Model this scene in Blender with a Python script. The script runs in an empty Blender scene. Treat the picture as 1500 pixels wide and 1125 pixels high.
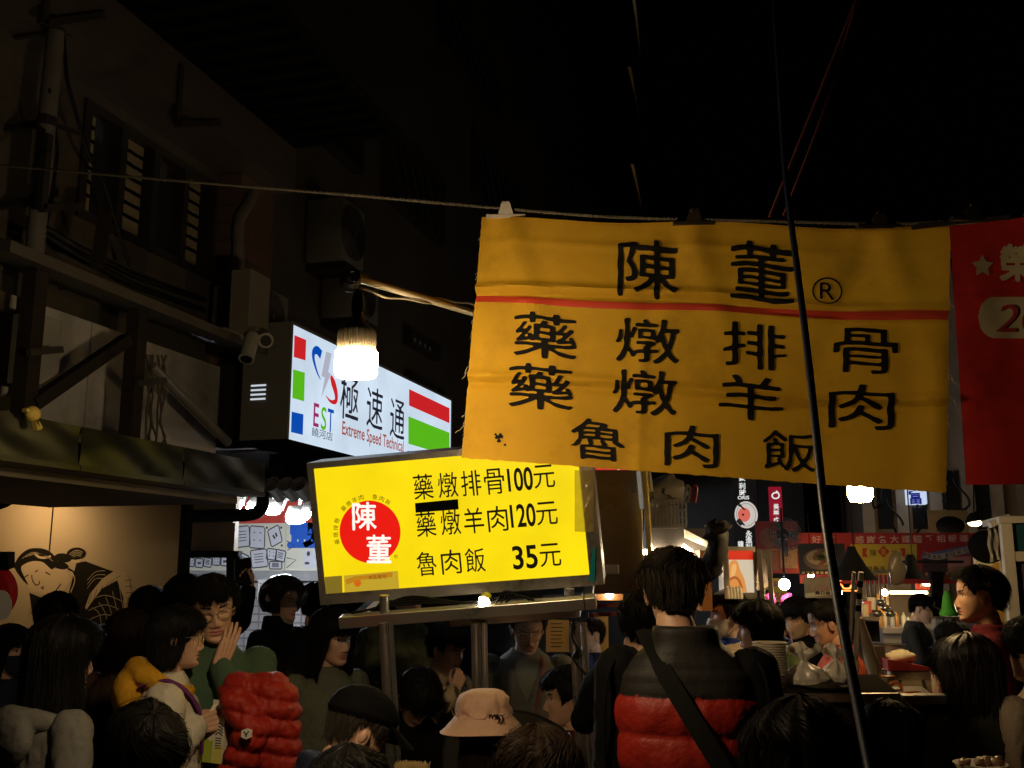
import bpy, bmesh, math, random
import numpy as np
from mathutils import Vector, Matrix, noise as mnoise

random.seed(7); np.random.seed(7)
scene = bpy.context.scene
COL = scene.collection
rad = math.radians

# ------------------------------------------------------------------ camera
CAM = np.array([0.0, 0.0, 1.72]); FPX = 1450.0
PITCH = math.atan(0.1883); YAW = rad(16.07)
cF = np.array([-math.sin(YAW)*math.cos(PITCH), math.cos(YAW)*math.cos(PITCH), math.sin(PITCH)])
cR = np.array([math.cos(YAW), math.sin(YAW), 0.0])
cU = np.cross(cR, cF)
cam_data = bpy.data.cameras.new('camera'); cam = bpy.data.objects.new('camera', cam_data); COL.objects.link(cam)
cam_data.sensor_width = 36.0; cam_data.lens = FPX/1500*36.0; cam_data.clip_start = 0.05; cam_data.clip_end = 400
M = Matrix.Identity(4)
for i in range(3):
    M[i][0] = cR[i]; M[i][1] = cU[i]; M[i][2] = -cF[i]; M[i][3] = CAM[i]
cam.matrix_world = M
scene.camera = cam
scene.view_settings.view_transform = 'Standard'; scene.view_settings.look = 'None'
scene.view_settings.exposure = 0.0; scene.view_settings.gamma = 1.0; scene.view_settings.use_curve_mapping = False
scene.cycles.max_bounces = 6; scene.cycles.use_denoising = True
scene.cycles.sample_clamp_indirect = 3.0
# ------------------------------------------------------------------ night sky
world = bpy.data.worlds.new('World'); scene.world = world; world.use_nodes = True
wn = world.node_tree; bg = wn.nodes['Background']
sky = wn.nodes.new('ShaderNodeTexSky'); sky.sky_type = 'NISHITA'; sky.sun_disc = False
sky.sun_elevation = rad(-4); sky.sun_rotation = rad(120)
wn.links.new(sky.outputs[0], bg.inputs[0]); bg.inputs[1].default_value = 0.012

# ------------------------------------------------------------------ pixel helpers: where things stand, worked out from the photograph
def D(px, py, d):
    return CAM + cR*((px-750)/FPX*d) + cU*((562.5-py)/FPX*d) + cF*d
def ray(px, py):
    return cR*((px-750)/FPX) + cU*((562.5-py)/FPX) + cF
def onX(px, py, X): r = ray(px, py); return CAM + r*((X-CAM[0])/r[0])
def onY(px, py, Y): r = ray(px, py); return CAM + r*((Y-CAM[1])/r[1])
def onZ(px, py, Z): r = ray(px, py); return CAM + r*((Z-CAM[2])/r[2])

# ------------------------------------------------------------------ materials
MATS = {}
def mat(name, color=(.5,.5,.5), rough=.6, metal=0.0, emit=None, estr=0.0, var=.15, vscale=8.0, bump=0.0, bscale=60.0, spec=.5, coat=0.0, trans=0.0, alpha=1.0, sheen=0.0, dirt=None, dscale=3.0, uneven=0.0):
    if name in MATS: return MATS[name]
    m = bpy.data.materials.new(name); m.use_nodes = True; MATS[name] = m
    nt = m.node_tree; b = nt.nodes['Principled BSDF']
    b.inputs['Base Color'].default_value = (*color, 1); b.inputs['Roughness'].default_value = rough
    b.inputs['Metallic'].default_value = metal; b.inputs['Specular IOR Level'].default_value = spec
    b.inputs['Coat Weight'].default_value = coat; b.inputs['Transmission Weight'].default_value = trans
    b.inputs['Alpha'].default_value = alpha; b.inputs['Sheen Weight'].default_value = sheen
    if emit is not None:
        b.inputs['Emission Color'].default_value = (*emit, 1); b.inputs['Emission Strength'].default_value = estr
    tc = nt.nodes.new('ShaderNodeTexCoord')
    if estr and uneven > 0:
        n0 = nt.nodes.new('ShaderNodeTexNoise'); n0.inputs['Scale'].default_value = 3.5; n0.inputs['Detail'].default_value = 3; nt.links.new(tc.outputs['Object'], n0.inputs['Vector'])
        r0 = nt.nodes.new('ShaderNodeMapRange'); r0.inputs[1].default_value = .3; r0.inputs[2].default_value = .7; r0.inputs[3].default_value = estr*(1-uneven); r0.inputs[4].default_value = estr*(1+uneven*.4)
        nt.links.new(n0.outputs['Fac'], r0.inputs[0]); nt.links.new(r0.outputs[0], b.inputs['Emission Strength'])
    if var > 0:
        n = nt.nodes.new('ShaderNodeTexNoise'); n.inputs['Scale'].default_value = vscale; n.inputs['Detail'].default_value = 5
        nt.links.new(tc.outputs['Object'], n.inputs['Vector'])
        mx = nt.nodes.new('ShaderNodeMix'); mx.data_type = 'RGBA'
        lo = tuple(max(0, c*(1-var)) for c in color); hi = tuple(min(1, c*(1+var)) for c in color)
        mx.inputs[6].default_value = (*lo, 1); mx.inputs[7].default_value = (*hi, 1)
        nt.links.new(n.outputs['Fac'], mx.inputs[0])
        out = mx.outputs[2]
        if dirt is not None:
            n2 = nt.nodes.new('ShaderNodeTexNoise'); n2.inputs['Scale'].default_value = dscale; n2.inputs['Detail'].default_value = 8; n2.inputs['Roughness'].default_value = .7
            nt.links.new(tc.outputs['Object'], n2.inputs['Vector'])
            rp = nt.nodes.new('ShaderNodeValToRGB'); rp.color_ramp.elements[0].position = .48; rp.color_ramp.elements[1].position = .72
            nt.links.new(n2.outputs['Fac'], rp.inputs[0])
            m2 = nt.nodes.new('ShaderNodeMix'); m2.data_type = 'RGBA'; m2.inputs[7].default_value = (*dirt, 1)
            nt.links.new(rp.outputs[0], m2.inputs[0]); nt.links.new(out, m2.inputs[6]); out = m2.outputs[2]
        nt.links.new(out, b.inputs['Base Color'])
        if rough > .1:
            mr = nt.nodes.new('ShaderNodeMapRange'); mr.inputs[3].default_value = max(.02, rough-.12); mr.inputs[4].default_value = min(1, rough+.12)
            nt.links.new(n.outputs['Fac'], mr.inputs[0]); nt.links.new(mr.outputs[0], b.inputs['Roughness'])
    if bump > 0:
        n3 = nt.nodes.new('ShaderNodeTexNoise'); n3.inputs['Scale'].default_value = bscale; n3.inputs['Detail'].default_value = 3
        nt.links.new(tc.outputs['Object'], n3.inputs['Vector'])
        bp = nt.nodes.new('ShaderNodeBump'); bp.inputs['Strength'].default_value = bump; bp.inputs['Distance'].default_value = .01
        nt.links.new(n3.outputs['Fac'], bp.inputs['Height']); nt.links.new(bp.outputs[0], b.inputs['Normal'])
    return m
def glow(name, color, strength, base=None, uneven=0.0):
    return mat(name, base or tuple(c*.22 for c in color), .4, emit=color, estr=strength, var=0, uneven=uneven)

# ------------------------------------------------------------------ frames on planar things
class Fr:
    """a flat frame: O + u*U + v*V + n*N, u and v in metres"""
    def __init__(s, bl, br, tl, square=True):
        bl, br, tl = map(np.asarray, (bl, br, tl)); s.O = bl
        s.w = np.linalg.norm(br-bl); s.U = (br-bl)/s.w
        v = tl-bl
        if square: v = v - s.U*np.dot(v, s.U)
        s.h = np.linalg.norm(v); s.V = v/s.h
        s.N = np.cross(s.U, s.V); s.N /= np.linalg.norm(s.N)
    def p(s, u, v, n=0.0): return s.O + s.U*u + s.V*v + s.N*n
    def arr(s, a, n=0.0): a = np.asarray(a); return s.O + a[:, 0:1]*s.U + a[:, 1:2]*s.V + s.N*n
    def px(s, px, py):
        """(u, v) of the point of this plane seen at a photo pixel"""
        r = ray(px, py); t = np.dot(s.O-CAM, s.N)/np.dot(r, s.N); q = CAM+r*t-s.O
        return np.array([np.dot(q, s.U), np.dot(q, s.V)])

def FY(pxl, pyb, pxr, pyt, Y):
    """upright frame across the street at distance Y, sized from photo pixels"""
    pm, ym = (pxl+pxr)/2, (pyb+pyt)/2; x0, x1 = onY(pxl, ym, Y)[0], onY(pxr, ym, Y)[0]; z0, z1 = onY(pm, pyb, Y)[2], onY(pm, pyt, Y)[2]
    return Fr((x0, Y, z0), (x1, Y, z0), (x0, Y, z1))
def norm(v): v = np.asarray(v, float); return v/ (np.linalg.norm(v)+1e-12)

def tube_geo(pts, r, n=8, caps=True, flat=1.0):
    pts = np.asarray(pts, float); k = len(pts)
    r = np.full(k, r) if np.isscalar(r) else np.asarray(r, float)
    T = np.gradient(pts, axis=0); T /= (np.linalg.norm(T, axis=1)[:, None]+1e-12)
    a = np.array([0, 0, 1.0]) if abs(T[0][2]) < .9 else np.array([1.0, 0, 0])
    X = norm(np.cross(T[0], a)); V = []
    ang = np.arange(n)*2*math.pi/n
    for i in range(k):
        X = norm(X - T[i]*np.dot(X, T[i])); Y = np.cross(T[i], X)
        V.append(pts[i] + r[i]*(np.cos(ang)[:, None]*X + flat*np.sin(ang)[:, None]*Y))
    V = np.concatenate(V); F = []
    for i in range(k-1):
        for j in range(n):
            j2 = (j+1) % n; F.append((i*n+j, i*n+j2, (i+1)*n+j2, (i+1)*n+j))
    if caps: F.append(tuple(range(n))[::-1]); F.append(tuple(range((k-1)*n, k*n)))
    return V, F

def capsule_geo(p0, p1, r0, r1, n=12):
    p0, p1 = np.asarray(p0, float), np.asarray(p1, float); d = norm(p1-p0); pts, rr = [], []
    for a in (-90, -60, -30): pts.append(p0 + d*r0*math.sin(rad(a))); rr.append(max(r0*math.cos(rad(a)), r0*.05))
    pts += [p0, (p0+p1)/2, p1]; rr += [r0, (r0+r1)/2, r1]
    for a in (30, 60, 90): pts.append(p1 + d*r1*math.sin(rad(a))); rr.append(max(r1*math.cos(rad(a)), r1*.05))
    return tube_geo(pts, rr, n)

def ell_geo(c, r, n=16, m=10, rot=None):
    V, F = [], []
    for i in range(m+1):
        t = math.pi*i/m
        for j in range(n):
            p = 2*math.pi*j/n
            V.append((math.sin(t)*math.cos(p)*r[0], math.sin(t)*math.sin(p)*r[1], math.cos(t)*r[2]))
    V = np.array(V)
    if rot is not None: V = V @ np.array(rot).T
    V = V + np.asarray(c)
    for i in range(m):
        for j in range(n): F.append((i*n+j, (i+1)*n+j, (i+1)*n+(j+1) % n, i*n+(j+1) % n))
    return V, F

def rotm(axis, ang): return np.array(Matrix.Rotation(ang, 3, axis))

WLOC = {}
class MB:
    """collects faces and links them as ONE mesh object"""
    def __init__(s): s.V = []; s.F = []; s.I = []; s.n = 0
    def add(s, V, F, m=0):
        V = np.asarray(V, float).reshape(-1, 3); o = s.n
        s.V.append(V); s.n += len(V)
        s.F.extend([tuple(i+o for i in f) for f in F])
        if np.isscalar(m): s.I.extend([m]*len(F))
        else: s.I.extend(list(m))
        return s
    def hexa(s, b, t, m=0):
        """8-corner solid from bottom ring b (4) and top ring t (4)"""
        return s.add(list(b)+list(t), [(3,2,1,0),(4,5,6,7),(0,1,5,4),(1,2,6,5),(2,3,7,6),(3,0,4,7)], m)
    def box(s, lo, hi, m=0):
        x0,y0,z0 = lo; x1,y1,z1 = hi
        return s.hexa([(x0,y0,z0),(x1,y0,z0),(x1,y1,z0),(x0,y1,z0)], [(x0,y0,z1),(x1,y0,z1),(x1,y1,z1),(x0,y1,z1)], m)
    def fbox(s, f, u0, u1, v0, v1, n0, n1, m=0):
        return s.hexa([f.p(u0,v0,n0), f.p(u1,v0,n0), f.p(u1,v1,n0), f.p(u0,v1,n0)], [f.p(u0,v0,n1), f.p(u1,v0,n1), f.p(u1,v1,n1), f.p(u0,v1,n1)], m)
    def rbox(s, f, u0, u1, v0, v1, n0, n1, b=.004, m=0):
        """box with chamfered edges"""
        bm = bmesh.new(); vs = [bm.verts.new(f.p(u, v, n)) for n in (n0, n1) for (u, v) in ((u0,v0),(u1,v0),(u1,v1),(u0,v1))]
        for q in [(3,2,1,0),(4,5,6,7),(0,1,5,4),(1,2,6,5),(2,3,7,6),(3,0,4,7)]: bm.faces.new([vs[i] for i in q])
        bmesh.ops.bevel(bm, geom=list(bm.edges), offset=b, segments=2, profile=.5, affect='EDGES')
        bm.verts.index_update()
        s.add([v.co[:] for v in bm.verts], [tuple(v.index for v in fc.verts) for fc in bm.faces], m); bm.free(); return s
    def bar(s, p0, p1, w, h=None, m=0, up=(0,0,1)):
        p0, p1 = np.asarray(p0, float), np.asarray(p1, float); h = h or w
        d = norm(p1-p0); a = np.cross(d, np.asarray(up, float))
        if np.linalg.norm(a) < 1e-3: a = np.cross(d, (1.0, 0, 0))
        a = norm(a)*w/2; b = norm(np.cross(a, d))*h/2
        return s.hexa([p0-a-b, p0+a-b, p0+a+b, p0-a+b], [p1-a-b, p1+a-b, p1+a+b, p1-a+b], m)
    def tube(s, pts, r, n=8, m=0, caps=True, flat=1.0): return s.add(*tube_geo(pts, r, n, caps, flat), m)
    def cap(s, p0, p1, r0, r1=None, n=12, m=0): return s.add(*capsule_geo(p0, p1, r0, r1 if r1 is not None else r0, n), m)
    def ell(s, c, r, n=16, k=10, m=0, rot=None): return s.add(*ell_geo(c, r, n, k, rot), m)
    def lathe(s, prof, c, n=24, m=0, axis=None, cap=False):
        V, F = [], []; A = np.eye(3) if axis is None else np.array(axis)
        for (r, z) in prof:
            for j in range(n):
                a = 2*math.pi*j/n; V.append(A @ np.array((r*math.cos(a), r*math.sin(a), z)) + np.asarray(c))
        k = len(prof)
        for i in range(k-1):
            for j in range(n): F.append((i*n+j, i*n+(j+1) % n, (i+1)*n+(j+1) % n, (i+1)*n+j))
        if cap: F.append(tuple(range(n))[::-1]); F.append(tuple(range((k-1)*n, k*n)))
        return s.add(V, F, m)
    def poly(s, f, pts, n0, n1, m=0):
        """extruded outline given in the frame's u, v"""
        k = len(pts); V = [f.p(u, v, n0) for u, v in pts] + [f.p(u, v, n1) for u, v in pts]
        F = [tuple(range(k))[::-1], tuple(range(k, 2*k))] + [(i, (i+1) % k, k+(i+1) % k, k+i) for i in range(k)]
        return s.add(V, F, m)
    def disc(s, f, cu, cv, r, n0, n1, k=40, m=0, rv=None):
        rv = rv or r
        return s.poly(f, [(cu+r*math.cos(2*math.pi*i/k), cv+rv*math.sin(2*math.pi*i/k)) for i in range(k)], n0, n1, m)
    def stroke(s, f, pts, w, n0, n1, m=0):
        """flat brush line through u, v points"""
        pts = np.asarray(pts, float); T = np.gradient(pts, axis=0); T /= np.linalg.norm(T, axis=1)[:, None]+1e-9
        Nn = np.stack([-T[:, 1], T[:, 0]], 1); ww = (np.full(len(pts), w) if np.isscalar(w) else np.asarray(w))[:, None]/2
        a, b = pts+Nn*ww, pts-Nn*ww; k = len(pts)
        V = np.concatenate([f.arr(a, n1), f.arr(b, n1)]); F = [(i+1, i, k+i, k+i+1) for i in range(k-1)]
        return s.add(V, F, m)
    def sheet(s, fn, nu, nv, m=0, wrap=False):
        V = [fn(i/nu, j/nv) for i in range(nu+1) for j in range(nv+1)]
        F = [(i*(nv+1)+j, (i+1)*(nv+1)+j, (i+1)*(nv+1)+j+1, i*(nv+1)+j+1) for i in range(nu) for j in range(nv)]
        return s.add(V, F, m)
    def build(s, name, mats, parent=None, smooth=True, angle=35, xf=None):
        V = np.concatenate(s.V) if s.V else np.zeros((0, 3))
        off = WLOC.get(parent.name, np.zeros(3)) if parent is not None else np.zeros(3)
        me = bpy.data.meshes.new(name); me.from_pydata((V-off).tolist(), [], s.F)
        for mm in (mats if isinstance(mats, (list, tuple)) else [mats]): me.materials.append(mm)
        me.polygons.foreach_set('material_index', np.array(s.I, dtype=np.int32))
        if smooth:
            me.polygons.foreach_set('use_smooth', np.ones(len(s.F), dtype=bool)); me.set_sharp_from_angle(angle=rad(angle))
        me.update()
        o = bpy.data.objects.new(name, me); COL.objects.link(o)
        if parent is not None: o.parent = parent
        WLOC[o.name] = off
        return o

def tag(o, label=None, cat=None, group=None, kind=None):
    if label: o['label'] = label
    if cat: o['category'] = cat
    if group: o['group'] = group
    if kind: o['kind'] = kind
    return o
def thing(name, loc, label, cat, group=None):
    o = bpy.data.objects.new(name, None); COL.objects.link(o); o.location = tuple(float(x) for x in loc)
    o.empty_display_size = .05
    WLOC[o.name] = np.asarray(loc, float); return tag(o, label, cat, group)
def copy_tree(o, parent=None):
    c = o.copy(); COL.objects.link(c)
    if parent is not None: c.parent = parent
    WLOC[c.name] = WLOC.get(o.name, np.zeros(3))
    for ch in list(o.children): copy_tree(ch, c)
    return c

# ------------------------------------------------------------------ lettering (built-in font with CJK glyphs)
TXT = {}
def glyph_tris(s, bold=0.0):
    key = (s, bold)
    if key in TXT: return TXT[key]
    cu = bpy.data.curves.new('lettering', 'FONT'); cu.body = s; cu.offset = bold; cu.resolution_u = 4
    ob = bpy.data.objects.new('lettering', cu); COL.objects.link(ob)
    dg = bpy.context.evaluated_depsgraph_get(); me = ob.evaluated_get(dg).to_mesh()
    V = np.array([v.co[:2] for v in me.vertices]); F = [tuple(p.vertices) for p in me.polygons]
    ob.evaluated_get(dg).to_mesh_clear(); bpy.data.objects.remove(ob); bpy.data.curves.remove(cu)
    TXT[key] = (V, F); return V, F
def fit(V, u, v, w, h):
    lo, hi = V.min(0), V.max(0); return (V-(lo+hi)/2)/np.maximum(hi-lo, 1e-6)*np.array([w, h]) + np.array([u, v])
def text(mb, fr, s, u, v, w, h, n=.0015, m=0, bold=0.0, rot=0.0):
    """flat letters centred at u, v and filling w x h on a frame"""
    V, F = glyph_tris(s, bold)
    if len(V) == 0: return
    P = fit(V, 0, 0, w, h)
    if rot: c, q = math.cos(rot), math.sin(rot); P = P @ np.array([[c, q], [-q, c]])
    P = P + np.array([u, v]); mb.add(fr.arr(P, n), F, m)

def brush_cells(s, bold=0.02, blur=1.5, level=.5, res=110, rough=0.0):
    """rounded, brush-like letter: the glyph rastered, softened and traced again; faces in 0..1"""
    V, F = glyph_tris(s, 0.0); lo, hi = V.min(0), V.max(0); P = (V-lo)/(hi-lo)*(res-16)+8
    g = np.zeros((res+1, res+1)); yy, xx = np.mgrid[0:res+1, 0:res+1]
    for f in F:
        for k in range(1, len(f)-1):
            a, b, c = P[f[0]], P[f[k]], P[f[k+1]]
            x0, y0 = np.floor(np.minimum(np.minimum(a, b), c)).astype(int); x1, y1 = np.ceil(np.maximum(np.maximum(a, b), c)).astype(int)+1
            X = xx[y0:y1, x0:x1]; Y = yy[y0:y1, x0:x1]
            d = (b[1]-c[1])*(a[0]-c[0])+(c[0]-b[0])*(a[1]-c[1])
            if abs(d) < 1e-9: continue
            l1 = ((b[1]-c[1])*(X-c[0])+(c[0]-b[0])*(Y-c[1]))/d; l2 = ((c[1]-a[1])*(X-c[0])+(a[0]-c[0])*(Y-c[1]))/d
            g[y0:y1, x0:x1] = np.maximum(g[y0:y1, x0:x1], ((l1 >= -.01) & (l2 >= -.01) & (l1+l2 <= 1.01)))
    nd = bold*70*res/110
    if nd > 0:
        n0 = int(math.ceil(nd)); gp = g.copy()
        for dy in range(-n0, n0+1):
            for dx in range(-n0, n0+1):
                if dx*dx+dy*dy <= nd*nd: gp = np.maximum(gp, np.roll(np.roll(g, dy, 0), dx, 1))
        g = gp
    k = np.arange(-8, 9); ker = np.exp(-(k/blur)**2/2); ker /= ker.sum()
    for ax in (0, 1): g = np.apply_along_axis(lambda r: np.convolve(r, ker, 'same'), ax, g)
    if rough: lv = level*(1+rough*(np.sin(xx*.11+ord(s[0])%7)*np.cos(yy*.13+ord(s[0])%5)+.6*np.sin(xx*.23-yy*.19+ord(s[0])%11)))
    else: lv = np.full_like(g, level)
    out_v, out_f = [], []
    for j in range(res):
        for i in range(res):
            q = [(i, j), (i+1, j), (i+1, j+1), (i, j+1)]; val = [g[b, a]-lv[b, a] for a, b in q]
            if max(val) <= 0: continue
            if min(val) >= 0: poly = q
            else:
                poly = []
                for t in range(4):
                    a, b = val[t], val[(t+1) % 4]
                    if a >= 0: poly.append(q[t])
                    if (a >= 0) != (b >= 0):
                        f = a/(a-b); poly.append((q[t][0]+f*(q[(t+1) % 4][0]-q[t][0]), q[t][1]+f*(q[(t+1) % 4][1]-q[t][1])))
            if len(poly) >= 3:
                o = len(out_v); out_v += poly; out_f.append(tuple(range(o, o+len(poly))))
    R = (np.array(out_v)-8)/(res-16)
    return R, out_f
BR = {}
def brush(s, **kw):
    key = (s, tuple(sorted(kw.items())))
    if key not in BR: BR[key] = brush_cells(s, **kw)
    return BR[key]

def remesh(V, F, voxel, smooth=2, iters=0):
    me = bpy.data.meshes.new('tmp'); me.from_pydata(np.asarray(V).tolist(), [], F); me.update()
    ob = bpy.data.objects.new('tmp', me); COL.objects.link(ob)
    r = ob.modifiers.new('r', 'REMESH'); r.mode = 'VOXEL'; r.voxel_size = voxel; r.use_smooth_shade = True
    if smooth:
        sm = ob.modifiers.new('s', 'SMOOTH'); sm.factor = .5; sm.iterations = smooth
    dg = bpy.context.evaluated_depsgraph_get(); e = ob.evaluated_get(dg); m2 = e.to_mesh()
    n = len(m2.vertices); V2 = np.zeros(n*3); m2.vertices.foreach_get('co', V2); V2 = V2.reshape(-1, 3)
    N2 = np.zeros(n*3); m2.vertices.foreach_get('normal', N2); N2 = N2.reshape(-1, 3)
    F2 = [tuple(p.vertices) for p in m2.polygons]
    e.to_mesh_clear(); bpy.data.objects.remove(ob); bpy.data.meshes.remove(me)
    return V2, F2, N2
def fbm(P, s, oct=3):
    return np.array([mnoise.fractal(Vector((p[0]*s, p[1]*s, p[2]*s)), 1.0, 2.0, oct) for p in P])
# ------------------------------------------------------------------ people
ZK = [-.120,-.113,-.100,-.085,-.070,-.055,-.040,-.020,0,.020,.040,.060,.080,.100,.112,.118]
YF = [.060,.080,.087,.083,.083,.084,.084,.085,.083,.089,.090,.087,.077,.054,.028,.002]
YB = [.020,-.010,-.030,-.050,-.062,-.072,-.080,-.088,-.094,-.098,-.100,-.097,-.088,-.066,-.040,-.006]
WK = [.012,.027,.042,.051,.057,.061,.065,.069,.073,.076,.077,.075,.067,.048,.028,.004]
def head_pt(th, z, out=0.0):
    """surface of the bare skull at azimuth th (0 = front) and height z"""
    yf, yb, w = np.interp(z, ZK, YF), np.interp(z, ZK, YB), np.interp(z, ZK, WK)
    c, a = (yf+yb)/2, (yf-yb)/2
    s, k = np.sin(th), np.cos(th); e = 2/2.25
    x = w*np.sign(s)*np.abs(s)**e; y = c + a*np.sign(k)*np.abs(k)**e
    if np.isscalar(out) and out == 0: return x, y
    return x + out*s, y + out*k
def build_head(detail, eyes='open'):
    nc, nr = (104, 104) if detail else (44, 40)
    u = np.linspace(-1, 1, nc, endpoint=False); th = math.pi*np.sign(u)*np.abs(u)**(1.55 if detail else 1.0)
    zz = np.concatenate([np.linspace(-.120, .09, int(nr*.8)), .118-(.028*(1-np.linspace(0, 1, nr-int(nr*.8)+1)[1:])**2)])
    TH, Z = np.meshgrid(th, zz); X, Y = head_pt(TH, Z)
    fr = np.clip(np.cos(TH)*1.6, 0, 1)*(Y > 0)
    g = lambda x, c, s: np.exp(-((x-c)/s)**2)
    AX = np.abs(X)
    nz = np.interp(Z, [-.064,-.056,-.048,-.042,-.034,-.02,-.005,.010,.022], [0,.004,.017,.0215,.020,.0135,.0075,.003,0])
    ns = np.interp(Z, [-.06,-.05,-.04,-.02,.01], [.017,.0165,.0135,.010,.009])
    Y = Y + fr*(nz*np.exp(-(X/ns)**2)
        + .006*g(AX, .015, .006)*g(Z, -.049, .007)
        - .011*g(AX, .031, .016)*g(Z, .002, .012) + .0065*g(AX, .032, .011)*g(Z, 0, .0085)
        + .003*g(AX, .028, .02)*g(Z, .021, .008)
        + .0065*np.exp(-(X/.020)**2)*g(Z, -.0665, .0045) + .007*np.exp(-(X/.018)**2)*g(Z, -.0785, .005)
        - .004*np.exp(-(X/.024)**4)*g(Z, -.0722, .0022)
        + .004*g(AX, .042, .016)*g(Z, -.034, .017) + .004*np.exp(-(X/.02)**2)*g(Z, -.105, .010) - .003*np.exp(-(X/.02)**2)*g(Z, -.090, .006))
    nr = len(zz); V = np.stack([X, Y, Z], -1).reshape(-1, 3); F, I = [], []
    for i in range(nr-1):
        for j in range(nc):
            j2 = (j+1) % nc; f = (i*nc+j, i*nc+j2, (i+1)*nc+j2, (i+1)*nc+j); F.append(f)
            c = V[list(f)].mean(0); m = 0
            if detail and c[1] > .03:
                dx = abs(c[0])-.032
                if eyes == 'open':
                    lim = .0052*(1-(dx/.0155)**2)
                    if abs(dx) < .0155 and abs(c[2]-.000) < lim: m = 2 if (dx**2+c[2]**2) < .0056**2 else 1
                    elif abs(dx) < .017 and 0 < c[2]-lim < .0022: m = 2
                else:
                    if abs(dx) < .0155 and abs(c[2]+.004+.002*(1-(dx/.0155)**2)) < .0016: m = 2
                bz = .0205+.003*math.sin(min(1, max(-1, (dx+.004)/.02))*1.2)
                if abs(dx) < .020 and abs(c[2]-bz) < .0034: m = 2
                if abs(c[0]) < .0245*max(0, 1-((c[2]+.0725)/.0135)**2)**.5: m = 3
            I.append(m)
    F.append(tuple(range(nc))[::-1]); I.append(0); F.append(tuple(range((nr-1)*nc, nr*nc))); I.append(0)
    mb = MB(); mb.add(V, F, I)
    for s in (-1, 1):
        R = rotm('Z', s*rad(-18)) @ rotm('X', rad(-8))
        mb.ell((s*.0755, -.012, -.012), (.0075, .018, .032), 12, 8, 0, R)
        mb.ell((s*.081, -.016, -.006), (.006, .012, .020), 10, 6, 0, R)
    return np.concatenate(mb.V), mb.F, mb.I
HEADS = {}
def head_geo(detail, eyes):
    k = (detail, eyes)
    if k not in HEADS: HEADS[k] = build_head(detail, eyes)
    V, F, I = HEADS[k]; return V.copy(), F, I

HANDS = {}
def hand_geo(pose):
    """wrist at the origin, fingers along +Y, palm towards -Z, thumb on +X"""
    if pose in HANDS: return HANDS[pose]
    mb = MB(); curl = {'relaxed': (18, 24, 18), 'grip': (42, 52, 38), 'flat': (5, 6, 5), 'point': (24, 34, 22)}[pose]
    bx = [.031, .0105, -.0105, -.030]; ln = [.068, .076, .071, .055]; kn = [.090, .094, .090, .082]
    for x, y in zip(bx, kn): mb.cap((x*.72, .006, 0), (x, y, 0), .0155, .0115, 10)
    mb.cap((-.018, .03, -.006), (.018, .03, -.006), .016, .016, 10)
    for k in range(4):
        p = np.array([bx[k], kn[k], 0.0]); a = 0.0; sp = (bx[k]/.03)*rad(4 if pose != 'grip' else 0)
        for seg, fr in enumerate((.46, .30, .24)):
            a += rad(curl[seg]*(1+.06*(k-1.5))); d = np.array([math.sin(sp)*math.cos(a), math.cos(a)*math.cos(sp), -math.sin(a)])
            q = p + d*ln[k]*fr*1.05; r0 = .0092-.0009*seg-(.001 if k == 3 else 0); mb.cap(p, q, r0, r0-.0008, 10); p = q
    t0 = np.array([.022, .022, -.006]); t1 = np.array([.046, .055, -.016]) if pose != 'grip' else np.array([.042, .052, -.030])
    t2 = t1 + (np.array([.012, .034, -.010]) if pose != 'grip' else np.array([-.004, .030, -.020])); t3 = t2 + norm(t2-t1)*.022 + np.array([-.003, 0, -.003])
    mb.cap(t0, t1, .0145, .0115); mb.cap(t1, t2, .0108, .0095); mb.cap(t2, t3, .0093, .0078)
    V, F, N = remesh(np.concatenate(mb.V), mb.F, .0036, 2); HANDS[pose] = (V, F); return V, F

def basis(d, palm, mirror):
    y = norm(d); z = -norm(palm); z = norm(z - y*np.dot(z, y)); x = np.cross(y, z)
    return np.stack([x*(-1 if mirror else 1), y, z], 1)

def loft(secs, n=28, e=2.3, scale=(1, 1)):
    V, F = [], []; a = np.arange(n)*2*math.pi/n
    for (z, rx, ry, yc) in secs:
        c, s = np.cos(a), np.sin(a)
        V.append(np.stack([rx*scale[0]*np.sign(c)*np.abs(c)**(2/e), yc+ry*scale[1]*np.sign(s)*np.abs(s)**(2/e), np.full(n, z)], 1))
    k = len(secs)
    for i in range(k-1):
        for j in range(n): F.append((i*n+j, i*n+(j+1) % n, (i+1)*n+(j+1) % n, (i+1)*n+j))
    F.append(tuple(range(n))[::-1]); F.append(tuple(range((k-1)*n, k*n)))
    return np.concatenate(V), F

def arm_preset(name, side):
    s = side
    return {
     'down': ((s*.235, -.03, 1.12), (s*.235, .05, .88), (0, .15, -1), (-s, 0, 0), 'relaxed'),
     'fwd': ((s*.235, .02, 1.12), (s*.13, .25, 1.10), (-s*.35, 1, .05), (-s*.3, 0, -1), 'grip'),
     'fwdlow': ((s*.24, .02, 1.12), (s*.16, .22, 1.00), (-s*.3, 1, -.1), (-s*.4, 0, -1), 'relaxed'),
     'phone': ((s*.22, .06, 1.13), (s*.06, .27, 1.16), (-s*.55, 1, .25), (-s*.4, .2, 1), 'grip'),
     'mouth': ((s*.23, .16, 1.22), (s*.07, .20, 1.40), (-s*.5, .1, 1), (-s*.3, -.9, .1), 'grip'),
    }[name]

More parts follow.
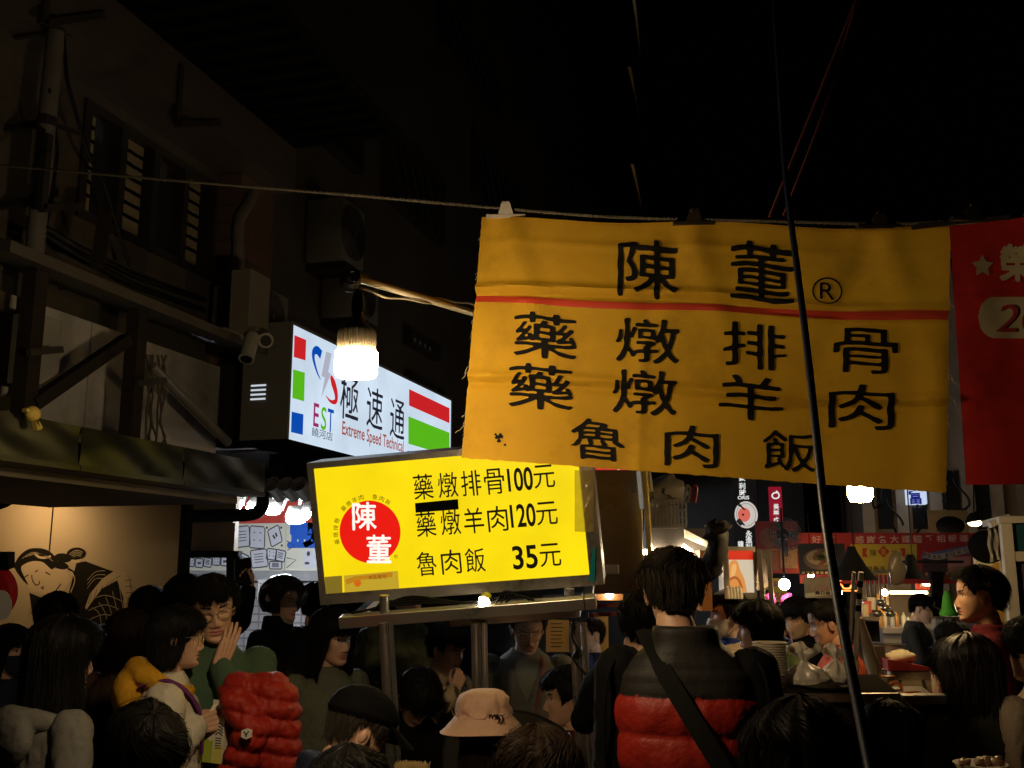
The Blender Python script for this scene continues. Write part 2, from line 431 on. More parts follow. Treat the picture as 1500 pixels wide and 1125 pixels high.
def hair_end(style):
    I = lambda xs, ys: (lambda d: float(np.interp(abs(d), xs, ys)))
    return {
     'short': I([0, 42, 58, 72, 80, 105, 116, 180], [.078, .074, .045, -.005, .022, .022, -.045, -.068]),
     'crop': I([0, 42, 58, 72, 80, 105, 118, 180], [.078, .074, .045, -.005, .022, .02, -.035, -.052]),
     'fringe': I([0, 20, 40, 58, 70, 80, 102, 116, 180], [.040, .034, .048, .05, -.02, 0.0, .004, -.055, -.08]),
     'mop': I([0, 40, 58, 70, 100, 116, 180], [.030, .026, .015, -.03, -.03, -.065, -.10]),
     'bob': I([0, 34, 50, 66, 80, 92, 180], [.034, .030, .012, -.02, -.075, -.112, -.125]),
     'long': I([0, 22, 44, 62, 76, 180], [.078, .066, .02, -.08, -.33, -.42]),
     'longbangs': I([0, 36, 52, 66, 78, 92, 180], [.030, .026, -.0, -.05, -.18, -.30, -.36]),
     'tied': I([0, 40, 60, 80, 100, 180], [.080, .074, .035, .012, .0, -.075]),
     'cap': I([0, 70, 180], [.050, .035, .012]),
    }[style]

def hair_geo(style, thick=.016, mess=.004, n_str=420, seed=0, hang=-.03, tip=.012, z_off=0.0, sr=.0007, shell_only=False, fly=.09):
    rng = np.random.RandomState(seed); mb = MB(); ekey = hair_end(style); o1 = seed*3.7
    endv = lambda t: np.array([ekey(math.degrees(q)) for q in np.ravel(t)]).reshape(np.shape(t))
    ph = rng.uniform(0, 6.28, 12)
    def wob(t, z): return (np.sin(t*5+ph[0]+z*9)+.7*np.sin(t*11+ph[1]-z*16)+.5*np.sin(t*19+ph[2]+z*23)+.6*np.sin(t*2+ph[3]+z*31))/2.0
    def surf(t, z, ez, extra):
        t, z, ez, extra = np.broadcast_arrays(t, z, ez, extra); lo = ez < hang-.03
        zz = np.where(lo & (np.abs(t) > rad(48)), np.maximum(z, hang), z)
        fade = np.where(lo, 1.0, np.clip(.25+(z-ez)/.03, .05, 1))
        top = np.clip((z-.06)/.06, 0, 1)
        tk = np.where(ez < -.1, thick, thick*np.interp(z, [-.09, -.03, .04], [.35, .62, 1]))
        ot = (tk*fade+extra)*np.sqrt(np.maximum(0.0, 1-np.clip((z-.072)/.0462, 0, 1)**2))
        x, y = head_pt(t, np.minimum(zz, .1175), ot)
        k = np.where((z < hang) & lo, (hang-z)/.3, 0.0)
        x = x*(1+.25*k*(1-.6*k)); y = y+np.where(np.abs(t) > rad(90), .02*k, .035*k*(1-np.abs(t)/math.pi))
        return np.stack([x, y, np.minimum(z, .118)+(thick+extra)*top*.95], -1)
    nc, nr = 108, 40; th = np.linspace(-math.pi, math.pi, nc, endpoint=False)
    ends = endv(th)+tip*np.array([mnoise.noise(Vector((t*9+o1, o1, 0)))*1.2+mnoise.noise(Vector((t*26, o1, 3)))*.9 for t in th])
    Q = (np.arange(nr+1)/nr)[:, None]**1.5; Z = .1182-(.1182-ends[None, :])*Q; T = np.broadcast_to(th[None, :], Z.shape)
    V = surf(T, Z, np.broadcast_to(ends[None, :], Z.shape), mess*.9*wob(T, Z)).reshape(-1, 3)
    F = [(i*nc+j, (i+1)*nc+j, (i+1)*nc+(j+1) % nc, i*nc+(j+1) % nc) for i in range(nr) for j in range(nc)]
    F.append(tuple(range(nc))); mb.add(V, F)
    if not shell_only and n_str > 0:
        N = int(n_str*2.6); K = 8; t = rng.uniform(-math.pi, math.pi, N); ez = endv(t)+rng.uniform(-1.5, .6, N)*tip
        z0 = .114-(.114-np.maximum(ez, -.05))*rng.uniform(0, .8, N)**.7; L = np.where(ez > -.1, rng.uniform(.45, 1.0, N), 1.0); f = np.linspace(0, 1, K)[None, :]
        clump = .16*wob(t*1.7, t*0)+rng.normal(0, .09, N); lift = np.abs(rng.normal(0, 1, N))*mess*1.3+.0008+(rng.rand(N) < fly)*rng.uniform(.004, .018, N)
        zz = z0[:, None]-(z0-ez)[:, None]*f*L[:, None]; tt = t[:, None]+clump[:, None]*f*np.where(ez > -.1, 1, .4)[:, None]+.02*np.sin(zz*60+ph[4]+t[:, None]*40)+1.5*np.clip((zz-.055)/.06, 0, 1)**2*(1 if ph[5] > 3 else -1)
        P = surf(tt, zz, np.broadcast_to(ez[:, None], zz.shape), lift[:, None]*(.3+f)+mess*.9*wob(tt, zz))
        Tn = np.gradient(P, axis=1); Tn /= np.linalg.norm(Tn, axis=2, keepdims=True)+1e-9; A = np.cross(Tn, np.array([.3, .2, .93])); A /= np.linalg.norm(A, axis=2, keepdims=True)+1e-9; Bn = np.cross(Tn, A)
        r = (sr*np.linspace(1.1, .4, K))[None, :, None]; R = np.stack([P+r*(math.cos(a)*A+math.sin(a)*Bn) for a in (0, 2.094, 4.189)], 2).reshape(-1, 3)
        base = np.arange(N)[:, None, None]*K*3+np.arange(K-1)[None, :, None]*3; q = np.arange(3)[None, None, :]; q2 = (q+1) % 3
        FF = np.stack([base+q, base+q2, base+3+q2, base+3+q], -1).reshape(-1, 4); mb.add(R, FF.tolist())
    V = np.concatenate(mb.V); V[:, 2] += z_off
    return V, mb.F

def hat_cap(seed=0):
    mb = MB(); V, F = hair_geo('cap', .017, .0010, 0, seed, tip=.0, shell_only=True); mb.add(V, F, 0)
    def vis(u, v):
        a = rad(-62+124*u); x, y = head_pt(a, .05, .016); d = v*.075*math.cos(a*.9)**.5
        return (x*(1+.08*v), y+d, .052-.028*v-.018*(abs(u-.5)*2)**2*v)
    mb.sheet(vis, 18, 6, 0); mb.sheet(lambda u, v: tuple(np.array(vis(u, v))-(0, 0, .003)), 18, 6, 0)
    mb.ell((0, -.008, .146), (.007, .007, .004), 8, 6, 0)
    return mb

class Pose: pass
SKIN = mat('skin', (.50, .29, .19), .5, var=.1, vscale=30, bump=.05, bscale=300)
SKINP = mat('skin_pale', (.62, .42, .32), .5, var=.08, vscale=30, bump=.05, bscale=300)
EYEW = mat('eye_white', (.6, .57, .52), .25, var=0); EYED = mat('brow_black', (.012, .009, .008), .4, var=0)
LIPS = mat('lips', (.38, .14, .11), .42, var=.05)
HBLK = mat('hair_black', (.006, .005, .0045), .62, var=.3, vscale=40, spec=.10)
HBRN = mat('hair_brown', (.018, .010, .006), .62, spec=.1, var=.3, vscale=40)
HGRY = mat('hair_grey', (.05, .043, .035), .6, spec=.1, var=.4, vscale=60)
NAVY = mat('trouser_cloth', (.02, .022, .03), .8, var=.2)
SHOE = mat('shoe_black', (.015, .015, .015), .5)

def person(label, px, py, d, face, posture='stand', lean=0, head=(0, 0, 0), hair='short', hcol=None, hkw=None, top=None, topname='jacket', wrinkle=.006, puff=None,
           bulk=(1, 1), arms=('down', 'down'), detail=True, eyes='open', glasses=False, mask=None, neck=0.0, hx=0.0, hs=None, s=None, sleeves=True, topmats=None, matfn=None, group=None, collar=None,
           skin=None, trousers=None, hat=None, hook=None, seed=None, lip=None):
    seed = seed if seed is not None else int(px*7+py) % 9973
    P = D(px, py, d); tc = CAM[:2]-P[:2]; tc /= np.linalg.norm(tc); rt = np.array([-tc[1], tc[0]])
    fv = math.cos(rad(face))*tc + math.sin(rad(face))*rt; ang = math.atan2(-fv[0], fv[1]); Rz = rotm('Z', ang)
    sit = -.45 if posture == 'sit' else 0.0
    Rl = rotm('X', -rad(lean)); piv = np.array([0, 0, .95])
    def up(V): return (np.asarray(V, float)-piv) @ Rl.T + piv + np.array([0, 0, sit])
    Rh = rotm('Z', rad(head[0])) @ rotm('X', rad(head[1])) @ rotm('Y', rad(head[2])); hp = np.array([0, -.035, -.15])
    htop0 = 1.735+neck
    ss = s
    if ss is None: ss = float(np.clip(P[2]/up([[0, .0, htop0]])[0][2], .80, 1.15))
    h_s = hs if hs is not None else ss**-.55
    def hd(V): return up(((np.asarray(V, float)-hp) @ Rh.T)*h_s + hp + np.array([hx, .012, 1.612+neck]))
    cand = hd([[.09*math.sin(a)*math.sin(b_), -.01+.108*math.cos(a)*math.sin(b_), .133*math.cos(b_)] for a in np.linspace(0, 6.28, 13) for b_ in (0, .3, .6, .9, 1.2, 1.5)]); ctr = hd([[0, -.01, 0]])[0]; htop = np.array([ctr[0], ctr[1], cand[:, 2].max()])
    base = P - (Rz @ htop)*ss
    def W(V): return (np.asarray(V, float)*ss) @ Rz.T + base
    loc = np.array([base[0], base[1], max(0.0, base[2])])
    skin = skin or SKIN
    # --- skeleton
    arm = []
    for k, sd in ((0, -1), (1, 1)):
        a = arms[k]; a = arm_preset(a, sd) if isinstance(a, str) else a; arm.append(a)
    sh = [np.array([sd*.172*bulk[0], -.012, 1.392]) for sd in (-1, 1)]
    # --- body: one skin, remeshed, with the finely modelled head and hands
    core = MB()
    V, F = loft([(.84, .10, .09, 0), (.95, .145, .10, 0), (1.1, .13, .088, 0), (1.25, .145, .095, 0), (1.36, .14, .085, -.01), (1.43, .09, .065, -.02)], 20); core.add(up(V), F)
    core.cap(up([[0, -.03, 1.40]])[0], hd([[0, -.022, -.085]])[0], .062, .055*h_s)
    for k in (0, 1):
        e, w = np.array(arm[k][0]), np.array(arm[k][1]); q = up([sh[k], e, w]); core.cap(q[0], q[1], .050, .038); core.cap(q[1], q[2], .038, .026)
    hips = [np.array([sd*.085, 0, .93+sit]) for sd in (-1, 1)]; knees, ank = [], []
    for sd, h in zip((-1, 1), hips):
        kn = np.array([sd*.10, .42, .50]) if posture == 'sit' else np.array([sd*.09, .03, .50]); an = np.array([sd*.10, .38 if posture == 'sit' else -.02, .09])
        knees.append(kn); ank.append(an); core.cap(h, kn, .065, .045); core.cap(kn, an, .045, .030); core.cap(an+(0, -.02, -.03), an+(0, .15, -.055), .032, .026)
    Vb, Fb, _ = remesh(np.concatenate(core.V), core.F, .015, 2)
    body = MB(); body.add(W(Vb), Fb, 0)
    hV, hF, hI = head_geo(detail, eyes); body.add(W(hd(hV)), hF, hI)
    for k, sd in ((0, -1), (1, 1)):
        e, w, dr, pn, pose = arm[k]; V, F = hand_geo(pose); B = basis(np.array(dr, float), np.array(pn, float), sd > 0)
        # thumb is on +X of the hand model = person's left hand seen palm down
        V = V @ B.T*.93 + np.array(w); F2 = F if sd < 0 else [f[::-1] for f in F]
        body.add(W(up(V)), F2, 0)
    o = body.build('person', [skin, EYEW, EYED, lip or LIPS], None, angle=80)
    me = o.data; co = np.zeros(len(me.vertices)*3); me.vertices.foreach_get('co', co); co = co.reshape(-1, 3)-loc
    me.vertices.foreach_set('co', co.ravel()); me.update(); o.location = loc.tolist(); WLOC[o.name] = loc
    tag(o, label, 'person', group)
    # --- upper garment
    g = MB(); b0, b1 = bulk
    V, F = loft([(.83, .172, .125, 0), (.93, .176, .128, 0), (1.06, .168, .122, 0), (1.2, .178, .128, 0), (1.31, .186, .126, -.004), (1.375, .18, .108, -.012), (1.425, .125, .088, -.02), (1.462, .078, .074, -.024), (1.485, .068, .068, -.022)], 30)
    g.add(V*np.array([b0, b1, 1]), F)
    ar = 1.0 if puff is None else 1.28
    if sleeves:
        for k in (0, 1):
            e, w = np.array(arm[k][0]), np.array(arm[k][1]); w2 = e+(w-e)*.97
            g.cap(sh[k], e, .068*ar, .055*ar, 16); g.cap(e, w2, .055*ar, .043*ar, 16)
    else:
        for k in (0, 1): g.cap(sh[k]*np.array([.88, 1, 1]), sh[k]*np.array([.95, 1, .985]), .062, .062)
    if collar == 'hood':
        ring = [(.098*math.sin(a)*1.05, -.035-.095*math.cos(a)*1.0, 1.452-.038*(1-math.cos(a))/2*-1 - (.05 if math.cos(a) < -.2 else 0)*abs(math.cos(a))) for a in np.linspace(-2.7, 2.7, 22)]
        rr = [.022+.018*max(0, math.cos(a))**1 for a in np.linspace(-2.7, 2.7, 22)]; g.tube(ring, rr, 12)
        g.ell((0, -.145, 1.395), (.115, .05, .085), 18, 12)
    elif collar == 'stand': g.add(*loft([(1.44, .086, .086, -.024), (1.49, .082, .082, -.024), (1.525, .078, .080, -.022)], 24))
    elif collar == 'crew': g.tube([(.072*math.sin(a), -.023+.072*math.cos(a), 1.475+.006*-math.cos(a)) for a in np.linspace(0, 2*math.pi, 25)], .011, 8)
    V, F, N = remesh(np.concatenate(g.V), g.F, .0095, 3 if puff is None else 2)
    if puff is not None:
        amp, pitch = puff; dz = V[:, 2]*1.0
        side = np.abs(V[:, 0]) > .2*b0
        ph = np.where(side & sleeves, (V[:, 2]+V[:, 1]*.6)/pitch, dz/pitch); r = np.abs(np.sin(math.pi*ph))**.55
        V = V + N*((r-.55)*amp)[:, None] + N*(fbm(V, 22)*amp*.35)[:, None]
    f1 = fbm(V*np.array([1, 1, .55]), 9); f2 = fbm(V*np.array([1, 1, .8]) + f1[:, None]*.05, 20)
    V = V + N*(f1*wrinkle*1.1 + (1-np.abs(f2)*2.2)*wrinkle*.55)[:, None]
    I = 0
    if matfn is not None: I = [matfn(V[list(f)].mean(0)) for f in F]
    jk = MB(); jk.add(W(up(V)), F, I)
    jo = jk.build(topname, topmats or [top], o, angle=80)
    # --- trousers with shoes
    t = MB(); V, F = loft([(.80+sit, .12, .11, 0), (.88+sit, .165, .115, 0), (1.0+sit, .16, .112, 0)], 20); t.add(V, F)
    for h, kn, an in zip(hips, knees, ank): t.cap(h, kn, .088, .064); t.cap(kn, an+(0, 0, .03), .064, .05)
    Vt, Ft, Nt = remesh(np.concatenate(t.V), t.F, .018, 2); Vt = Vt+Nt*(fbm(Vt, 8)*.012)[:, None]
    tr = MB(); tr.add(W(Vt), Ft, 0)
    for an in ank: tr.ell(W([an+np.array([0, .055, -.045])])[0], (.048*ss, .135*ss, .045*ss), 14, 8, 1, Rz)
    tr.build('trousers', [trousers or NAVY, SHOE], o, angle=80)
    # --- hair, hat, glasses, mask
    if hair:
        kw = dict(seed=seed, fly=0.0 if hat else .09); kw.update(hkw or {}); V, F = hair_geo(hair, **kw); h = MB(); h.add(W(hd(V)), F)
        if hair == 'tied':
            E, Fe = ell_geo((0, -.125, -.02), (.035, .03, .04), 16, 10); h.add(W(hd(E)), Fe)
        h.build('hair', [hcol or HBLK], o, angle=70)
    if glasses:
        gl = MB()
        for sd in (-1, 1):
            c = np.array([sd*.033, .098, -.003]); a = np.linspace(0, 2*math.pi, 21)
            pts = np.stack([c[0]+.024*np.sign(np.cos(a))*np.abs(np.cos(a))**.75, c[1]-.10*(np.abs(c[0]+.024*np.cos(a))-.02)**2/.1-.004*np.cos(a)*sd, c[2]+.0185*np.sign(np.sin(a))*np.abs(np.sin(a))**.75], 1)
            gl.tube(W(hd(pts)), .0023*ss, 6, caps=False)
            gl.tube(W(hd([(sd*.057, .092, .003), (sd*.074, .06, .003), (sd*.080, .0, .001), (sd*.081, -.022, -.012)])), .0016*ss, 6)
        gl.tube(W(hd([(-.010, .099, .001), (0, .103, .003), (.010, .099, .001)])), .0016*ss, 6)
        gl.build('glasses', [mat('spectacle_metal', glasses if isinstance(glasses, tuple) else (.02, .02, .02), .3, .6, var=0)], o)
    if mask is not None:
        mk = MB()
        def ms(u, v):
            t = rad(-78+156*u); z = -.112+.094*v; x, y = head_pt(t, z, .004); f = max(0, math.cos(t))
            return (x, y+.024*f**6*math.exp(-((v-.7)/.35)**2)+.004*f, z)
        mk.sheet(lambda u, v: W(hd([ms(u, v)]))[0], 30, 14)
        for sd in (-1, 1):
            for z0 in (-.028, -.095): mk.tube(W(hd([(sd*.071, .03, z0), (sd*.08, .0, (z0-.012)/2-.006), (sd*.084, -.022, -.012)])), .0013*ss, 4)
        mk.build('face_mask', [mask], o, angle=80)
    if hat == 'cap':
        c = hat_cap(seed); V = np.concatenate(c.V); cc = MB(); cc.add(W(hd(V)), c.F); cc.build('cap', [mat('cap_black', (.004, .004, .0045), .85, spec=.06)], o, angle=60)
    ctx = Pose(); ctx.W, ctx.up, ctx.hd, ctx.o, ctx.s, ctx.Rz, ctx.arm, ctx.loc, ctx.Rh = W, up, hd, o, ss, Rz, arm, loc, Rh
    ctx.base = base
    if hook: hook(ctx)
    return ctx
# ------------------------------------------------------------------ common materials
STEEL = mat('stainless_steel', (.50, .48, .45), .30, .85, var=.12, vscale=5, bump=.05, bscale=9)
STEELW = mat('worn_stainless', (.48, .45, .41), .36, .75, var=.25, vscale=12, bump=.08, bscale=30, dirt=(.10, .08, .06), dscale=6)
DARKM = mat('dark_steel', (.035, .03, .028), .55, .4, var=.4, vscale=9)
RUST = mat('rusty_steel', (.020, .015, .012), .85, .0, var=.5, vscale=12, spec=.1)
BLACK = mat('black_plastic', (.006, .006, .006), .5, var=.2, spec=.25)
BLKM = mat('black_matte', (.006, .006, .006), .85, var=.2, spec=.1)
WHITEP = mat('white_paint', (.36, .34, .31), .6, var=.10, vscale=4, dirt=(.17, .145, .115), dscale=2.5)
CREAM = mat('cream_panel', (.31, .265, .20), .7, var=.12, vscale=3, bump=.04, bscale=150)
ROPE = mat('rope_fibre', (.10, .085, .06), .9, var=.4, vscale=60)
GREYP = mat('grey_metal', (.28, .27, .25), .5, .3, var=.15)
CONC = mat('concrete', (.17, .155, .135), .85, var=.3, vscale=4, bump=.2, bscale=20)
PVC = mat('pvc_pipe', (.12, .11, .10), .5, var=.2)
INK = mat('black_ink', (.010, .010, .012), .6, var=.2)

def tiles(name, c1, grout, sx, sz, axis=1):
    m = mat(name, c1, .35, var=0); nt = m.node_tree; b = nt.nodes['Principled BSDF']
    tc = nt.nodes.new('ShaderNodeTexCoord'); sp = nt.nodes.new('ShaderNodeSeparateXYZ'); cb = nt.nodes.new('ShaderNodeCombineXYZ')
    nt.links.new(tc.outputs['Object'], sp.inputs[0]); nt.links.new(sp.outputs[axis], cb.inputs[0]); nt.links.new(sp.outputs[2], cb.inputs[1])
    br = nt.nodes.new('ShaderNodeTexBrick'); br.offset = 0; br.inputs['Scale'].default_value = 1.0
    br.inputs['Brick Width'].default_value = sx; br.inputs['Row Height'].default_value = sz; br.inputs['Mortar Size'].default_value = sx*.055
    br.inputs['Color1'].default_value = (*c1, 1); br.inputs['Color2'].default_value = (*[c*.82 for c in c1], 1); br.inputs['Mortar'].default_value = (*grout, 1)
    nt.links.new(cb.outputs[0], br.inputs['Vector']); nt.links.new(br.outputs['Color'], b.inputs['Base Color'])
    bp = nt.nodes.new('ShaderNodeBump'); bp.inputs['Strength'].default_value = .4; bp.inputs['Distance'].default_value = .004; bp.invert = True
    nt.links.new(br.outputs['Fac'], bp.inputs['Height']); nt.links.new(bp.outputs[0], b.inputs['Normal'])
    return m
TILE = tiles('facade_tiles', (.075, .064, .05), (.07, .06, .05), .115, .085)
TILER = tiles('red_facade_tiles', (.12, .07, .05), (.06, .05, .04), .12, .10)

# ------------------------------------------------------------------ ground
g = MB(); g.add([(-120, -60, 0), (120, -60, 0), (120, 200, 0), (-120, 200, 0)], [(0, 1, 2, 3)])
tag(g.build('ground', mat('asphalt', (.045, .043, .04), .55, var=.4, vscale=3, bump=.4, bscale=80), smooth=False), kind='structure')

# ------------------------------------------------------------------ tiled building on the left
XB = -3.0
def xz(px, py, X=XB): q = onX(px, py, X); return q[1], q[2]
b = thing('tiled_building', (XB, 5, 0), 'tiled building with slatted upper window behind the white sign box', 'building')
yl = .6; ye = xz(385, 240)[0]
zt1, zt0 = xz(250, 135)[1], xz(250, 208)[1]           # tiled band over the window
wy0, wy1 = xz(122, 230)[0], xz(310, 300)[0]; wz1, wz0 = xz(215, 203)[1], xz(215, 367)[1]
zlow = 2.78
m = MB()
m.box((XB-.25, yl, zlow), (XB, wy0, 12)); m.box((XB-.25, wy1, zlow), (XB, ye, 12)); m.box((XB-.25, wy0, zlow), (XB, wy1, wz0)); m.box((XB-.25, wy0, wz1), (XB, wy1, 12))
m.build('wall', TILE, b, smooth=False)
m = MB(); m.box((XB+.002, yl, zt0), (XB+.28, ye-.1, zt1)); m.build('tile_band', TILE, b, smooth=False)
m = MB(); m.box((XB+.002, wy1+.06, zlow), (XB+.14, wy1+.42, zt0-.002)); m.build('pier', TILER, b, smooth=False)
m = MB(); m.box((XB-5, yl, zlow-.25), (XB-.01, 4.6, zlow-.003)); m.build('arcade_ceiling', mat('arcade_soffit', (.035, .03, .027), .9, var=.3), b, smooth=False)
ALU = mat('bronze_aluminium', (.07, .06, .05), .4, .7, var=.2)
fr = MB(); n = 4; wd = (wy1-wy0)/n
for k in range(n+1): fr.box((XB-.05, wy0+k*wd-.022, wz0), (XB+.015, wy0+k*wd+.022, wz1))
for z in (wz0, wz1-.04): fr.box((XB-.048, wy0, z), (XB+.013, wy1, z+.04))
win = fr.build('window', ALU, b, smooth=False)
gl = MB(); gl.box((XB-.045, wy0, wz0), (XB-.04, wy1, wz1)); gl.build('pane', mat('dark_glass', (.02, .02, .02), .1, var=0), win, smooth=False)
SL = mat('zebra_blind', (.20, .165, .10), .7, var=.25, vscale=2)
for k, cols in ((0, .5), (1, .9), (3, .85)):
    sl = MB(); y0 = wy0+k*wd+.04; y1 = y0+wd*cols-.07
    for i in range(7):
        z = wz0+.06+i*(wz1-wz0-.1)/7; sl.hexa([(XB-.036, y0, z), (XB-.036, y1, z), (XB-.03, y1, z), (XB-.03, y0, z)], [(XB-.036, y0, z+.085), (XB-.036, y1, z+.085), (XB-.03, y1, z+.085), (XB-.03, y0, z+.085)])
    sl.build('blind', SL, win, smooth=False)
cor = MB()
for i in range(34): y = yl+(ye-yl)*i/34; cor.box((XB+.284, y, zt1+.02), (XB+.86, y+.05, zt1+.06))
cor.box((XB+.0, yl, zt1+.062), (XB+.9, ye, zt1+.075)); cor.build('canopy', BLKM, b, smooth=False)
# drain pipe with brackets, hung on the facade
q0, q1 = onX(45, 432, -2.8), onX(62, -60, -2.8)
p = thing('drainpipe', (q0[0], q0[1], q0[2]), 'grey vertical pipe with brackets on the tiled facade', 'pipe')
m = MB(); m.tube([(q0[0], q0[1], q0[2]-.4), (q0[0], q0[1], q0[2]+.8), (q0[0]-.01, q0[1]+.02, q1[2])], .035, 14); m.build('pipe', PVC, p)
for t in (.28, .52, .82):
    m = MB(); z = q0[2]+(q1[2]-q0[2])*t; m.lathe([(.040, -.02), (.040, .02)], (q0[0], q0[1], z), 14); m.bar((q0[0]-.2, q0[1]+.0, z), (q0[0], q0[1]+.0, z), .02, .03); m.bar((q0[0], q0[1], z), (q0[0]+.05, q0[1]+.14, z+.01), .014, .014); m.build('bracket', DARKM, p, smooth=False)
# white bent downpipe beside the pier
p = MB(); pts = [onX(*a, -2.82) for a in ((372, 282), (366, 296), (352, 318), (349, 335), (349, 425))]; p.tube(pts, .03, 12)
tag(p.build('downpipe', PVC), 'pale bent downpipe beside the red tiled pier', 'pipe')
# conduits and loose cables along the facade
for k, (a, r) in enumerate([([(92, 38), (98, 120), (130, 230), (150, 260), (190, 390)], .008), ([(72, 130), (85, 220), (75, 300), (60, 360), (90, 425)], .007), ([(60, 330), (110, 360), (200, 405), (300, 440)], .014), ([(60, 340), (110, 372), (200, 420), (300, 455)], .012)]):
    m = MB(); ctl = np.array([onX(x, y, -2.78) for x, y in a]); t = np.linspace(0, len(a)-1, 30)
    pts = np.stack([np.interp(t, range(len(a)), ctl[:, i]) for i in range(3)], 1); pts[1:-1] = (pts[:-2]+2*pts[1:-1]+pts[2:])/4
    m.tube(pts, r, 6); tag(m.build('cable', BLACK), ['thin black cable dropping past the blind window', 'black cable looped beside the grey vertical pipe', 'upper thick cable bundle under the blind window', 'lower thick cable bundle under the blind window'][k], 'cable')
for k, (x0, y0, x1, y1) in enumerate([(62, 35, 150, 22), (258, 182, 320, 180), (60, 305, 120, 303)]):
    a, c = onX(x0, y0, -2.72), onX(x1, y1, -2.72); m = MB(); m.bar(a, c, .03, .03); m.bar(a, a+(0, 0, .3), .03, .03)
    tag(m.build('steel_bracket', DARKM, smooth=False), ['dark steel bracket at the very top by the grey pipe', 'dark steel bracket under the tile band', 'dark steel bracket below the blind window'][k], 'bracket')
m = MB(); a, c = onX(155, 310, -2.6), onX(143, 390, -2.55); m.bar(a, c, .05, .03); tag(m.build('steel_stay', RUST, smooth=False), 'rusty slanted stay in front of the tiled wall', 'stay')

# ------------------------------------------------------------------ row of dark buildings farther along the street
def dark_block(y0, y1, z1, label, colr, x=XB):
    b = thing('building', (x, y0, 0), label, 'building'); m = MB(); m.box((x-6, y0, 0 if x < -3.2 else 2.78), (x, y1, z1)); m.build('wall', colr, b, smooth=False); return b
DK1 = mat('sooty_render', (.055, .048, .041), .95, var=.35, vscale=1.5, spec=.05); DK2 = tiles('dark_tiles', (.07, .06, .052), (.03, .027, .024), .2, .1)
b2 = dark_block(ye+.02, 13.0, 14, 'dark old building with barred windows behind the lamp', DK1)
m = MB(); m.box((XB-5.9, ye+.03, 2.70), (XB-.02, 12.9, 2.777)); m.build('shade_soffit', mat('painted_shade_black', (.008, .007, .007), 1.0, var=0, spec=0), b2, smooth=False)  # black plate added under the building, shade put into its colour
b3 = dark_block(13.02, 20.6, 16, 'unlit far building with caged balconies rising above the yellow banner', DK2)
def grille(b, px0, py0, px1, py1, X, lit, pat, name='window'):
    y0, z1 = xz(px0, py0, X); y1, z0 = xz(px1, py1, X); z0, z1 = min(z0, z1), max(z0, z1); z0 = z1-abs((py1-py0))/FPX*((y0+y1)/2)*1.02
    f = MB()
    for (a, c) in (((y0, z0), (y1, z0+.03)), ((y0, z1-.03), (y1, z1))): f.box((X+.01, a[0], a[1]), (X+.08, c[0], c[1]))
    for y in (y0, y1-.03): f.box((X+.011, y, z0+.031), (X+.081, y+.03, z1-.031))
    k = 6
    for i in range(1, k):
        y = y0+(y1-y0)*i/k
        if pat == 'bars': f.box((X+.03, y-.011, z0+.03), (X+.05, y+.011, z1-.03))
        else:
            for s in (-1, 1): f.bar((X+.05, y-s*(y1-y0)/k, z0+.03), (X+.05, y+s*(y1-y0)/k, z1-.03), .016, .016)
    w = f.build(name, DARKM, b, smooth=False)
    pn = MB(); pn.box((X-.02, y0+.03, z0+.03), (X+.009, y1-.03, z1-.03)); pn.build('pane', lit, w, smooth=False)
PALE = mat('frosted_pane', (.42, .42, .40), .3, var=.2); DGL = mat('dark_glass', (.02, .02, .02), .1)
grille(b2, 590, 482, 634, 507, XB, PALE, 'bars'); grille(b2, 592, 545, 640, 575, XB, PALE, 'diamond'); grille(b2, 592, 580, 640, 620, XB, PALE, 'diamond')
grille(b2, 440, 100, 520, 200, XB, DGL, 'bars')
for (x0, y0, x1, y1) in [(560, 180, 640, 300), (690, 190, 760, 290), (790, 60, 850, 140), (795, 175, 860, 260), (640, 20, 720, 110)]: grille(b3, x0, y0, x1, y1, XB, DGL, 'diamond', 'balcony_cage')
def aircon(px, py, X, w, h, label):
    q = onX(px, py, X); t = thing('air_conditioner', q, label, 'air conditioner', 'outdoor air conditioner units on the facades')
    f = Fr(q+np.array([.28, -w/2, -h/2]), q+np.array([.28, w/2, -h/2]), q+np.array([.28, -w/2, h/2]))
    m = MB(); m.rbox(f, 0, w, 0, h, -.26, 0, .015); m.build('casing', mat('aircon_grey', (.11, .105, .095), .6, dirt=(.05, .045, .035)), t)
    m = MB(); c = (w*.42, h*.5)
    for r in np.linspace(.05, h*.42, 7): m.tube([f.p(c[0]+r*math.cos(a), c[1]+r*math.sin(a), .012) for a in np.linspace(0, 2*math.pi, 28)], .005, 5, caps=False)
    for a in np.linspace(0, math.pi, 5)[:-1]: m.bar(f.p(c[0]-h*.42*math.cos(a), c[1]-h*.42*math.sin(a), .008), f.p(c[0]+h*.42*math.cos(a), c[1]+h*.42*math.sin(a), .008), .006, .006)
    m.build('fan_guard', DARKM, t)
    m = MB(); m.fbox(f, .05, w-.05, -.05, -.002, -.3, -.0); m.build('bracket', RUST, t, smooth=False)
aircon(484, 445, XB, .36, .28, 'pale outdoor air conditioner above the glowing lamp'); aircon(331, 470, XB+.1, .34, .30, 'grey outdoor air conditioner beside the downpipe')
aircon(462, 350, XB, .34, .42, 'dim boxy air conditioner high on the dark old building')
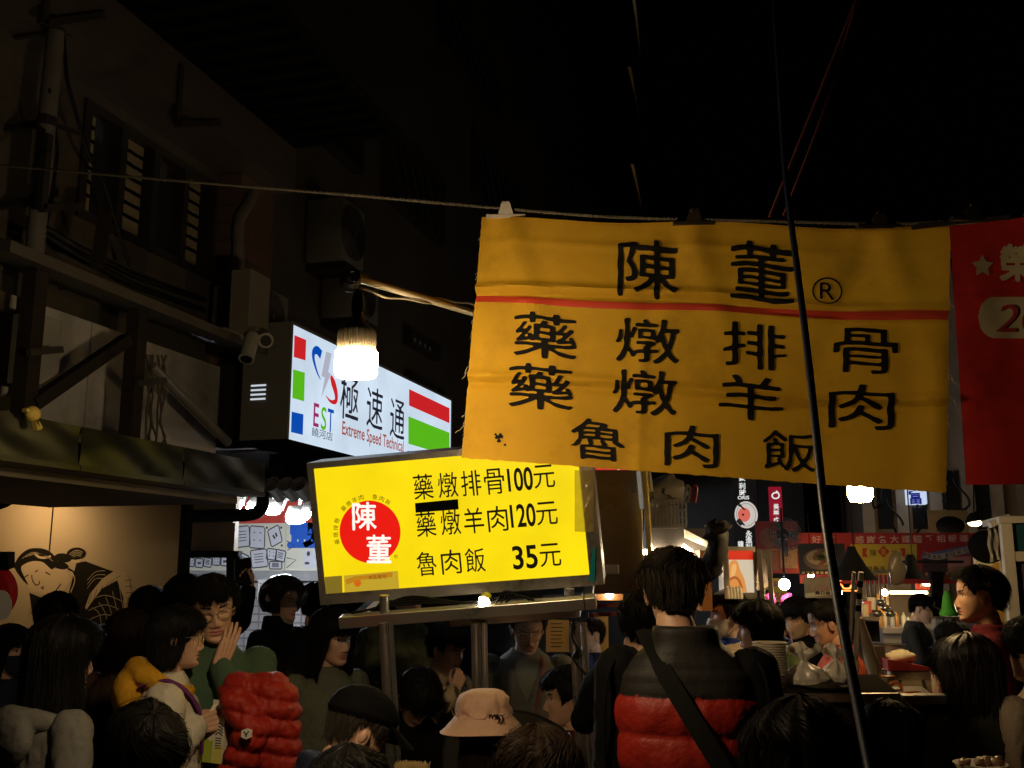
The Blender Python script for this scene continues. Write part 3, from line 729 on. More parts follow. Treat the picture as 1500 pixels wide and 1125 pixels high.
# buildings far down the street, right of the vanishing point
XL_ = onY(1266, 750, 11.6)[0]; b4 = thing('building', (XL_, 11.6, 0), 'brown building hung with cables under the banners', 'building')
m = MB(); m.box((XL_, 11.6, 0), (XL_+8, 18, 5.4)); m.build('wall', mat('brown_render', (.24, .185, .135), .8, var=.3, vscale=1.2), b4, smooth=False)
for px in (1272, 1322, 1372, 1420, 1462):
    m = MB(); q = onY(px, 760, 11.58); m.box((q[0]-.06, 11.50, .0), (q[0]+.06, 11.598, 5.3)); m.build('pilaster', mat('brown_trim', (.32, .26, .195), .7, var=.2), b4, smooth=False)
for px in (1296, 1346, 1396, 1440):
    q0, q1 = onY(px-14, 690, 11.57), onY(px+14, 775, 11.57); m = MB(); m.box((q0[0], 11.555, q1[2]), (q1[0], 11.595, q0[2])); w = m.build('window', DGL, b4, smooth=False)
b5 = thing('building', (-3.0, 21, 0), 'black far building behind the vertical shop signs', 'building')
m = MB(); m.box((-9, 21, 0), (.1, 28, 9.5)); m.build('wall', DK2, b5, smooth=False)

for k, pts_ in enumerate([[(1268, 700), (1285, 745), (1300, 730), (1320, 770)], [(1290, 690), (1296, 740), (1312, 765), (1308, 800)], [(1340, 738), (1352, 760), (1344, 790), (1360, 800)], [(1385, 690), (1378, 735), (1398, 750), (1420, 745)], [(1400, 700), (1418, 740), (1412, 765), (1450, 740)]]):
    m = MB(); q = [onY(x, y, 11.3) for x, y in pts_]; tt = np.linspace(0, 3, 25); m.tube(np.stack([np.interp(tt, range(4), [p_[i] for p_ in q])+.03*np.sin(tt*5+k)*(i == 0) for i in range(3)], 1), .012, 5)
    tag(m.build('cable', BLACK), ['loose cable left of the blue character sign, nearest the bent pole', 'loose cable hanging straight left of the blue character sign', 'loose cable directly beneath the blue character sign', 'loose cable between the blue character sign and the red banner', 'loose cable looping toward the white kiosk'][k], 'cable')
# ------------------------------------------------------------------ lower front: white panels, steel frame and stainless fascia
XP = -2.85
pw = thing('panel_wall', (XP, 3, 2), 'stained white panel wall behind the rusty braces', 'panel wall')
zb, zt = xz(200, 655, XP)[1], xz(200, 495, XP)[1]
yp = [xz(px, 560, XP)[0] for px in (-160, -20, 128, 243, 322)]
for k in range(4):
    m = MB(); m.box((XP-.04, yp[k]+.003, zb), (XP, yp[k+1]-.003, zt)); m.build('panel', WHITEP, pw, smooth=False)
m = MB(); aw0 = xz(-160, 400, -2.5); aw = MB()
aw.hexa([(XP-.05, yp[0], zt+.12), (-2.42, yp[0], zt-.02), (-2.42, yp[4], zt-.02), (XP-.05, yp[4], zt+.12)], [(XP-.05, yp[0], zt+.16), (-2.42, yp[0], zt+.02), (-2.42, yp[4], zt+.02), (XP-.05, yp[4], zt+.16)])
tag(aw.build('awning', mat('dark_awning', (.05, .042, .035), .7, var=.4), smooth=False), 'dark narrow sheet roof above the white panels', 'awning')
sf = thing('steel_bracing', (-2.55, 3, zb), 'rusty steel frame with braces over the white panels', 'frame')
for px in (38, 195):
    m = MB(); q = onX(px, 560, -2.6); m.box((q[0]-.03, q[1]-.03, zb-.1), (q[0]+.03, q[1]+.03, zt+.03)); m.build('post', RUST, sf, smooth=False)
m = MB(); m.bar(onX(48, 592, -2.58), onX(186, 497, -2.58), .045, .045); m.build('brace', RUST, sf, smooth=False)
m = MB(); m.tube([onX(222, 536, -2.62), onX(334, 648, -2.62)], .022, 10); tag(m.build('brace', PVC, sf), 'pale grey tube brace')
for (x0, y0, x1, y1) in [(42, 516, 90, 512), (200, 562, 242, 557)]: m = MB(); m.bar(onX(x0, y0, -2.55), onX(x1, y1, -2.55), .02, .025); m.build('bracket', DARKM, sf, smooth=False)
m = MB(); q = onX(52, 515, -2.7); m.box((q[0]-.05, q[1]-.07, q[2]-.13), (q[0]+.05, q[1]+.07, q[2]+.13)); tag(m.build('junction_box', GREYP, smooth=False), 'small grey junction box on the white panels', 'junction box')
m = MB()
rng = np.random.RandomState(3)
for k in range(7):
    x0 = 205+rng.uniform(0, 30); pts = [onX(x0+rng.uniform(-6, 6)+k*1.5, 520+i*20, -2.62+rng.uniform(-.02, .02)) for i in range(8)]; m.tube(pts, .005, 5)
tag(m.build('wire_tangle', mat('dusty_wire', (.05, .045, .035), .8)), 'tangle of dusty wires beside the rusty post', 'wires')
bx = FY(322, 655, 368, 528, xz(322, 600, XP)[0]+.02)
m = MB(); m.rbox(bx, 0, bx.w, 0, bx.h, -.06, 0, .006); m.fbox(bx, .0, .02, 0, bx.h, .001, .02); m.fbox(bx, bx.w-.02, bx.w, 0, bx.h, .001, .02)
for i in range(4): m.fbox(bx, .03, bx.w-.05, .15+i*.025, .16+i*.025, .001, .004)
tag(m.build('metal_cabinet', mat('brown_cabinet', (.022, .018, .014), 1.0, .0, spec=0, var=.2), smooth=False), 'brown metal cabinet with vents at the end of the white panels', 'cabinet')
XF = -2.4
y_a, y_b = xz(-150, 640, XF)[0], xz(388, 700, XF)[0]; fz1, fz0 = xz(200, 641, XF)[1], xz(200, 694, XF)[1]
WAVY = mat('wavy_stainless', (.045, .047, .042), .36, .9, var=.1, vscale=3, bump=.06, bscale=5)
fa = thing('fascia', (XF, y_b, fz0), 'wavy stainless steel fascia over the arcade', 'fascia')
cuts = [y_a, xz(118, 640, XF)[0], xz(270, 660, XF)[0], y_b]
for k in range(3):
    f = Fr((XF, cuts[k]+.002, fz0), (XF, cuts[k+1]-.002, fz0), (XF, cuts[k]+.002, fz1)); m = MB()
    m.sheet(lambda u, v: f.p(u*f.w, v*f.h, .004*math.sin(u*5+k)*math.sin(v*3)+.0018*math.sin(u*13+v*6)+.0012*mnoise.noise(Vector((u*9, v*3, k)))), 60, 14)
    m.fbox(f, 0, f.w, -.02, 0, -.12, .01); m.fbox(f, 0, f.w, f.h-.02, f.h, -.2, -.02); m.build('steel_sheet', WAVY, fa, angle=50)
m = MB(); m.box((-3.6, y_a, fz0-.05), (XF-.14, y_b, fz0-.02)); m.build('soffit_board', mat('soffit_board', (.12, .095, .07), .7, var=.3), fa, smooth=False)
m = MB()
for (a, c) in (((36, 600), (46, 606)), ((46, 606), (58, 628)), ((50, 608), (54, 630))): m.bar(onX(*a, XF+.03), onX(*c, XF+.03), .018, .012)
m.ell(onX(48, 606, XF+.03), (.02, .03, .025), 10, 8); tag(m.build('ribbon_knot', mat('yellow_ribbon', (.55, .40, .08), .6), angle=60), 'yellow ribbon tied on the stainless fascia', 'ribbon')

# ------------------------------------------------------------------ arcade: mural partition, lamp, round sign
YM = 5.3
mf = FY(-150, 960, 262, 722, YM); 
mu = thing('mural_partition', (mf.O[0]+mf.w/2, YM, 0), 'cream partition painted with a woman in a checked robe', 'partition')
cutu = mf.px(73, 800)[0]
for (u0, u1) in ((0, cutu-.006), (cutu+.006, mf.w)):
    m = MB(); m.fbox(mf, u0, u1, -mf.O[2], mf.h, -.04, 0); m.build('panel', CREAM, mu, smooth=False)
m = MB(); m.fbox(mf, 0, mf.w+.05, mf.h+.001, mf.h+.5, -.06, .05); m.fbox(mf, mf.w+.001, mf.w+.04, -mf.O[2], mf.h, -.05, .02); m.build('frame', BLKM, mu, smooth=False)
PB = mat('paint_black', (.008, .007, .006), .8, spec=.1); PCR = mat('paint_cream', (.36, .30, .22), .7, var=.05); PLIP = mat('paint_lip', (.10, .03, .02), .7); PGR = mat('paint_grey', (.22, .19, .15), .7)
def P(*pts): return [tuple(mf.px(x, y)) for x, y in pts]
def spl(pts, k=6):
    pts = np.array(pts, float); t = np.linspace(0, len(pts)-1, (len(pts)-1)*k+1); out = []
    for q in t:
        i = min(int(q), len(pts)-2); f = q-i; p0, p1, p2, p3 = pts[max(i-1, 0)], pts[i], pts[i+1], pts[min(i+2, len(pts)-1)]
        out.append(.5*((2*p1)+(-p0+p2)*f+(2*p0-5*p1+4*p2-p3)*f*f+(-p0+3*p1-3*p2+p3)*f**3))
    return np.array(out)
ar = MB()
ar.poly(mf, P((43, 868), (60, 875), (100, 872), (112, 825), (125, 822), (160, 835), (185, 842), (195, 890), (205, 960), (60, 960), (48, 905)), .001, .0015, 0)     # robe
ar.poly(mf, P((28, 828), (33, 845), (45, 866), (66, 871), (92, 869), (104, 850), (98, 832), (78, 833), (64, 820), (45, 822)), .0016, .002, 1)                    # face and neck
hp_ = [(20, 829), (25, 820), (31, 812), (43, 804), (58, 803), (70, 806), (79, 813), (85, 823), (77, 834), (70, 829), (62, 823), (48, 822), (37, 826), (31, 832), (36, 845), (42, 857), (34, 850), (25, 838)]
ar.poly(mf, [tuple(q) for q in spl(P(*hp_), 3)], .0021, .0026, 0)
def oval(x, y, rx, ry, tl, n0, mi): ar.poly(mf, P(*[(x+rx*math.cos(a)*math.cos(tl)-ry*math.sin(a)*math.sin(tl), y+rx*math.cos(a)*math.sin(tl)+ry*math.sin(a)*math.cos(tl)) for a in np.linspace(0, 2*math.pi, 25)[:-1]]), n0, n0+.0005, mi)
oval(93, 817, 13, 6.5, .1, .0024, 0); oval(89, 828, 12, 5.5, .2, .0027, 0); oval(112, 811, 14, 9, -.1, .0030, 0); oval(112, 821, 9, 4, -.2, .0018, 1)
for k in range(4): ar.stroke(mf, spl(P((102+k*2, 812+k*1.5), (112, 806+k*2.5), (122-k, 809+k*2))), .004, .0037, .0039, 3)
for k in range(4): ar.stroke(mf, spl(P((33+k*5, 818-k*2), (50+k*4, 809+k), (72+k*2, 816+k*2))), .004, .0031, .0033, 3)
ar.stroke(mf, spl(P((100, 833), (108, 838), (112, 850), (108, 868))), .012, .0026, .0028, 0); ar.stroke(mf, spl(P((104, 868), (110, 850), (106, 838))), .006, .003, .0032, 1)
ar.stroke(mf, spl(P((51, 811), (58, 816), (66, 817), (75, 815))), .014, .003, .0031, 1)
for q in [((47, 842), (48, 850), (53, 857), (58, 855), (58, 851)), ((52, 838), (56, 835)), ((36, 846), (42, 842)), ((67, 838), (74, 842)), ((80, 868), (86, 860), (90, 855))]: ar.stroke(mf, spl(P(*q)), .007, .0022, .0028, 0)
ar.poly(mf, P((59, 861), (65, 858), (64, 864)), .0022, .0028, 2)
ar.poly(mf, P((125, 890), (132, 870), (150, 848), (168, 836), (184, 838), (190, 850), (196, 885), (196, 905), (182, 905), (181, 875), (172, 850), (150, 862), (136, 880), (127, 893)), .0021, .0024, 1)
for k in range(6): ar.stroke(mf, P((130+k*8, 885-k*7.6), (134+k*8.6, 868-k*5)), .003, .0025, .0027, 0)
for k in range(6): ar.stroke(mf, P((183+k, 850+k*9), (193+k*.5, 850+k*9)), .003, .0025, .0027, 0)
for k in range(5): ar.stroke(mf, spl(P((135+k*10, 890-k*8), (146+k*9, 900), (150+k*10, 930))), .005, .0017, .0019, 3)
for k in range(4): ar.stroke(mf, spl(P((130, 880+k*14), (155, 872+k*14), (182, 882+k*14))), .005, .0017, .0019, 3)
for k in range(3): ar.stroke(mf, spl(P((128, 850+k*6), (140, 838+k*5), (155, 836+k*6))), .004, .0017, .0019, 3)
ar.build('painted_woman', [PB, PCR, PLIP, PGR], mu, smooth=False)
lampq = D(-1, 728, 5.95)
t = thing('cone_lamp', lampq, 'black cone shade lamp lighting the cream partition at the left edge', 'lamp')
ax = rotm('Y', rad(18)) @ rotm('X', rad(38))
m = MB(); m.lathe([(.012, .10), (.03, .095), (.035, .05), (.075, -.03), (.078, -.035), (.070, -.03), (.030, .045)], lampq, 28, axis=ax); m.build('lamp_shade', BLACK, t)
m = MB(); m.ell(lampq+ax @ np.array([0, 0, -.012]), (.036, .036, .036), 16, 10); m.build('bulb', glow('warm_bulb', (1, .60, .24), 330), t)
m = MB(); m.tube([lampq+ax @ np.array([0, 0, .09]), lampq+np.array([0, .05, .2]), lampq+np.array([.0, .05, 3-lampq[2]-.2])], .008, 8); m.build('arm', BLACK, t)
rf = Fr(D(-70, 905, 4.6), D(14, 905, 4.6), D(-70, 838, 4.6)); t = thing('round_sign', rf.O, 'round red sign cut by the left edge with a black cap', 'sign')
m = MB(); m.disc(rf, rf.w/2, rf.h/2, rf.w/2, -.08, 0, 48, 0, rf.w*.52); m.build('disc', mat('red_gloss', (.55, .02, .02), .3), t)
m = MB(); m.disc(rf, rf.w*.86, rf.h*.28, .05, .002, .006, 24, 0, .07); m.build('white_dot', mat('sign_white', (.8, .8, .78), .4), t)
m = MB(); m.fbox(rf, rf.w*.3, rf.w*.98, rf.h*1.05, rf.h*1.4, -.06, .002); m.build('cap', BLACK, t)

# ------------------------------------------------------------------ game shop behind the arcade: boards, lamps, window wall
YS = 9.2
sw = thing('game_shop', (-3.6, YS, 0), 'bright shop front with cartoon boards and red header', 'shop')
bf = FY(240, 836, 470, 767, YS)
m = MB(); m.fbox(bf, 0, bf.w, bf.h+.001, bf.h+.42, -.06, .01); m.build('header', mat('red_header', (.62, .07, .05), .5), sw, smooth=False)
BW = mat('board_cream', (.72, .70, .60), .45, var=.04); DRW = mat('board_lilac', (.66, .66, .74), .45, var=.03); LN = mat('board_line', (.05, .05, .06), .6)
cu = bf.px(418, 800)[0]
for (u0, u1) in ((0, cu-.004), (cu+.004, bf.w)): m = MB(); m.fbox(bf, u0, u1, 0, bf.h, -.03, 0); m.build('board', BW, sw, smooth=False)
def B(*pts): return [tuple(bf.px(x, y)) for x, y in pts]
d = MB(); rng = np.random.RandomState(5)
def card(cx, cy, w, h, r, kind):
    c, s = math.cos(r), math.sin(r); q = lambda x, y: (cx+(x*c-y*s)*w/2, cy+(x*s+y*c)*h/2); ring = [q(x, y) for x, y in ((-1, -.85), (-.85, -1), (.8, -1), (1, -.8), (1, .85), (.85, 1), (-.85, 1), (-1, .85))]
    d.poly(bf, B(*ring), .001, .002, 0); d.stroke(bf, B(*ring, ring[0]), .012, .003, .0031, 1)
    if kind == 0:
        for x, y in ((-.4, -.4), (.4, -.4), (-.4, .3), (.4, .3)): d.stroke(bf, B(q(x-.08, y), q(x+.08, y-.05)), .014, .003, .0031, 1)
    elif kind == 1:
        for y in (-.5, -.2, .1, .4): d.stroke(bf, B(q(-.6, y), q(.5, y)), .008, .003, .0031, 1)
    else: d.stroke(bf, B(q(-.3, -.2), q(-.1, .3)), .02, .003, .0031, 1); d.stroke(bf, B(q(.2, -.3), q(.3, .2)), .02, .003, .0031, 1)
card(356, 786, 20, 30, -.08, 1); card(377, 787, 22, 32, .05, 0); card(403, 785, 17, 26, -.35, 2); card(380, 818, 24, 26, -.1, 1); card(398, 812, 14, 16, .1, 0); card(411, 814, 14, 16, .2, 1); card(404, 828, 18, 11, 0, 1); card(358, 822, 12, 20, .3, 1)
for x, y in ((391, 773), (412, 773), (413, 799)): d.disc(bf, *bf.px(x, y), .012, .001, .003, 12, 1)
for k in range(6): card(267+k*12.5, 824+rng.uniform(-3, 3), 11, 13, rng.uniform(-.15, .15), int(rng.randint(3)))
d.disc(bf, *bf.px(455, 819), .085, .001, .002, 24, 0, .10); d.disc(bf, *bf.px(452, 811), .018, .003, .004, 16, 1, .025); d.disc(bf, *bf.px(450, 825), .028, .003, .004, 16, 1, .014)
for q in [((421, 806), (432, 800), (420, 792)), ((420, 832), (434, 820), (420, 817))]: d.stroke(bf, B(*q), .01, .003, .0031, 1)
BLU = mat('board_blue', (.02, .12, .62), .5)
d.add(*(lambda Vf: (bf.arr(np.array(Vf[0])*np.array([.36, .36])+np.array(bf.px(423, 800)), .003), Vf[1]))(brush('藍', bold=.06, blur=1.4, level=.35)), 2)
d.add(*(lambda Vf: (bf.arr(np.array(Vf[0])*np.array([.30, .34])+np.array(bf.px(446, 800)), .003), Vf[1]))(brush('克', bold=.06, blur=1.4, level=.35)), 2)
d.build('cartoon_drawing', [DRW, LN, BLU], sw, smooth=False)
m = MB(); m.fbox(bf, 0, bf.w, -.10, -.002, -.05, .02); 
for px in (342, 420, 424): u = bf.px(px, 850)[0]; m.fbox(bf, u-.03, u+.03, -1.2, -.101, -.05, .02)
m.build('window_frame', mat('pale_aluminium', (.6, .6, .62), .35, .5), sw, smooth=False)
m = MB(); m.fbox(bf, 0, bf.w, -bf.O[2], -.1, -.10, -.06); m.build('wall', tiles('shop_bricks', (.36, .34, .36), (.16, .15, .15), .16, .08, 0), sw, smooth=False)
m = MB(); pf = bf; m.fbox(bf, *[bf.px(x, 860)[0] for x in (380, 396)], bf.px(0, 875)[1], bf.px(0, 848)[1], .021, .03); tag(m.build('poster', mat('poster_white', (.75, .75, .75), .5), sw, smooth=False), 'white poster')
m = MB(); text(m, bf, '7折', *bf.px(388, 858), .09, .08, .031); m.build('lettering', LN, sw, smooth=False)
m = MB(); m.fbox(bf, *[bf.px(x, 860)[0] for x in (347, 357)], bf.px(0, 860)[1], bf.px(0, 846)[1], .021, .05); m.build('lit_sign', glow('amber_sign', (1, .62, .03), 1.0), sw, smooth=False)
# dark panel and insulated pipe in front of the shop
m = MB(); df = FY(258, 816, 345, 700, 6.6); m.fbox(df, 0, df.w, 0, df.h, -.05, 0); m.fbox(df, 0, df.w, df.h*.42, df.h*.46, .001, .03)
tag(m.build('partition_board', mat('brown_board', (.13, .08, .045), .8, var=.2), smooth=False), 'brown board between cream partition and shop front', 'board')
m = MB(); m.bar(onY(340, 812, 6.55), onY(340, 905, 6.55), .06, .06); m.bar(onY(260, 812, 6.55), onY(352, 812, 6.55), .05, .05); m.bar(onY(258, 702, 6.55), onY(258, 905, 6.55), .05, .05)
m.bar(onY(350, 815, 6.55), onY(350, 905, 6.55), .04, .04); tag(m.build('black_doorway', BLKM, smooth=False), 'black door frame below the brown board', 'frame')
m = MB(); m.tube(spl([onY(250, 757, 6.3), onY(330, 755, 6.3), onY(365, 754, 6.3), onY(380, 748, 6.3), onY(385, 735, 6.3), onY(385, 690, 6.3)]), .045, 16); tag(m.build('insulated_pipe', BLKM), 'thick black bent pipe before the shop front', 'pipe')
LED = glow('white_led', (.86, .93, 1.0), 750)
led0 = None
for k, (px, py, w, lab) in enumerate([(350, 727, .08, 'cold white floodlight beside the fascia end, the highest one'), (371, 735, .08, 'cold white floodlight just left of the black bent pipe'), (402, 735, .14, 'cold white floodlight under the can lamps'), (436, 748, .17, 'widest cold white floodlight, over the blue board lettering'), (450, 741, .07, 'small cold white floodlight touching the menu sign frame')]):
    q = onY(px, py, 7.2); t = thing('floodlight', q, lab, 'floodlight', 'cold white floodlights in the shop'); A = rotm('X', rad(-35))
    f = Fr(q+A @ np.array([-w/2, 0, -.045]), q+A @ np.array([w/2, 0, -.045]), q+A @ np.array([-w/2, 0, .045]))
    m = MB(); m.rbox(f, -.012, w+.012, -.012, .102, -.05, -.002, .006); m.bar(f.p(w/2, .05, -.05), f.p(w/2, .05, -.05)+(0, 0, .22), .012, .03); m.build('housing', GREYP, t)
    m = MB(); m.ell(f.p(w/2, -.032, -.025), (w*.5, .04, .032), 18, 10); m.build('lamp_globe', LED, t)
m = MB(); m.bar(onY(340, 712, 7.2), onY(460, 712, 7.2), .05, .05); tag(m.build('lamp_rail', GREYP, smooth=False), 'grey rail that carries the cold white floodlights', 'rail')

# ------------------------------------------------------------------ white sign box over the street
XS = -2.30
sf_ = Fr(onX(420, 650, XS), onX(660, 709, XS), onX(428, 470, XS))
z1 = (onX(428, 470, XS)[2]+onX(662, 585, XS)[2])/2; z0 = (onX(420, 650, XS)[2]+onX(520, 673, XS)[2])/2; ys0 = onX(424, 560, XS)[1]; ys1 = onX(661, 620, XS)[1]
ef = Fr((XS, ys0, z0), (XS, ys1, z0), (XS, ys0, z1))
es = thing('sign_box', (XS, ys0, z0), 'white glowing shop sign box with coloured squares and bolt emblem', 'sign')
m = MB(); m.fbox(ef, 0, ef.w, 0, .02, -.25, .004); m.build('bottom_plate', mat('shade_black_plate', (.006, .006, .006), 1.0, var=0, spec=0), es, smooth=False)  # underside of the casing coloured near black to stand in for shade
m = MB(); m.fbox(ef, 0, ef.w, ef.h-.015, ef.h, -.25, .004); m.fbox(ef, -.006, .010, .0205, ef.h-.0155, -.25, .004); m.fbox(ef, ef.w-.01, ef.w+.006, .0205, ef.h-.0155, -.25, .004); m.fbox(ef, .0, ef.w, .02, ef.h-.02, -.25, -.245)
m.build('casing', mat('sign_casing', (.12, .115, .10), .55, .3, var=.15), es, smooth=False)
m = MB(); sd = Fr(ef.p(-.006, 0, -.25), ef.p(-.006, 0, 0), ef.p(-.006, ef.h, -.25))
for k in range(4): m.fbox(sd, .05, .13, ef.h*.36+k*.022, ef.h*.36+k*.022+.008, .001, .004)
m.build('vent', glow('vent_glow', (.8, .9, 1), .7), es, smooth=False)
m = MB(); m.fbox(ef, .010, ef.w-.01, .02, ef.h-.015, -.02, 0); m.build('face_panel', glow('sign_face', (.66, .80, .95), .92, uneven=.14), es, smooth=False)
E = lambda *p: [tuple(ef.px(x, y)) for x, y in p]
cR_, cG_, cB_ = glow('sign_red', (.62, .015, .02), .9), glow('sign_green', (.10, .50, .01), .9), glow('sign_blue', (.0, .07, .45), .9); cK = glow('sign_black', (.02, .022, .04), .6); cS = glow('sign_silver', (.45, .47, .58), .9); cDR = glow('sign_darkred', (.35, .05, .03), .9)
for pts_, c__ in ((((431, 491), (448, 498), (447, 528), (430, 523)), cR_), (((429, 541), (446, 546), (445, 588), (428, 583)), cG_), (((427, 603), (444, 607), (443, 637), (426, 633)), cB_),
                  (((599, 570), (658, 598), (658, 620), (599, 594)), cR_), (((598, 610), (658, 634), (658, 668), (598, 650)), cG_), (((597, 660), (658, 680), (658, 700), (597, 684)), cB_)):
    m = MB(); m.poly(ef, E(*pts_), .001, .002); m.build('colour_block', c__, es, smooth=False)
m = MB()
m.stroke(ef, spl(E((470, 520), (464, 513), (459, 516), (459, 527), (464, 545), (469, 556))), np.interp(np.linspace(0, 1, 31), [0, .3, 1], [.05, .04, .004]), .001, .002, 2)
m.stroke(ef, spl(E((477, 580), (484, 588), (491, 588), (492, 578), (489, 565), (484, 551))), np.interp(np.linspace(0, 1, 31), [0, .5, .85, 1], [.004, .035, .05, .02]), .001, .002, 0)
m.poly(ef, E((477, 515), (485, 518), (480, 545), (484, 548), (470, 582), (475, 553), (470, 551)), .002, .003, 3)
m.build('emblem', [cR_, cG_, cB_, cS], es, smooth=False)
m = MB()
for ch, x, y, w, h, mi in [('E', 463, 608, 8, 29, 0), ('S', 474, 613, 8, 30, 1), ('T', 484, 616, 9, 29, 2)]:
    a, c_ = ef.px(x-w/2, y), ef.px(x+w/2, y); 
    text(m, ef, ch, *ef.px(x, y), abs(c_[0]-a[0]), .118, .001, mi, bold=.01)
text(m, ef, '饒河店', *ef.px(472, 636), .23, .045, .001, 3)
for ch, x, y in (('極', 512, 582), ('速', 549, 598), ('通', 582, 614)):
    V, F = brush(ch, bold=.012, blur=1.1, level=.42, rough=.2); u, v = ef.px(x, y); m.add(ef.arr((V-.5)*np.array([.225, .235 if ch != '極' else .25])+np.array([u, v]), .001), F, 3)
u0, u1 = ef.px(501, 630), ef.px(591, 656)
text(m, ef, 'Extreme Speed Technical', (u0[0]+u1[0])/2, (u0[1]+u1[1])/2, u1[0]-u0[0], .095, .001, 4, bold=.012)
m.build('lettering', [glow('sign_plum', (.35, .02, .12), .9), cG_, cB_, cK, cDR], es, smooth=False)
# two dark boxes and three can lamps under the sign box
f = FY(393, 712, 449, 664, 6.3); t = thing('speaker_box', f.O, 'dark double speaker box under the white sign box', 'speaker')
m = MB(); m.rbox(f, 0, f.w*.46, 0, f.h, -.2, 0, .01); m.rbox(f, f.w*.49, f.w, 0, f.h*.92, -.2, 0, .01); m.build('casing', BLACK, t)
t = thing('can_lamp_bar', onY(423, 716, 6.2), 'bar of three steel can lamps above the floodlights', 'lamp bar'); 
for px in (402, 422, 441):
    m = MB(); q = onY(px, 715, 6.2); A = rotm('X', rad(60)); m.lathe([(.0, -.12), (.045, -.11), (.06, .05), (.056, .05), (.03, -.05), (0, -.06)], q, 20, axis=A); m.build('can', STEEL, t)
m = MB(); m.fbox(FY(393, 730, 452, 704, 6.3), 0, .26, 0, .11, -.02, 0); m.build('back_plate', mat('pale_plate', (.45, .42, .34), .5), t, smooth=False)
# security cameras and electric box beside the sign box
m = MB(); q = onX(366, 450, -2.45); m.box((q[0]-.05, q[1]-.09, q[2]-.16), (q[0]+.05, q[1]+.09, q[2]+.16)); tag(m.build('meter_box', mat('meter_box', (.12, .105, .08), .6), smooth=False), 'tall beige box above the security cameras', 'box')
for k, (px, py, ang) in enumerate([(386, 494, 20), (366, 508, -50)]):
    q = onX(px, py, -2.35); t = thing('security_camera', q, ['pale bullet security camera beside the white sign box', 'pale bullet security camera pointing down below the beige box'][k], 'camera')
    dv = norm([.5, -.6, -.35]) if k == 0 else norm([.1, -.5, -.9]); m = MB(); m.tube([q-dv*.07, q-dv*.065, q+dv*.06, q+dv*.075], [.015, .033, .033, .036], 18); m.build('body', mat('camera_white', (.24, .23, .20), .5), t)
    m = MB(); m.tube([q+dv*.0752, q+dv*.078], .026, 18); m.build('lens', BLACK, t)
    m = MB(); m.tube([q, q+np.array([-.06, .03, .06]), q+np.array([-.16, .03, .1])], .012, 8); m.build('mount', GREYP, t)
# ------------------------------------------------------------------ hanging LED bulb on its pole
BD = 2.36
t = thing('hanging_bulb', D(521, 520, BD), 'lit fat LED bulb hanging from a thin pole left of the yellow banner', 'bulb')
c = D(521, 553, BD); up_ = np.array([0, 0, 1.0]); k = BD/FPX*1.0
m = MB(); m.lathe([(.0, 0), (.030*.9, 0), (29*k, 1.5*k), (31*k, 7*k), (31.5*k, 20*k), (31*k, 37*k), (29.5*k, 39.3*k), (25*k, 39.5*k)], c, 40); m.build('diffuser', glow('bulb_glow', (1, .74, .42), 330), t)
m = MB(); n = 40
prof = [(28.0, 39.9), (28.6, 50), (28.4, 66), (26.8, 70), (21, 76), (13, 83), (8.6, 90), (8, 99)]
V, F = [], []
for i, (r, z) in enumerate(prof):
    for j in range(n*4):
        a = 2*math.pi*j/(n*4); fin = 1.0 if i in (0,) else (1-.10*(1 if (j//2) % 2 else 0) if i < 3 else 1-.06*(1 if (j//4) % 2 else 0)*(i < 6)); V.append(c+np.array([r*k*fin*math.cos(a), r*k*fin*math.sin(a), z*k]))
for i in range(len(prof)-1):
    for j in range(n*4): F.append((i*n*4+j, i*n*4+(j+1) % (n*4), (i+1)*n*4+(j+1) % (n*4), (i+1)*n*4+j))
m.add(V, F); m.build('heat_sink', mat('gold_white_plastic', (.26, .21, .14), .4, .2, var=.1), t, angle=25)
m = MB(); m.lathe([(8.2*k, 98*k), (9.5*k, 100*k), (9.5*k, 116*k), (7*k, 128*k), (3*k, 132*k)], c, 20); m.build('socket', BLACK, t)
m = MB(); m.tube([c+up_*131*k, c+up_*145*k], .005, 8); m.build('cord', BLACK, t)
pa, pb_ = D(519, 406, BD), D(705, 462, 3.10); t = thing('lamp_pole', pb_, 'thin pole reaching out from behind the yellow banner to the bulb', 'pole')
m = MB(); m.tube([pa, pa+(pb_-pa)*1.5], .0105, 12); m.build('tube', mat('yellowed_pole', (.45, .40, .30), .35, .3, var=.15), t)
m = MB()
for i, off in enumerate((.012, -.014)):
    q = []
    for s_ in np.linspace(0, 1.4, 40): q.append(pa+(pb_-pa)*s_+up_*(off-.012*math.sin(s_*5+i))+np.array([.004*math.sin(s_*17), 0, .003*math.sin(s_*23)]))
    m.tube(q, .0032, 6)
m.build('wire', mat('lamp_wire', (.30, .25, .16), .5), t)
m = MB()
for k_ in range(5): m.tube([pa+np.array([.018*math.cos(a)*(1+.1*k_)-.004*k_, .006*k_-.012, .018*math.sin(a)*(1+.1*k_)-.004]) for a in np.linspace(0, 2*math.pi, 20)], .0035, 6, caps=False)
m.build('knot', BLACK, t)

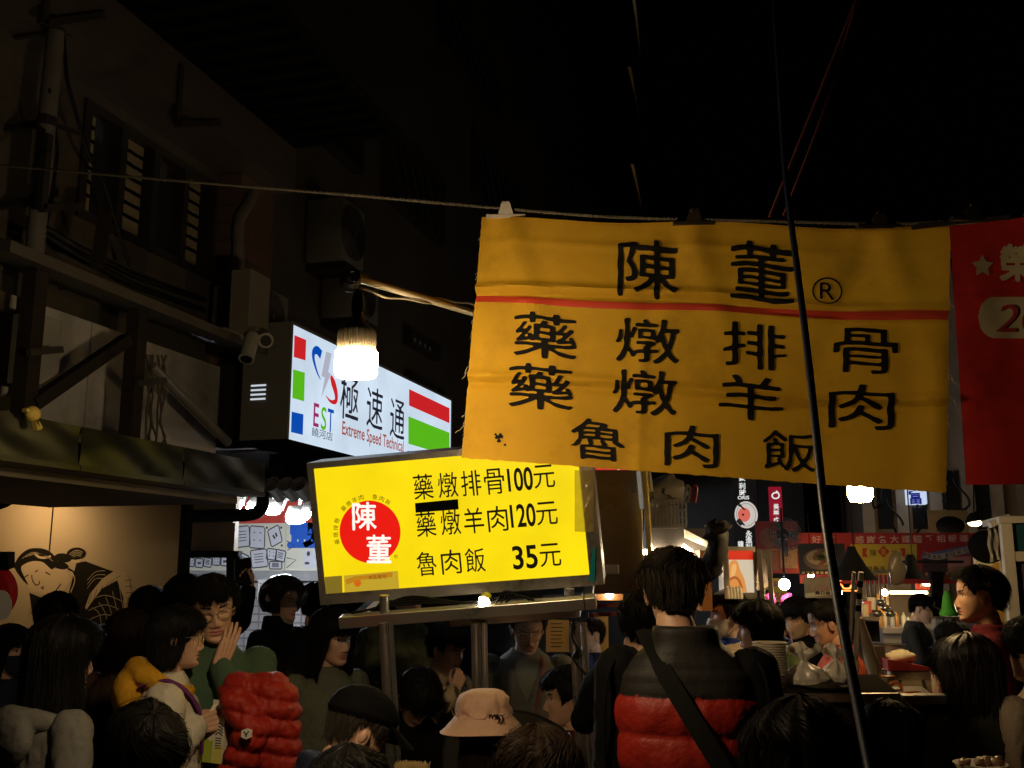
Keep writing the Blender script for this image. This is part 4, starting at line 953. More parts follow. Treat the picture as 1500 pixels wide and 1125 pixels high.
# ------------------------------------------------------------------ menu sign box on its cart frame
sg = Fr(D(470, 886, 4.27), D(875, 857, 4.12), D(455, 682, 4.27)); sg.h *= 1.0
t = thing('menu_sign', sg.p(sg.w/2, 0), 'glowing yellow menu sign box with a red disc and three prices', 'sign')
u0, u1 = sg.px(469, 780)[0], sg.px(855, 760)[0]; v0, v1 = sg.px(500, 868)[1], sg.px(500, 683)[1]; W_, H_ = sg.px(873, 800)[0], sg.h+.012
m = MB(); dp = -.20
m.fbox(sg, 0, u1+.016, 0, v0, dp, .006); m.fbox(sg, 0, u1+.016, v1, H_, dp, .006); m.fbox(sg, 0, u0, v0, v1, dp, .005); m.fbox(sg, u1+.002, u1+.016, v0, v1, dp, .005)
m.fbox(sg, u0, u1, v0, v1, dp, dp+.01); m.fbox(sg, u1+.016, u1+.058, 0, H_-.004, dp, -.004)
for uu, vv in ((.012, .014), (u1, .014)): m.disc(sg, uu, vv, .004, .006, .009, 10)
m.build('frame', STEELW, t, smooth=False)
YEL = glow('menu_yellow', (.98, .74, .004), .98, uneven=.12)
m = MB(); m.fbox(sg, u0, u1, v0, v1, -.03, -.001); m.build('face_panel', YEL, t, smooth=False)
SP = lambda x, y: sg.px(x, y)
YK = mat('menu_black', (.012, .012, .010), .7, var=0); YR = glow('menu_red', (.93, .012, .006), .85); YW = glow('menu_white', (1, .97, .88), 1.0)
cx, cy = SP(542, 779); m = MB(); m.disc(sg, cx, cy, .134, .0005, .001, 64, 0)
for ch, x, y in (('陳', 534, 756), ('董', 555, 804)):
    V, F = brush(ch, bold=.020, blur=1.3, level=.40, rough=.3); u, v = SP(x, y); r_ = -.08; P_ = (V-.5)*np.array([.104, .118]); c_, s_ = math.cos(r_), math.sin(r_)
    m.add(sg.arr(P_ @ np.array([[c_, s_], [-s_, c_]])+np.array([u, v]), .0018), F, 1)
m.build('logo_disc', [YR, YW], t, smooth=False)
m = MB()
row = '藥燉排骨、藥燉羊肉、魯肉飯'.replace('、', ' ')
for i, ch in enumerate('藥燉排骨 藥燉羊肉 魯肉飯'):
    if ch == ' ': continue
    a = rad(192-i*11.6); text(m, sg, ch, cx+.152*math.cos(a), cy+.152*math.sin(a), .022, .022, .001, 0, rot=a-math.pi/2)
text(m, sg, '®', *SP(580, 815), .016, .016, .001)
for (s_, xs, y, h) in (('藥燉排骨', (620, 656, 690, 724), 713, .107), ('藥燉羊肉', (624, 660, 694, 729), 768, .107), ('魯肉飯', (625, 661, 696), 826, .103)):
    for ch, x in zip(s_, xs):
        yy = y-(x-620)*.075; V, F = brush(ch, bold=.0, blur=.9, level=.42); u, v = SP(x, yy)
        m.add(sg.arr((V-.5)*np.array([.085, h])+np.array([u, v]), .001), F)
for (s_, x, y, w, h) in (('100', 762, 702, .107, .099), ('120', 766, 755, .107, .099), ('35', 769, 816, .106, .10)):
    a, b_ = glyph_tris(s_, .02); u, v = SP(x, y); m.add(sg.arr(fit(a, u, v, w, h), .001), b_)
for y, x in ((698, 797), (752, 801), (813, 806)):
    V, F = brush('元', bold=.0, blur=.9, level=.42); u, v = SP(x, y); m.add(sg.arr((V-.5)*np.array([.088, .096])+np.array([u, v]), .001), F)
m.build('lettering', YK, t, smooth=False)
m = MB(); m.poly(sg, [tuple(SP(*q)) for q in ((608, 737), (671, 731), (672, 746), (609, 751))], .001, .0022); tag(m.build('black_tape', BLKM, t, smooth=False), 'strip of black tape')
m = MB(); m.poly(sg, [tuple(SP(*q)) for q in ((476, 845), (501, 843), (502, 870), (477, 872))], .001, .0025); m.build('sticker', mat('faded_sticker', (.30, .24, .05), .5, emit=(.45, .33, .03), estr=.35, var=.2), t, smooth=False)
m = MB(); m.poly(sg, [tuple(SP(*q)) for q in ((504, 843), (583, 836), (585, 864), (505, 870))], .001, .002, 0)
m.poly(sg, [tuple(SP(*q)) for q in ((506, 849), (520, 844), (575, 838), (575, 845), (530, 849), (508, 856))], .0021, .0026, 1); m.disc(sg, *SP(524, 854), .016, .0021, .0026, 20, 2)
text(m, sg, '本區產地', *SP(553, 845), .080, .019, .003, 3); m.build('label_poster', [glow('poster_ochre', (.66, .45, .03), .75), glow('poster_tan', (.60, .25, .01), .8), glow('poster_orange', (.75, .16, .01), .8), glow('poster_ink', (.30, .08, .01), .6)], t, smooth=False)
# clear tape and film wrapped round the right end
fw = MB()
def film(u, v):
    q = SP(842+28*u, 688+90*v); return sg.p(q[0], q[1], .012+.004*math.sin(v*9+u*4)+.0022*math.sin(v*23+u*11)+.010*math.sin(math.pi*u)+.003*mnoise.noise(Vector((u*5, v*9, 0))))
fw.sheet(film, 14, 30); tag(fw.build('clear_wrap', mat('amber_film', (.80, .60, .16), .16, .0, var=.3, vscale=14, spec=.9, alpha=.55), t, angle=60), 'crumpled amber film')
m = MB(); m.poly(sg, [tuple(SP(*q)) for q in ((862, 850), (871, 852), (873, 800), (868, 805))], .008, .010); tag(m.build('teal_tape', mat('teal_tape', (.02, .36, .42), .3, var=.3), t, smooth=False), 'torn teal tape')
# cart frame
CD = 4.08
bf2 = Fr(D(497, 922, CD+.02), D(874, 893, CD-.10), D(495, 905, CD+.02))
t = thing('food_cart', [bf2.p(bf2.w/2, 0)[0], bf2.p(bf2.w/2, 0)[1], 0], 'stainless food cart frame holding up the yellow menu sign', 'cart frame')
m = MB(); m.rbox(bf2, 0, bf2.w*.955, 0, bf2.h, -.065, 0, .003); m.rbox(bf2, bf2.w*.958, bf2.w, .0, bf2.h*1.02, -.08, .004, .003); m.fbox(bf2, 0, bf2.w, .004, bf2.h-.004, -.55, -.49); m.fbox(bf2, .02, .06, .002, .03, -.49, -.065); m.fbox(bf2, bf2.w-.06, bf2.w-.02, .002, .03, -.49, -.065)
m.build('beam', STEEL, t, smooth=False)
m = MB(); m.fbox(bf2, bf2.w*.42, bf2.w*.93, -.045, -.008, -.38, -.08); m.build('under_shelf', STEELW, t, smooth=False)
for (a, c_) in (((563, 905), (563, 872)), ((834, 895), (834, 862))): m = MB(); m.tube([D(*a, CD+.03), D(*c_, CD+.03)], .020, 14); m.build('stub_post', STEEL, t)
for k_, (x0, x1, r_, dd) in enumerate(((561, 573, .019, CD), (697, 701, .021, CD+.02), (842, 852, .0215, CD-.1))):
    a, c_ = D(x0, 912, dd), D(x1, 1125, dd); dv = (c_-a)/(a[2]-c_[2]); m = MB(); m.tube([a, a+dv*a[2]], r_, 16); m.tube([a+np.array([r_*1.6, .01, 0]), a+dv*a[2]+np.array([r_*1.6, .01, 0])], r_*.55, 10); m.build('post', STEEL, t)
m = MB(); a = D(842, 905, CD-.13); m.tube(spl([a, D(838, 930, CD-.14), D(846, 950, CD-.15), D(841, 965, CD-.14), D(856, 985, CD-.15), D(862, 988, CD-.15)]), .007, 8); m.build('wire', BLACK, t)
m = MB()
for k_ in range(4): m.tube(spl([bf2.p(.05+.04*k_, bf2.h+.008+.004*k_, -.03), bf2.p(.3, bf2.h+.025+.008*k_, -.04-.01*k_), bf2.p(.55, bf2.h+.012, -.03), bf2.p(.75, bf2.h+.02+.02*(k_ % 2), -.03), bf2.p(.85, bf2.h+.01, -.05)]), .0055, 6)
for k_ in range(3): m.tube(spl([bf2.p(.66+.02*k_, bf2.h+.004, -.02), bf2.p(.70+.02*k_, bf2.h+.05-.012*k_, -.025), bf2.p(.76, bf2.h+.03, -.02), bf2.p(.80+.01*k_, bf2.h+.004, -.02)]), .004, 6)
tag(m.build('cable_bundle', BLACK), 'black cables lying along the steel beam under the menu sign', 'cables')
q = D(710, 880, CD-.02); t = thing('clip_lamp', q, 'small lit round lamp tucked under the yellow menu sign', 'lamp'); A = rotm('Y', rad(20)) @ rotm('X', rad(140))
m = MB(); m.lathe([(.0, -.035), (.018, -.032), (.026, -.01), (.029, .0), (.026, .001), (.018, -.008), (0, -.012)], q, 24, axis=A); m.build('reflector', STEEL, t)
m = MB(); m.ell(q+A @ np.array([0, 0, .010]), (.021, .021, .019), 16, 8, rot=A); m.build('bulb', glow('clip_glow', (1, .80, .48), 130), t)

# ------------------------------------------------------------------ rope, clips and the two banners
bTL, bTR, bBR, bBL = D(706, 318, 2.96), D(1392, 331, 2.68), D(1383, 722, 2.62), D(677, 671, 2.88)
bN = norm(np.cross(bTR-bTL, bTL-bBL)); bN = bN if np.dot(bN, CAM-bTL) > 0 else -bN
def ban_off(u, v):
    """folds of the cloth, metres towards the viewer; v = 1 at the top"""
    g = lambda x, c_, s_: math.exp(-((x-c_)/s_)**2)
    z = .014*math.sin(u*6.1+.4)*(1-v*.4)+.006*math.sin(u*14+v*3)*(1-v)
    z += .016*g(v-.02*math.sin(u*5), .70, .016)-.014*g(v-.02*math.sin(u*5), .668, .014)+.013*g(v-.015*math.sin(u*7), .335, .016)-.011*g(v-.015*math.sin(u*7), .305, .016)
    z += .006*g(v, .90, .015)*g(u, .5, .45)
    for cu in (.055, .46, .86): z += .018*g(u-cu, (1-v)*.22, .035)*v**2 - .015*g(u-cu, -(1-v)*.20, .03)*v**2
    z += .004*g(u, .385, .012)*(v < .55)+.004*mnoise.noise(Vector((u*7, v*5, 1.3)))+.0018*mnoise.noise(Vector((u*24, v*18, 4)))
    z += .022*g(u, .985, .035)*(.6+.4*math.sin(v*6))
    return z
def ban(u, v, n=0.0):
    p_ = (bBL*(1-u)+bBR*u)*(1-v)+(bTL*(1-u)+bTR*u)*v
    sag = -.012*math.sin(math.pi*((u*2.05-.1) % 1.0))**2*v; rag = .0025*mnoise.noise(Vector((u*60, v*60, 0)))*(1 if v < .01 or u < .01 or u > .99 else 0)
    return p_ + bN*(ban_off(u, v)+n) + np.array([rag, 0, sag+rag])
def inv_ban(px, py):
    x = np.array([.5, .5]); tgt = np.array([px, py], float)
    def prj(u, v):
        q = (bBL*(1-u)+bBR*u)*(1-v)+(bTL*(1-u)+bTR*u)*v-CAM; d_ = q @ cF; return np.array([750+(q @ cR)/d_*FPX, 562.5-(q @ cU)/d_*FPX])
    for _ in range(8):
        f0 = prj(*x); J = np.stack([(prj(x[0]+1e-3, x[1])-f0)/1e-3, (prj(x[0], x[1]+1e-3)-f0)/1e-3], 1); x = x-np.linalg.solve(J, f0-tgt)
    return x
def cloth(name, col, transl, dark):
    m_ = mat(name, col, .75, var=.22, vscale=4.0, bump=.25, bscale=420, dirt=dark, dscale=4.5, spec=.25)
    nt = m_.node_tree; b_ = nt.nodes['Principled BSDF']; src = b_.inputs['Base Color'].links[0].from_socket
    tr = nt.nodes.new('ShaderNodeBsdfTranslucent'); nt.links.new(src, tr.inputs[0]); mx = nt.nodes.new('ShaderNodeMixShader'); mx.inputs[0].default_value = transl
    nt.links.new(b_.outputs[0], mx.inputs[1]); nt.links.new(tr.outputs[0], mx.inputs[2]); nt.links.new(mx.outputs[0], nt.nodes['Material Output'].inputs[0]); return m_
YC = cloth('yellow_banner_cloth', (.56, .315, .016), .32, (.40, .22, .015)); RC = cloth('red_banner_cloth', (.46, .020, .013), .2, (.28, .012, .01))
t = thing('yellow_banner', (bTL+bTR)/2, 'yellow cloth menu banner with big black characters and a red line', 'banner')
m = MB(); m.sheet(lambda u, v: ban(u, v), 150, 90); m.sheet(lambda u, v: ban(u, .985+.015*v, .002), 150, 1); m.build('cloth', YC, t, angle=60)
m = MB(); lv = [inv_ban(697, 437)[1], inv_ban(1388, 463)[1]]; lh = .0145
m.sheet(lambda u, v: ban(.001+.998*u, lv[0]+(lv[1]-lv[0])*u+lh*(2*v-1), .0022), 150, 2); m.build('red_line', mat('banner_red', (.46, .035, .012), .75, var=.1), t)
m = MB()
def ban_letter(ch, px, py, w, h, bold=.010, blur=1.6, level=.33, r_=0.0):
    V, F = brush(ch, bold=bold, blur=blur, level=level, res=120, rough=.33); V = V+np.stack([0*V[:, 0], -.10*(V[:, 0]-.5)**2*np.sign(V[:, 1]-.35)+.02*np.sin(V[:, 0]*6)], 1); q = (V-.5)*np.array([w, h]); uv0 = inv_ban(px, py)
    qx = inv_ban(px+1, py)-uv0; qy = inv_ban(px, py-1)-uv0
    m.add([ban(*(uv0+qx*a+qy*(c_-a*.035)), .003) for a, c_ in q], F)
for ch, x, y, w, h in (('陳', 950, 391, 88, 84), ('董', 1116, 397, 92, 86)): ban_letter(ch, x, y, w, h)
for ch, x, y in (('藥', 799, 492), ('燉', 948, 498), ('排', 1105, 505), ('骨', 1268, 511)): ban_letter(ch, x, y, 92, 66)
for ch, x, y in (('藥', 793, 567), ('燉', 944, 574), ('羊', 1100, 582), ('肉', 1262, 594)): ban_letter(ch, x, y, 94, 66)
for ch, x, y in (('魯', 876, 644), ('肉', 1013, 654), ('飯', 1156, 660)): ban_letter(ch, x, y, 78, 60)
ban_letter('R', 1212, 421, 22, 25, bold=.0, blur=1.6, level=.5)
ring = [inv_ban(1212+22.5*math.cos(a), 421-20.5*math.sin(a)) for a in np.linspace(0, 2*math.pi, 49)]; ri = [inv_ban(1212+20*math.cos(a), 421-18*math.sin(a)) for a in np.linspace(0, 2*math.pi, 49)]
V = [ban(*q, .003) for q in ring]+[ban(*q, .003) for q in ri]; m.add(V, [(i, i+1, 50+i, 49+i) for i in range(48)])
for (x, y, r_) in ((730, 641, 3), (735, 639, 4), (733, 646, 3), (742, 652, 2), (728, 637, 2)):
    q = [inv_ban(x+r_*math.cos(a)*(1+.4*math.sin(3*a)), y+r_*math.sin(a)) for a in np.linspace(0, 2*math.pi, 11)[:-1]]; m.add([ban(*w, .003) for w in q], [tuple(range(10))])
m.build('lettering', mat('banner_ink', (.004, .0035, .003), .8, spec=.15, var=.2, bump=.2, bscale=300), t, smooth=False)
m = MB(); rng = np.random.RandomState(11)
for k_ in range(26):
    v = rng.uniform(.02, .95); u = .998 if rng.rand() > .4 else .002; p_ = ban(u, v, .002); s_ = 1 if u > .5 else -1; L = rng.uniform(.008, .05); x = p_.copy(); pts = [p_]
    for i in range(6): x = x+np.array([s_*rng.uniform(-.2, .8)*L/5, rng.uniform(-.3, .3)*L/5, -rng.uniform(.2, 1)*L/5]); pts.append(x.copy())
    m.tube(spl(pts, 3), .0007, 3)
m.build('loose_thread', mat('pale_thread', (.40, .33, .20), .9), t)
# red banner
rTL, rTR, rBR, rBL = D(1390, 332, 2.655), D(1640, 300, 2.56), D(1655, 708, 2.52), D(1415, 710, 2.61)
rN = norm(np.cross(rTR-rTL, rTL-rBL)); rN = rN if np.dot(rN, CAM-rTL) > 0 else -rN
def rban(u, v, n=0.0):
    g = lambda x, c_, s_: math.exp(-((x-c_)/s_)**2)
    return (rBL*(1-u)+rBR*u)*(1-v)+(rTL*(1-u)+rTR*u)*v + rN*(n+.006*math.sin(u*9+v*2)+.007*g(v, .745, .015)-.005*g(v, .715, .015)+.004*g(v, .25, .02)+.003*mnoise.noise(Vector((u*6, v*6, 3))))
def inv_r(px, py):
    x = np.array([.2, .5]); tgt = np.array([px, py], float)
    def prj(u, v):
        q = (rBL*(1-u)+rBR*u)*(1-v)+(rTL*(1-u)+rTR*u)*v-CAM; d_ = q @ cF; return np.array([750+(q @ cR)/d_*FPX, 562.5-(q @ cU)/d_*FPX])
    for _ in range(8):
        f0 = prj(*x); J = np.stack([(prj(x[0]+1e-3, x[1])-f0)/1e-3, (prj(x[0], x[1]+1e-3)-f0)/1e-3], 1); x = x-np.linalg.solve(J, f0-tgt)
    return x
t = thing('red_banner', (rTL+rTR)/2, 'red cloth award banner with a pale star, cut by the right edge', 'banner')
m = MB(); m.sheet(lambda u, v: rban(u, v), 60, 80); m.build('cloth', RC, t, angle=60)
BGE = mat('banner_beige', (.52, .42, .24), .8, var=.25, vscale=25); m = MB()
def rflat(pts, n=.003, mi=0): m.add([rban(*inv_r(*q), n) for q in pts], [tuple(range(len(pts)))], mi)
star = []
for i in range(10): a = rad(90+36*i); r_ = 17 if i % 2 == 0 else 9; star.append((1439+r_*math.cos(a), 390-r_*math.sin(a)))
ctr = (1439, 390); m.add([rban(*inv_r(*q), .003) for q in star+[ctr]], [(i, (i+1) % 10, 10) for i in range(10)])
V, F = brush('榮', bold=.05, blur=1.5, level=.38); m.add([rban(*inv_r(1491+(a-.5)*50, 385-(c_-.5)*52), .003) for a, c_ in V], F)
V, F = brush('獲', bold=.05, blur=1.5, level=.38); m.add([rban(*inv_r(1550+(a-.5)*50, 382-(c_-.5)*52), .003) for a, c_ in V], F)
pill = [(1458+26*math.cos(a), 466-31*math.sin(a)) for a in np.linspace(math.pi/2, 3*math.pi/2, 20)]+[(1600, 494), (1600, 434)]
for i in range(8): pass
m.sheet(lambda u, v: rban(*inv_r(1432+168*u, 465+(2*v-1)*30.5*(math.sqrt(max(.0, 1-((26-168*u)/26)**2)) if 168*u < 26 else 1)), .003), 48, 8)
m.build('print', BGE, t, smooth=False)
m = MB()
for ch, x in (('2', 1478), ('0', 1513), ('2', 1548), ('4', 1583)):
    V, F = brush(ch, bold=-.005, blur=1.2, level=.45); m.add([rban(*inv_r(x+(a-.5)*30+(c_-.5)*9, 466-(c_-.5)*40), .0055) for a, c_ in V], F)
m.build('lettering', mat('banner_red_ink', (.36, .02, .012), .75), t, smooth=False)
# rope along the top and off to the left
m = MB(); rp_ = spl([D(-60, 238, 3.9), D(0, 242, 3.75), D(180, 258, 3.5), D(360, 273, 3.25), D(540, 288, 3.02), D(742, 306, 2.95), D(900, 318, 2.88), D(1120, 324, 2.79), D(1300, 328, 2.72), D(1420, 322, 2.655), D(1700, 296, 2.54)], 60)
for ph in (0, math.pi):
    m.tube([p_+np.array([0, .0025*math.cos(i*2.1+ph), .0025*math.sin(i*2.1+ph)]) for i, p_ in enumerate(rp_)], .0034, 5)
tag(m.build('rope', ROPE), 'twisted grey rope the banners hang from', 'rope')
m = MB(); m.bar(D(1335, 333, 2.69), D(1480, 318, 2.615), .006, .012); tag(m.build('flat_bar', DARKM, smooth=False), 'dark flat bar above the gap between the banners', 'bar')
CHROME = mat('clip_steel', (.72, .66, .56), .38, .45, var=.2, vscale=40, bump=.05)
def clip(px, py, d_, w, label, dark=False):
    q = D(px, py, d_); t = thing('bulldog_clip', q, label, 'clip', 'steel clips holding the banners to the rope'); f = Fr(q-cR*w/2-cU*.012+bN*.012, q+cR*w/2-cU*.012+bN*.012, q-cR*w/2+cU*.02+bN*.012)
    mt_ = mat('clip_bronze', (.16, .12, .08), .4, .9, var=.3) if dark else CHROME
    m = MB(); m.fbox(f, 0, w, 0, .010, -.012, .003); m.poly(f, [(w*.3, .0102), (w*.34, .024), (w*.38, .042), (w*.42, .049), (w*.58, .049), (w*.62, .042), (w*.66, .024), (w*.7, .0102)], -.002, .001)
    m.poly(f, [(w*.3, .0102), (w*.7, .0102), (w*.64, .030), (w*.36, .030)], -.020, -.017); m.fbox(f, 0, w, 0, .009, -.024, -.0125)
    m.build('jaw', mt_, t, smooth=False); m = MB(); m.tube([f.p(.02*w, .011, -.01), f.p(.98*w, .011, -.01)], .0045, 8); m.tube([f.p(w*.46+.004*math.cos(a), .042+.004*math.sin(a), .0025) for a in np.linspace(0, 6.28, 12)], .0012, 5, caps=False); m.build('spring', mt_, t)
clip(742, 315, 2.945, .116, 'bright bulldog clip at the yellow banner top left corner'); clip(1017, 325, 2.83, .118, 'dark bulldog clip at the middle of the yellow banner top', True)
clip(1288, 330, 2.72, .118, 'dark bulldog clip near the yellow banner top right corner', True); clip(1424, 318, 2.645, .11, 'dark bulldog clip at the red banner top corner', True)
# strap, strings, bent pole
st = MB(); V, F, I = [], [], []
for (x0, y0, x1, y1, w0, w1, mi) in ((925, -30, 938, 76, 3.2, 1.2, 0), (938, 76, 922, 98, 1.2, 1.0, 1), (922, 98, 936, 168, 3.0, .8, 0), (936, 168, 926, 240, .8, 1.0, 1), (926, 240, 940, 302, 3.0, 1.0, 0), (940, 302, 938, 330, 1, 1, 1)):
    for s_ in range(7):
        f_ = s_/6; p_ = D(x0+(x1-x0)*f_, y0+(y1-y0)*f_, 4.0+.02*math.sin(f_*3)); w = (cR*.8+cF*.6)*(w0+(w1-w0)*f_)*1.15*4/FPX; V += [p_-w, p_+w]
        if s_: k_ = len(V); F.append((k_-4, k_-3, k_-1, k_-2)); I.append(mi)
st.add(V, F, I); tag(st.build('twisted_strap', [mat('painted_glint', (.8, .74, .58), .35), BLKM]), 'twisted plastic strap with painted glints hanging in the dark sky', 'strap')  # glints are painted: pale pieces where the strap catches light, black between
for k_, (a, c_) in enumerate((((1258, -10), (1127, 318)), ((1254, 6), (1148, 316)))):
    m = MB(); m.tube(spl([D(*a, 3.2), D((a[0]+c_[0])/2+(4 if k_ else -2), (a[1]+c_[1])/2+6, 3.0), D(*c_, 2.8)]), .0042, 6); tag(m.build('red_string', mat('red_string', (.22, .06, .035), .8)), ['left one of two reddish strings slanting above the yellow banner', 'right one of two reddish strings slanting above the yellow banner'][k_], 'string')
m = MB(); pts = spl([D(1128, -60, 2.7), D(1133, 0, 2.62), D(1143, 150, 2.5), D(1151, 262, 2.40), D(1166, 380, 2.26), D(1181, 500, 2.12), D(1194, 620, 2.0), D(1209, 760, 1.87), D(1231, 900, 1.76), D(1262, 1060, 1.64), D(1280, 1150, 1.57), D(1300, 1230, 1.5)], 5)
m.tube(pts, np.interp(np.linspace(0, 1, len(pts)), [0, .3, 1], [.0042, .0072, .0105]), 14); tag(m.build('bent_pole', mat('navy_pole', (.008, .011, .030), .42, var=.2)), 'long bent dark navy pole rising before the yellow banner', 'pole')
# ------------------------------------------------------------------ neighbouring cart behind the man in the vest
CT = 4.9
def FD(x0, yb, x1, yt, d):
    """upright frame facing the camera at depth d"""
    bl, br = D(x0, yb, d), D(x1, yb, d); br[2] = bl[2]; h = (yb-yt)/FPX*d*1.01; return Fr(bl, br, bl+np.array([0, 0, h]))
f = FD(868, 870, 944, 690, CT); t = thing('steel_cabinet', f.p(f.w/2, 0), 'brushed steel cabinet side of the next cart right of the menu sign', 'cabinet')
m = MB(); m.rbox(f, 0, f.w, 0, f.h, -.5, 0, .004); m.build('casing', mat('brushed_steel', (.30, .27, .22), .30, 1.0, var=.25, vscale=3, bump=.04), t, smooth=False)
m = MB(); m.rbox(FD(872, 842, 912, 822, CT-.06), 0, .118, 0, .05, -.05, 0, .006); m.build('handle', STEELW, t, smooth=False)
m = MB(); a, b_ = D(944, 690, CT-.06), D(957, 885, CT-.06); m.bar(a, b_, .024, .03); tag(m.build('corner_post', mat('yellow_tape', (.50, .34, .04), .25, var=.35, vscale=20), smooth=False), 'leaning post wrapped in yellow tape beside the steel cabinet', 'post')
m = MB(); m.bar(D(936, 690, CT-.1), D(941, 745, CT-.1), .02, .02); m.bar(D(948, 690, CT-.03), D(952, 720, CT-.03), .03, .02); tag(m.build('steel_rod', STEEL, smooth=False), 'short steel rods above the yellow taped post', 'rods')
# shelf with crate, sack and tongs
f = FD(955, 808, 1042, 775, 5.2); t = thing('steel_shelf', f.p(f.w/2, 0), 'dark steel shelf with a worn pale edge behind the man in the vest', 'shelf')
m = MB(); m.fbox(f, 0, f.w, 0, f.h, -.45, -.001); m.build('box', DARKM, t, smooth=False)
m = MB(); m.poly(f, [(f.w*.55, f.h*.62), (f.w*1.0, f.h*.1), (f.w*1.0, f.h*.32), (f.w*.55, f.h*.95)], .0, .03); m.build('edge_panel', mat('chipped_white', (.5, .47, .42), .6, dirt=(.05, .04, .03), dscale=14), t, smooth=False)
m = MB(); m.bar(f.p(-.20, .0, .02), f.p(.06, -.004, .02), .03, .025); m.bar(f.p(f.w*.5, f.h*.25, .04), f.p(f.w*1.02, -.1, .10), .02, .02); m.build('strip_light', glow('shelf_strip', (1, .80, .5), 90), t, smooth=False)
f = FD(955, 774, 1006, 732, 5.2); t = thing('plastic_crate', f.p(f.w/2, 0), 'dark plastic crate on the steel shelf under the grey sack', 'crate'); m = MB()
for (u0, u1, v0, v1) in ((0, f.w, 0, .012), (0, f.w, f.h-.012, f.h)): m.fbox(f, u0, u1, v0, v1, -.3, 0)
for i in range(10): u = f.w*i/9; m.fbox(f, u-.004, u+.004, .0121, f.h-.0121, -.012, -.001)
for i in range(4): v = f.h*(i+.5)/4; m.fbox(f, 0, f.w, v-.004, v+.004, -.0125, -.0015)
m.fbox(f, 0, f.w, .0125, f.h-.0125, -.295, -.27); m.build('crate', mat('crate_plastic', (.05, .045, .04), .5), t, smooth=False)
f = FD(957, 731, 1003, 700, 5.25); m = MB(); V, F = ell_geo(f.p(f.w/2, f.h*.45, -.12), (.12, .10, .075), 28, 18); V = V+fbm(V, 14)[:, None]*.03; m.add(V, F); tag(m.build('cloth_sack', mat('grey_sack', (.11, .10, .075), .8)), 'crumpled grey sack lying on the dark plastic crate', 'sack')
for k, (x, col, lab) in enumerate(((1006, (.55, .45, .36), 'pale tongs hung on the crate corner'), (1016, (.35, .03, .03), 'red tongs hung on the crate corner'))):
    m = MB(); m.tube(spl([D(x-4, 735, 4.6), D(x-1, 716, 4.6), D(x+2, 711, 4.6), D(x+5, 717, 4.6), D(x+2, 736, 4.6)]), .006, 8); tag(m.build('tongs', mat('tongs_'+lab.split()[0], col, .35)), lab, 'tongs')
m = MB(); V, F = ell_geo(D(1048, 806, 4.55), (.055, .06, .14), 24, 18, rotm('Y', rad(10))); V = V+fbm(V, 10)[:, None]*.03; m.add(V, F); tag(m.build('black_bag', mat('black_cloth', (.018, .017, .016), .7)), 'black cloth bag hanging right of the steel shelf', 'bag')
m = MB(); V, F = ell_geo(D(1050, 772, 4.5), (.06, .04, .03), 20, 14); V = V+fbm(V, 26)[:, None]*.02; m.add(V, F); tag(m.build('clear_bag', mat('clear_film', (.10, .095, .085), .2, spec=.8, bump=.2)), 'crumpled clear plastic bag over the black cloth bag', 'bag')
f = FD(1028, 895, 1044, 808, 4.75); m = MB(); m.fbox(f, 0, f.w, 0, f.h, -.3, 0); tag(m.build('wood_panel', mat('orange_wood', (.42, .17, .05), .5, var=.25, vscale=6), smooth=False), 'orange wooden panel lit from above behind the vest man', 'panel')
# papers and cross bar seen under the menu sign, left of the vest man
for k, (x0, y0, x1, y1, lab) in enumerate(((800, 910, 834, 955, 'ochre price sheet behind the bespectacled stall keeper'), (866, 905, 892, 975, 'orange price sheet at the elbow of the raised sleeve'))):
    f = FD(x0, y1, x1, y0, 6.9); m = MB(); m.fbox(f, 0, f.w, 0, f.h, -.01, 0, 0)
    rng = np.random.RandomState(k)
    for i in range(7): m.fbox(f, f.w*.2, f.w*(.5+.35*rng.rand()), f.h*(.9-.12*i)-.006, f.h*(.9-.12*i), .0005, .002, 1)
    tag(m.build('price_sheet', [mat('orange_paper', (.62, .33, .07), .7), INK], smooth=False), lab, 'sheet')
f = FD(862, 880, 915, 866, 7.0); t = thing('lit_cabinet', f.p(f.w/2, 0), 'small lit display case beneath the steel cabinet', 'display case'); m = MB(); m.fbox(f, 0, f.w, 0, f.h, -.2, -.1); m.build('case', mat('case_orange', (.5, .2, .05), .5), t, smooth=False)
m = MB(); m.ell(f.p(f.w*.6, f.h*.5, -.05), (.03, .02, .022)); m.build('lamp', glow('case_lamp', (1, .9, .75), 30), t)
for z in (884, 897): m = MB(); m.bar(D(862, z+4, 4.4), D(935, z, 4.4), .03, .018); tag(m.build('cart_rail', mat('red_rail', (.20, .04, .03), .4), smooth=False), ['upper', 'lower'][z > 890]+' dark red rail below the lit display case', 'rail')

# ------------------------------------------------------------------ food picture box on steel posts
f = FD(1069, 868, 1105, 808, 5.0); t = thing('picture_box', f.p(f.w/2, 0), 'lit picture box of a bun with red top band', 'light box')
m = MB(); m.fbox(f, -.012, f.w+.012, f.h, f.h+.02, -.2, .006); m.fbox(f, -.012, 0, 0, f.h, -.2, .005); m.fbox(f, f.w, f.w+.012, 0, f.h, -.2, .005); m.fbox(f, -.012, f.w+.012, -.02, 0, -.2, .006); m.build('frame', STEEL, t, smooth=False)
m = MB(); m.fbox(f, 0, f.w, 0, f.h, -.03, 0, 0); m.fbox(f, 0, f.w, f.h*.78, f.h, .0005, .001, 1)
m.poly(f, [tuple(q) for q in spl([(0, .02), (0, f.h*.62), (f.w*.15, f.h*.76), (f.w*.36, f.h*.74), (f.w*.45, f.h*.55), (f.w*.62, f.h*.3), (f.w*.70, 0)])], .0005, .001, 2)
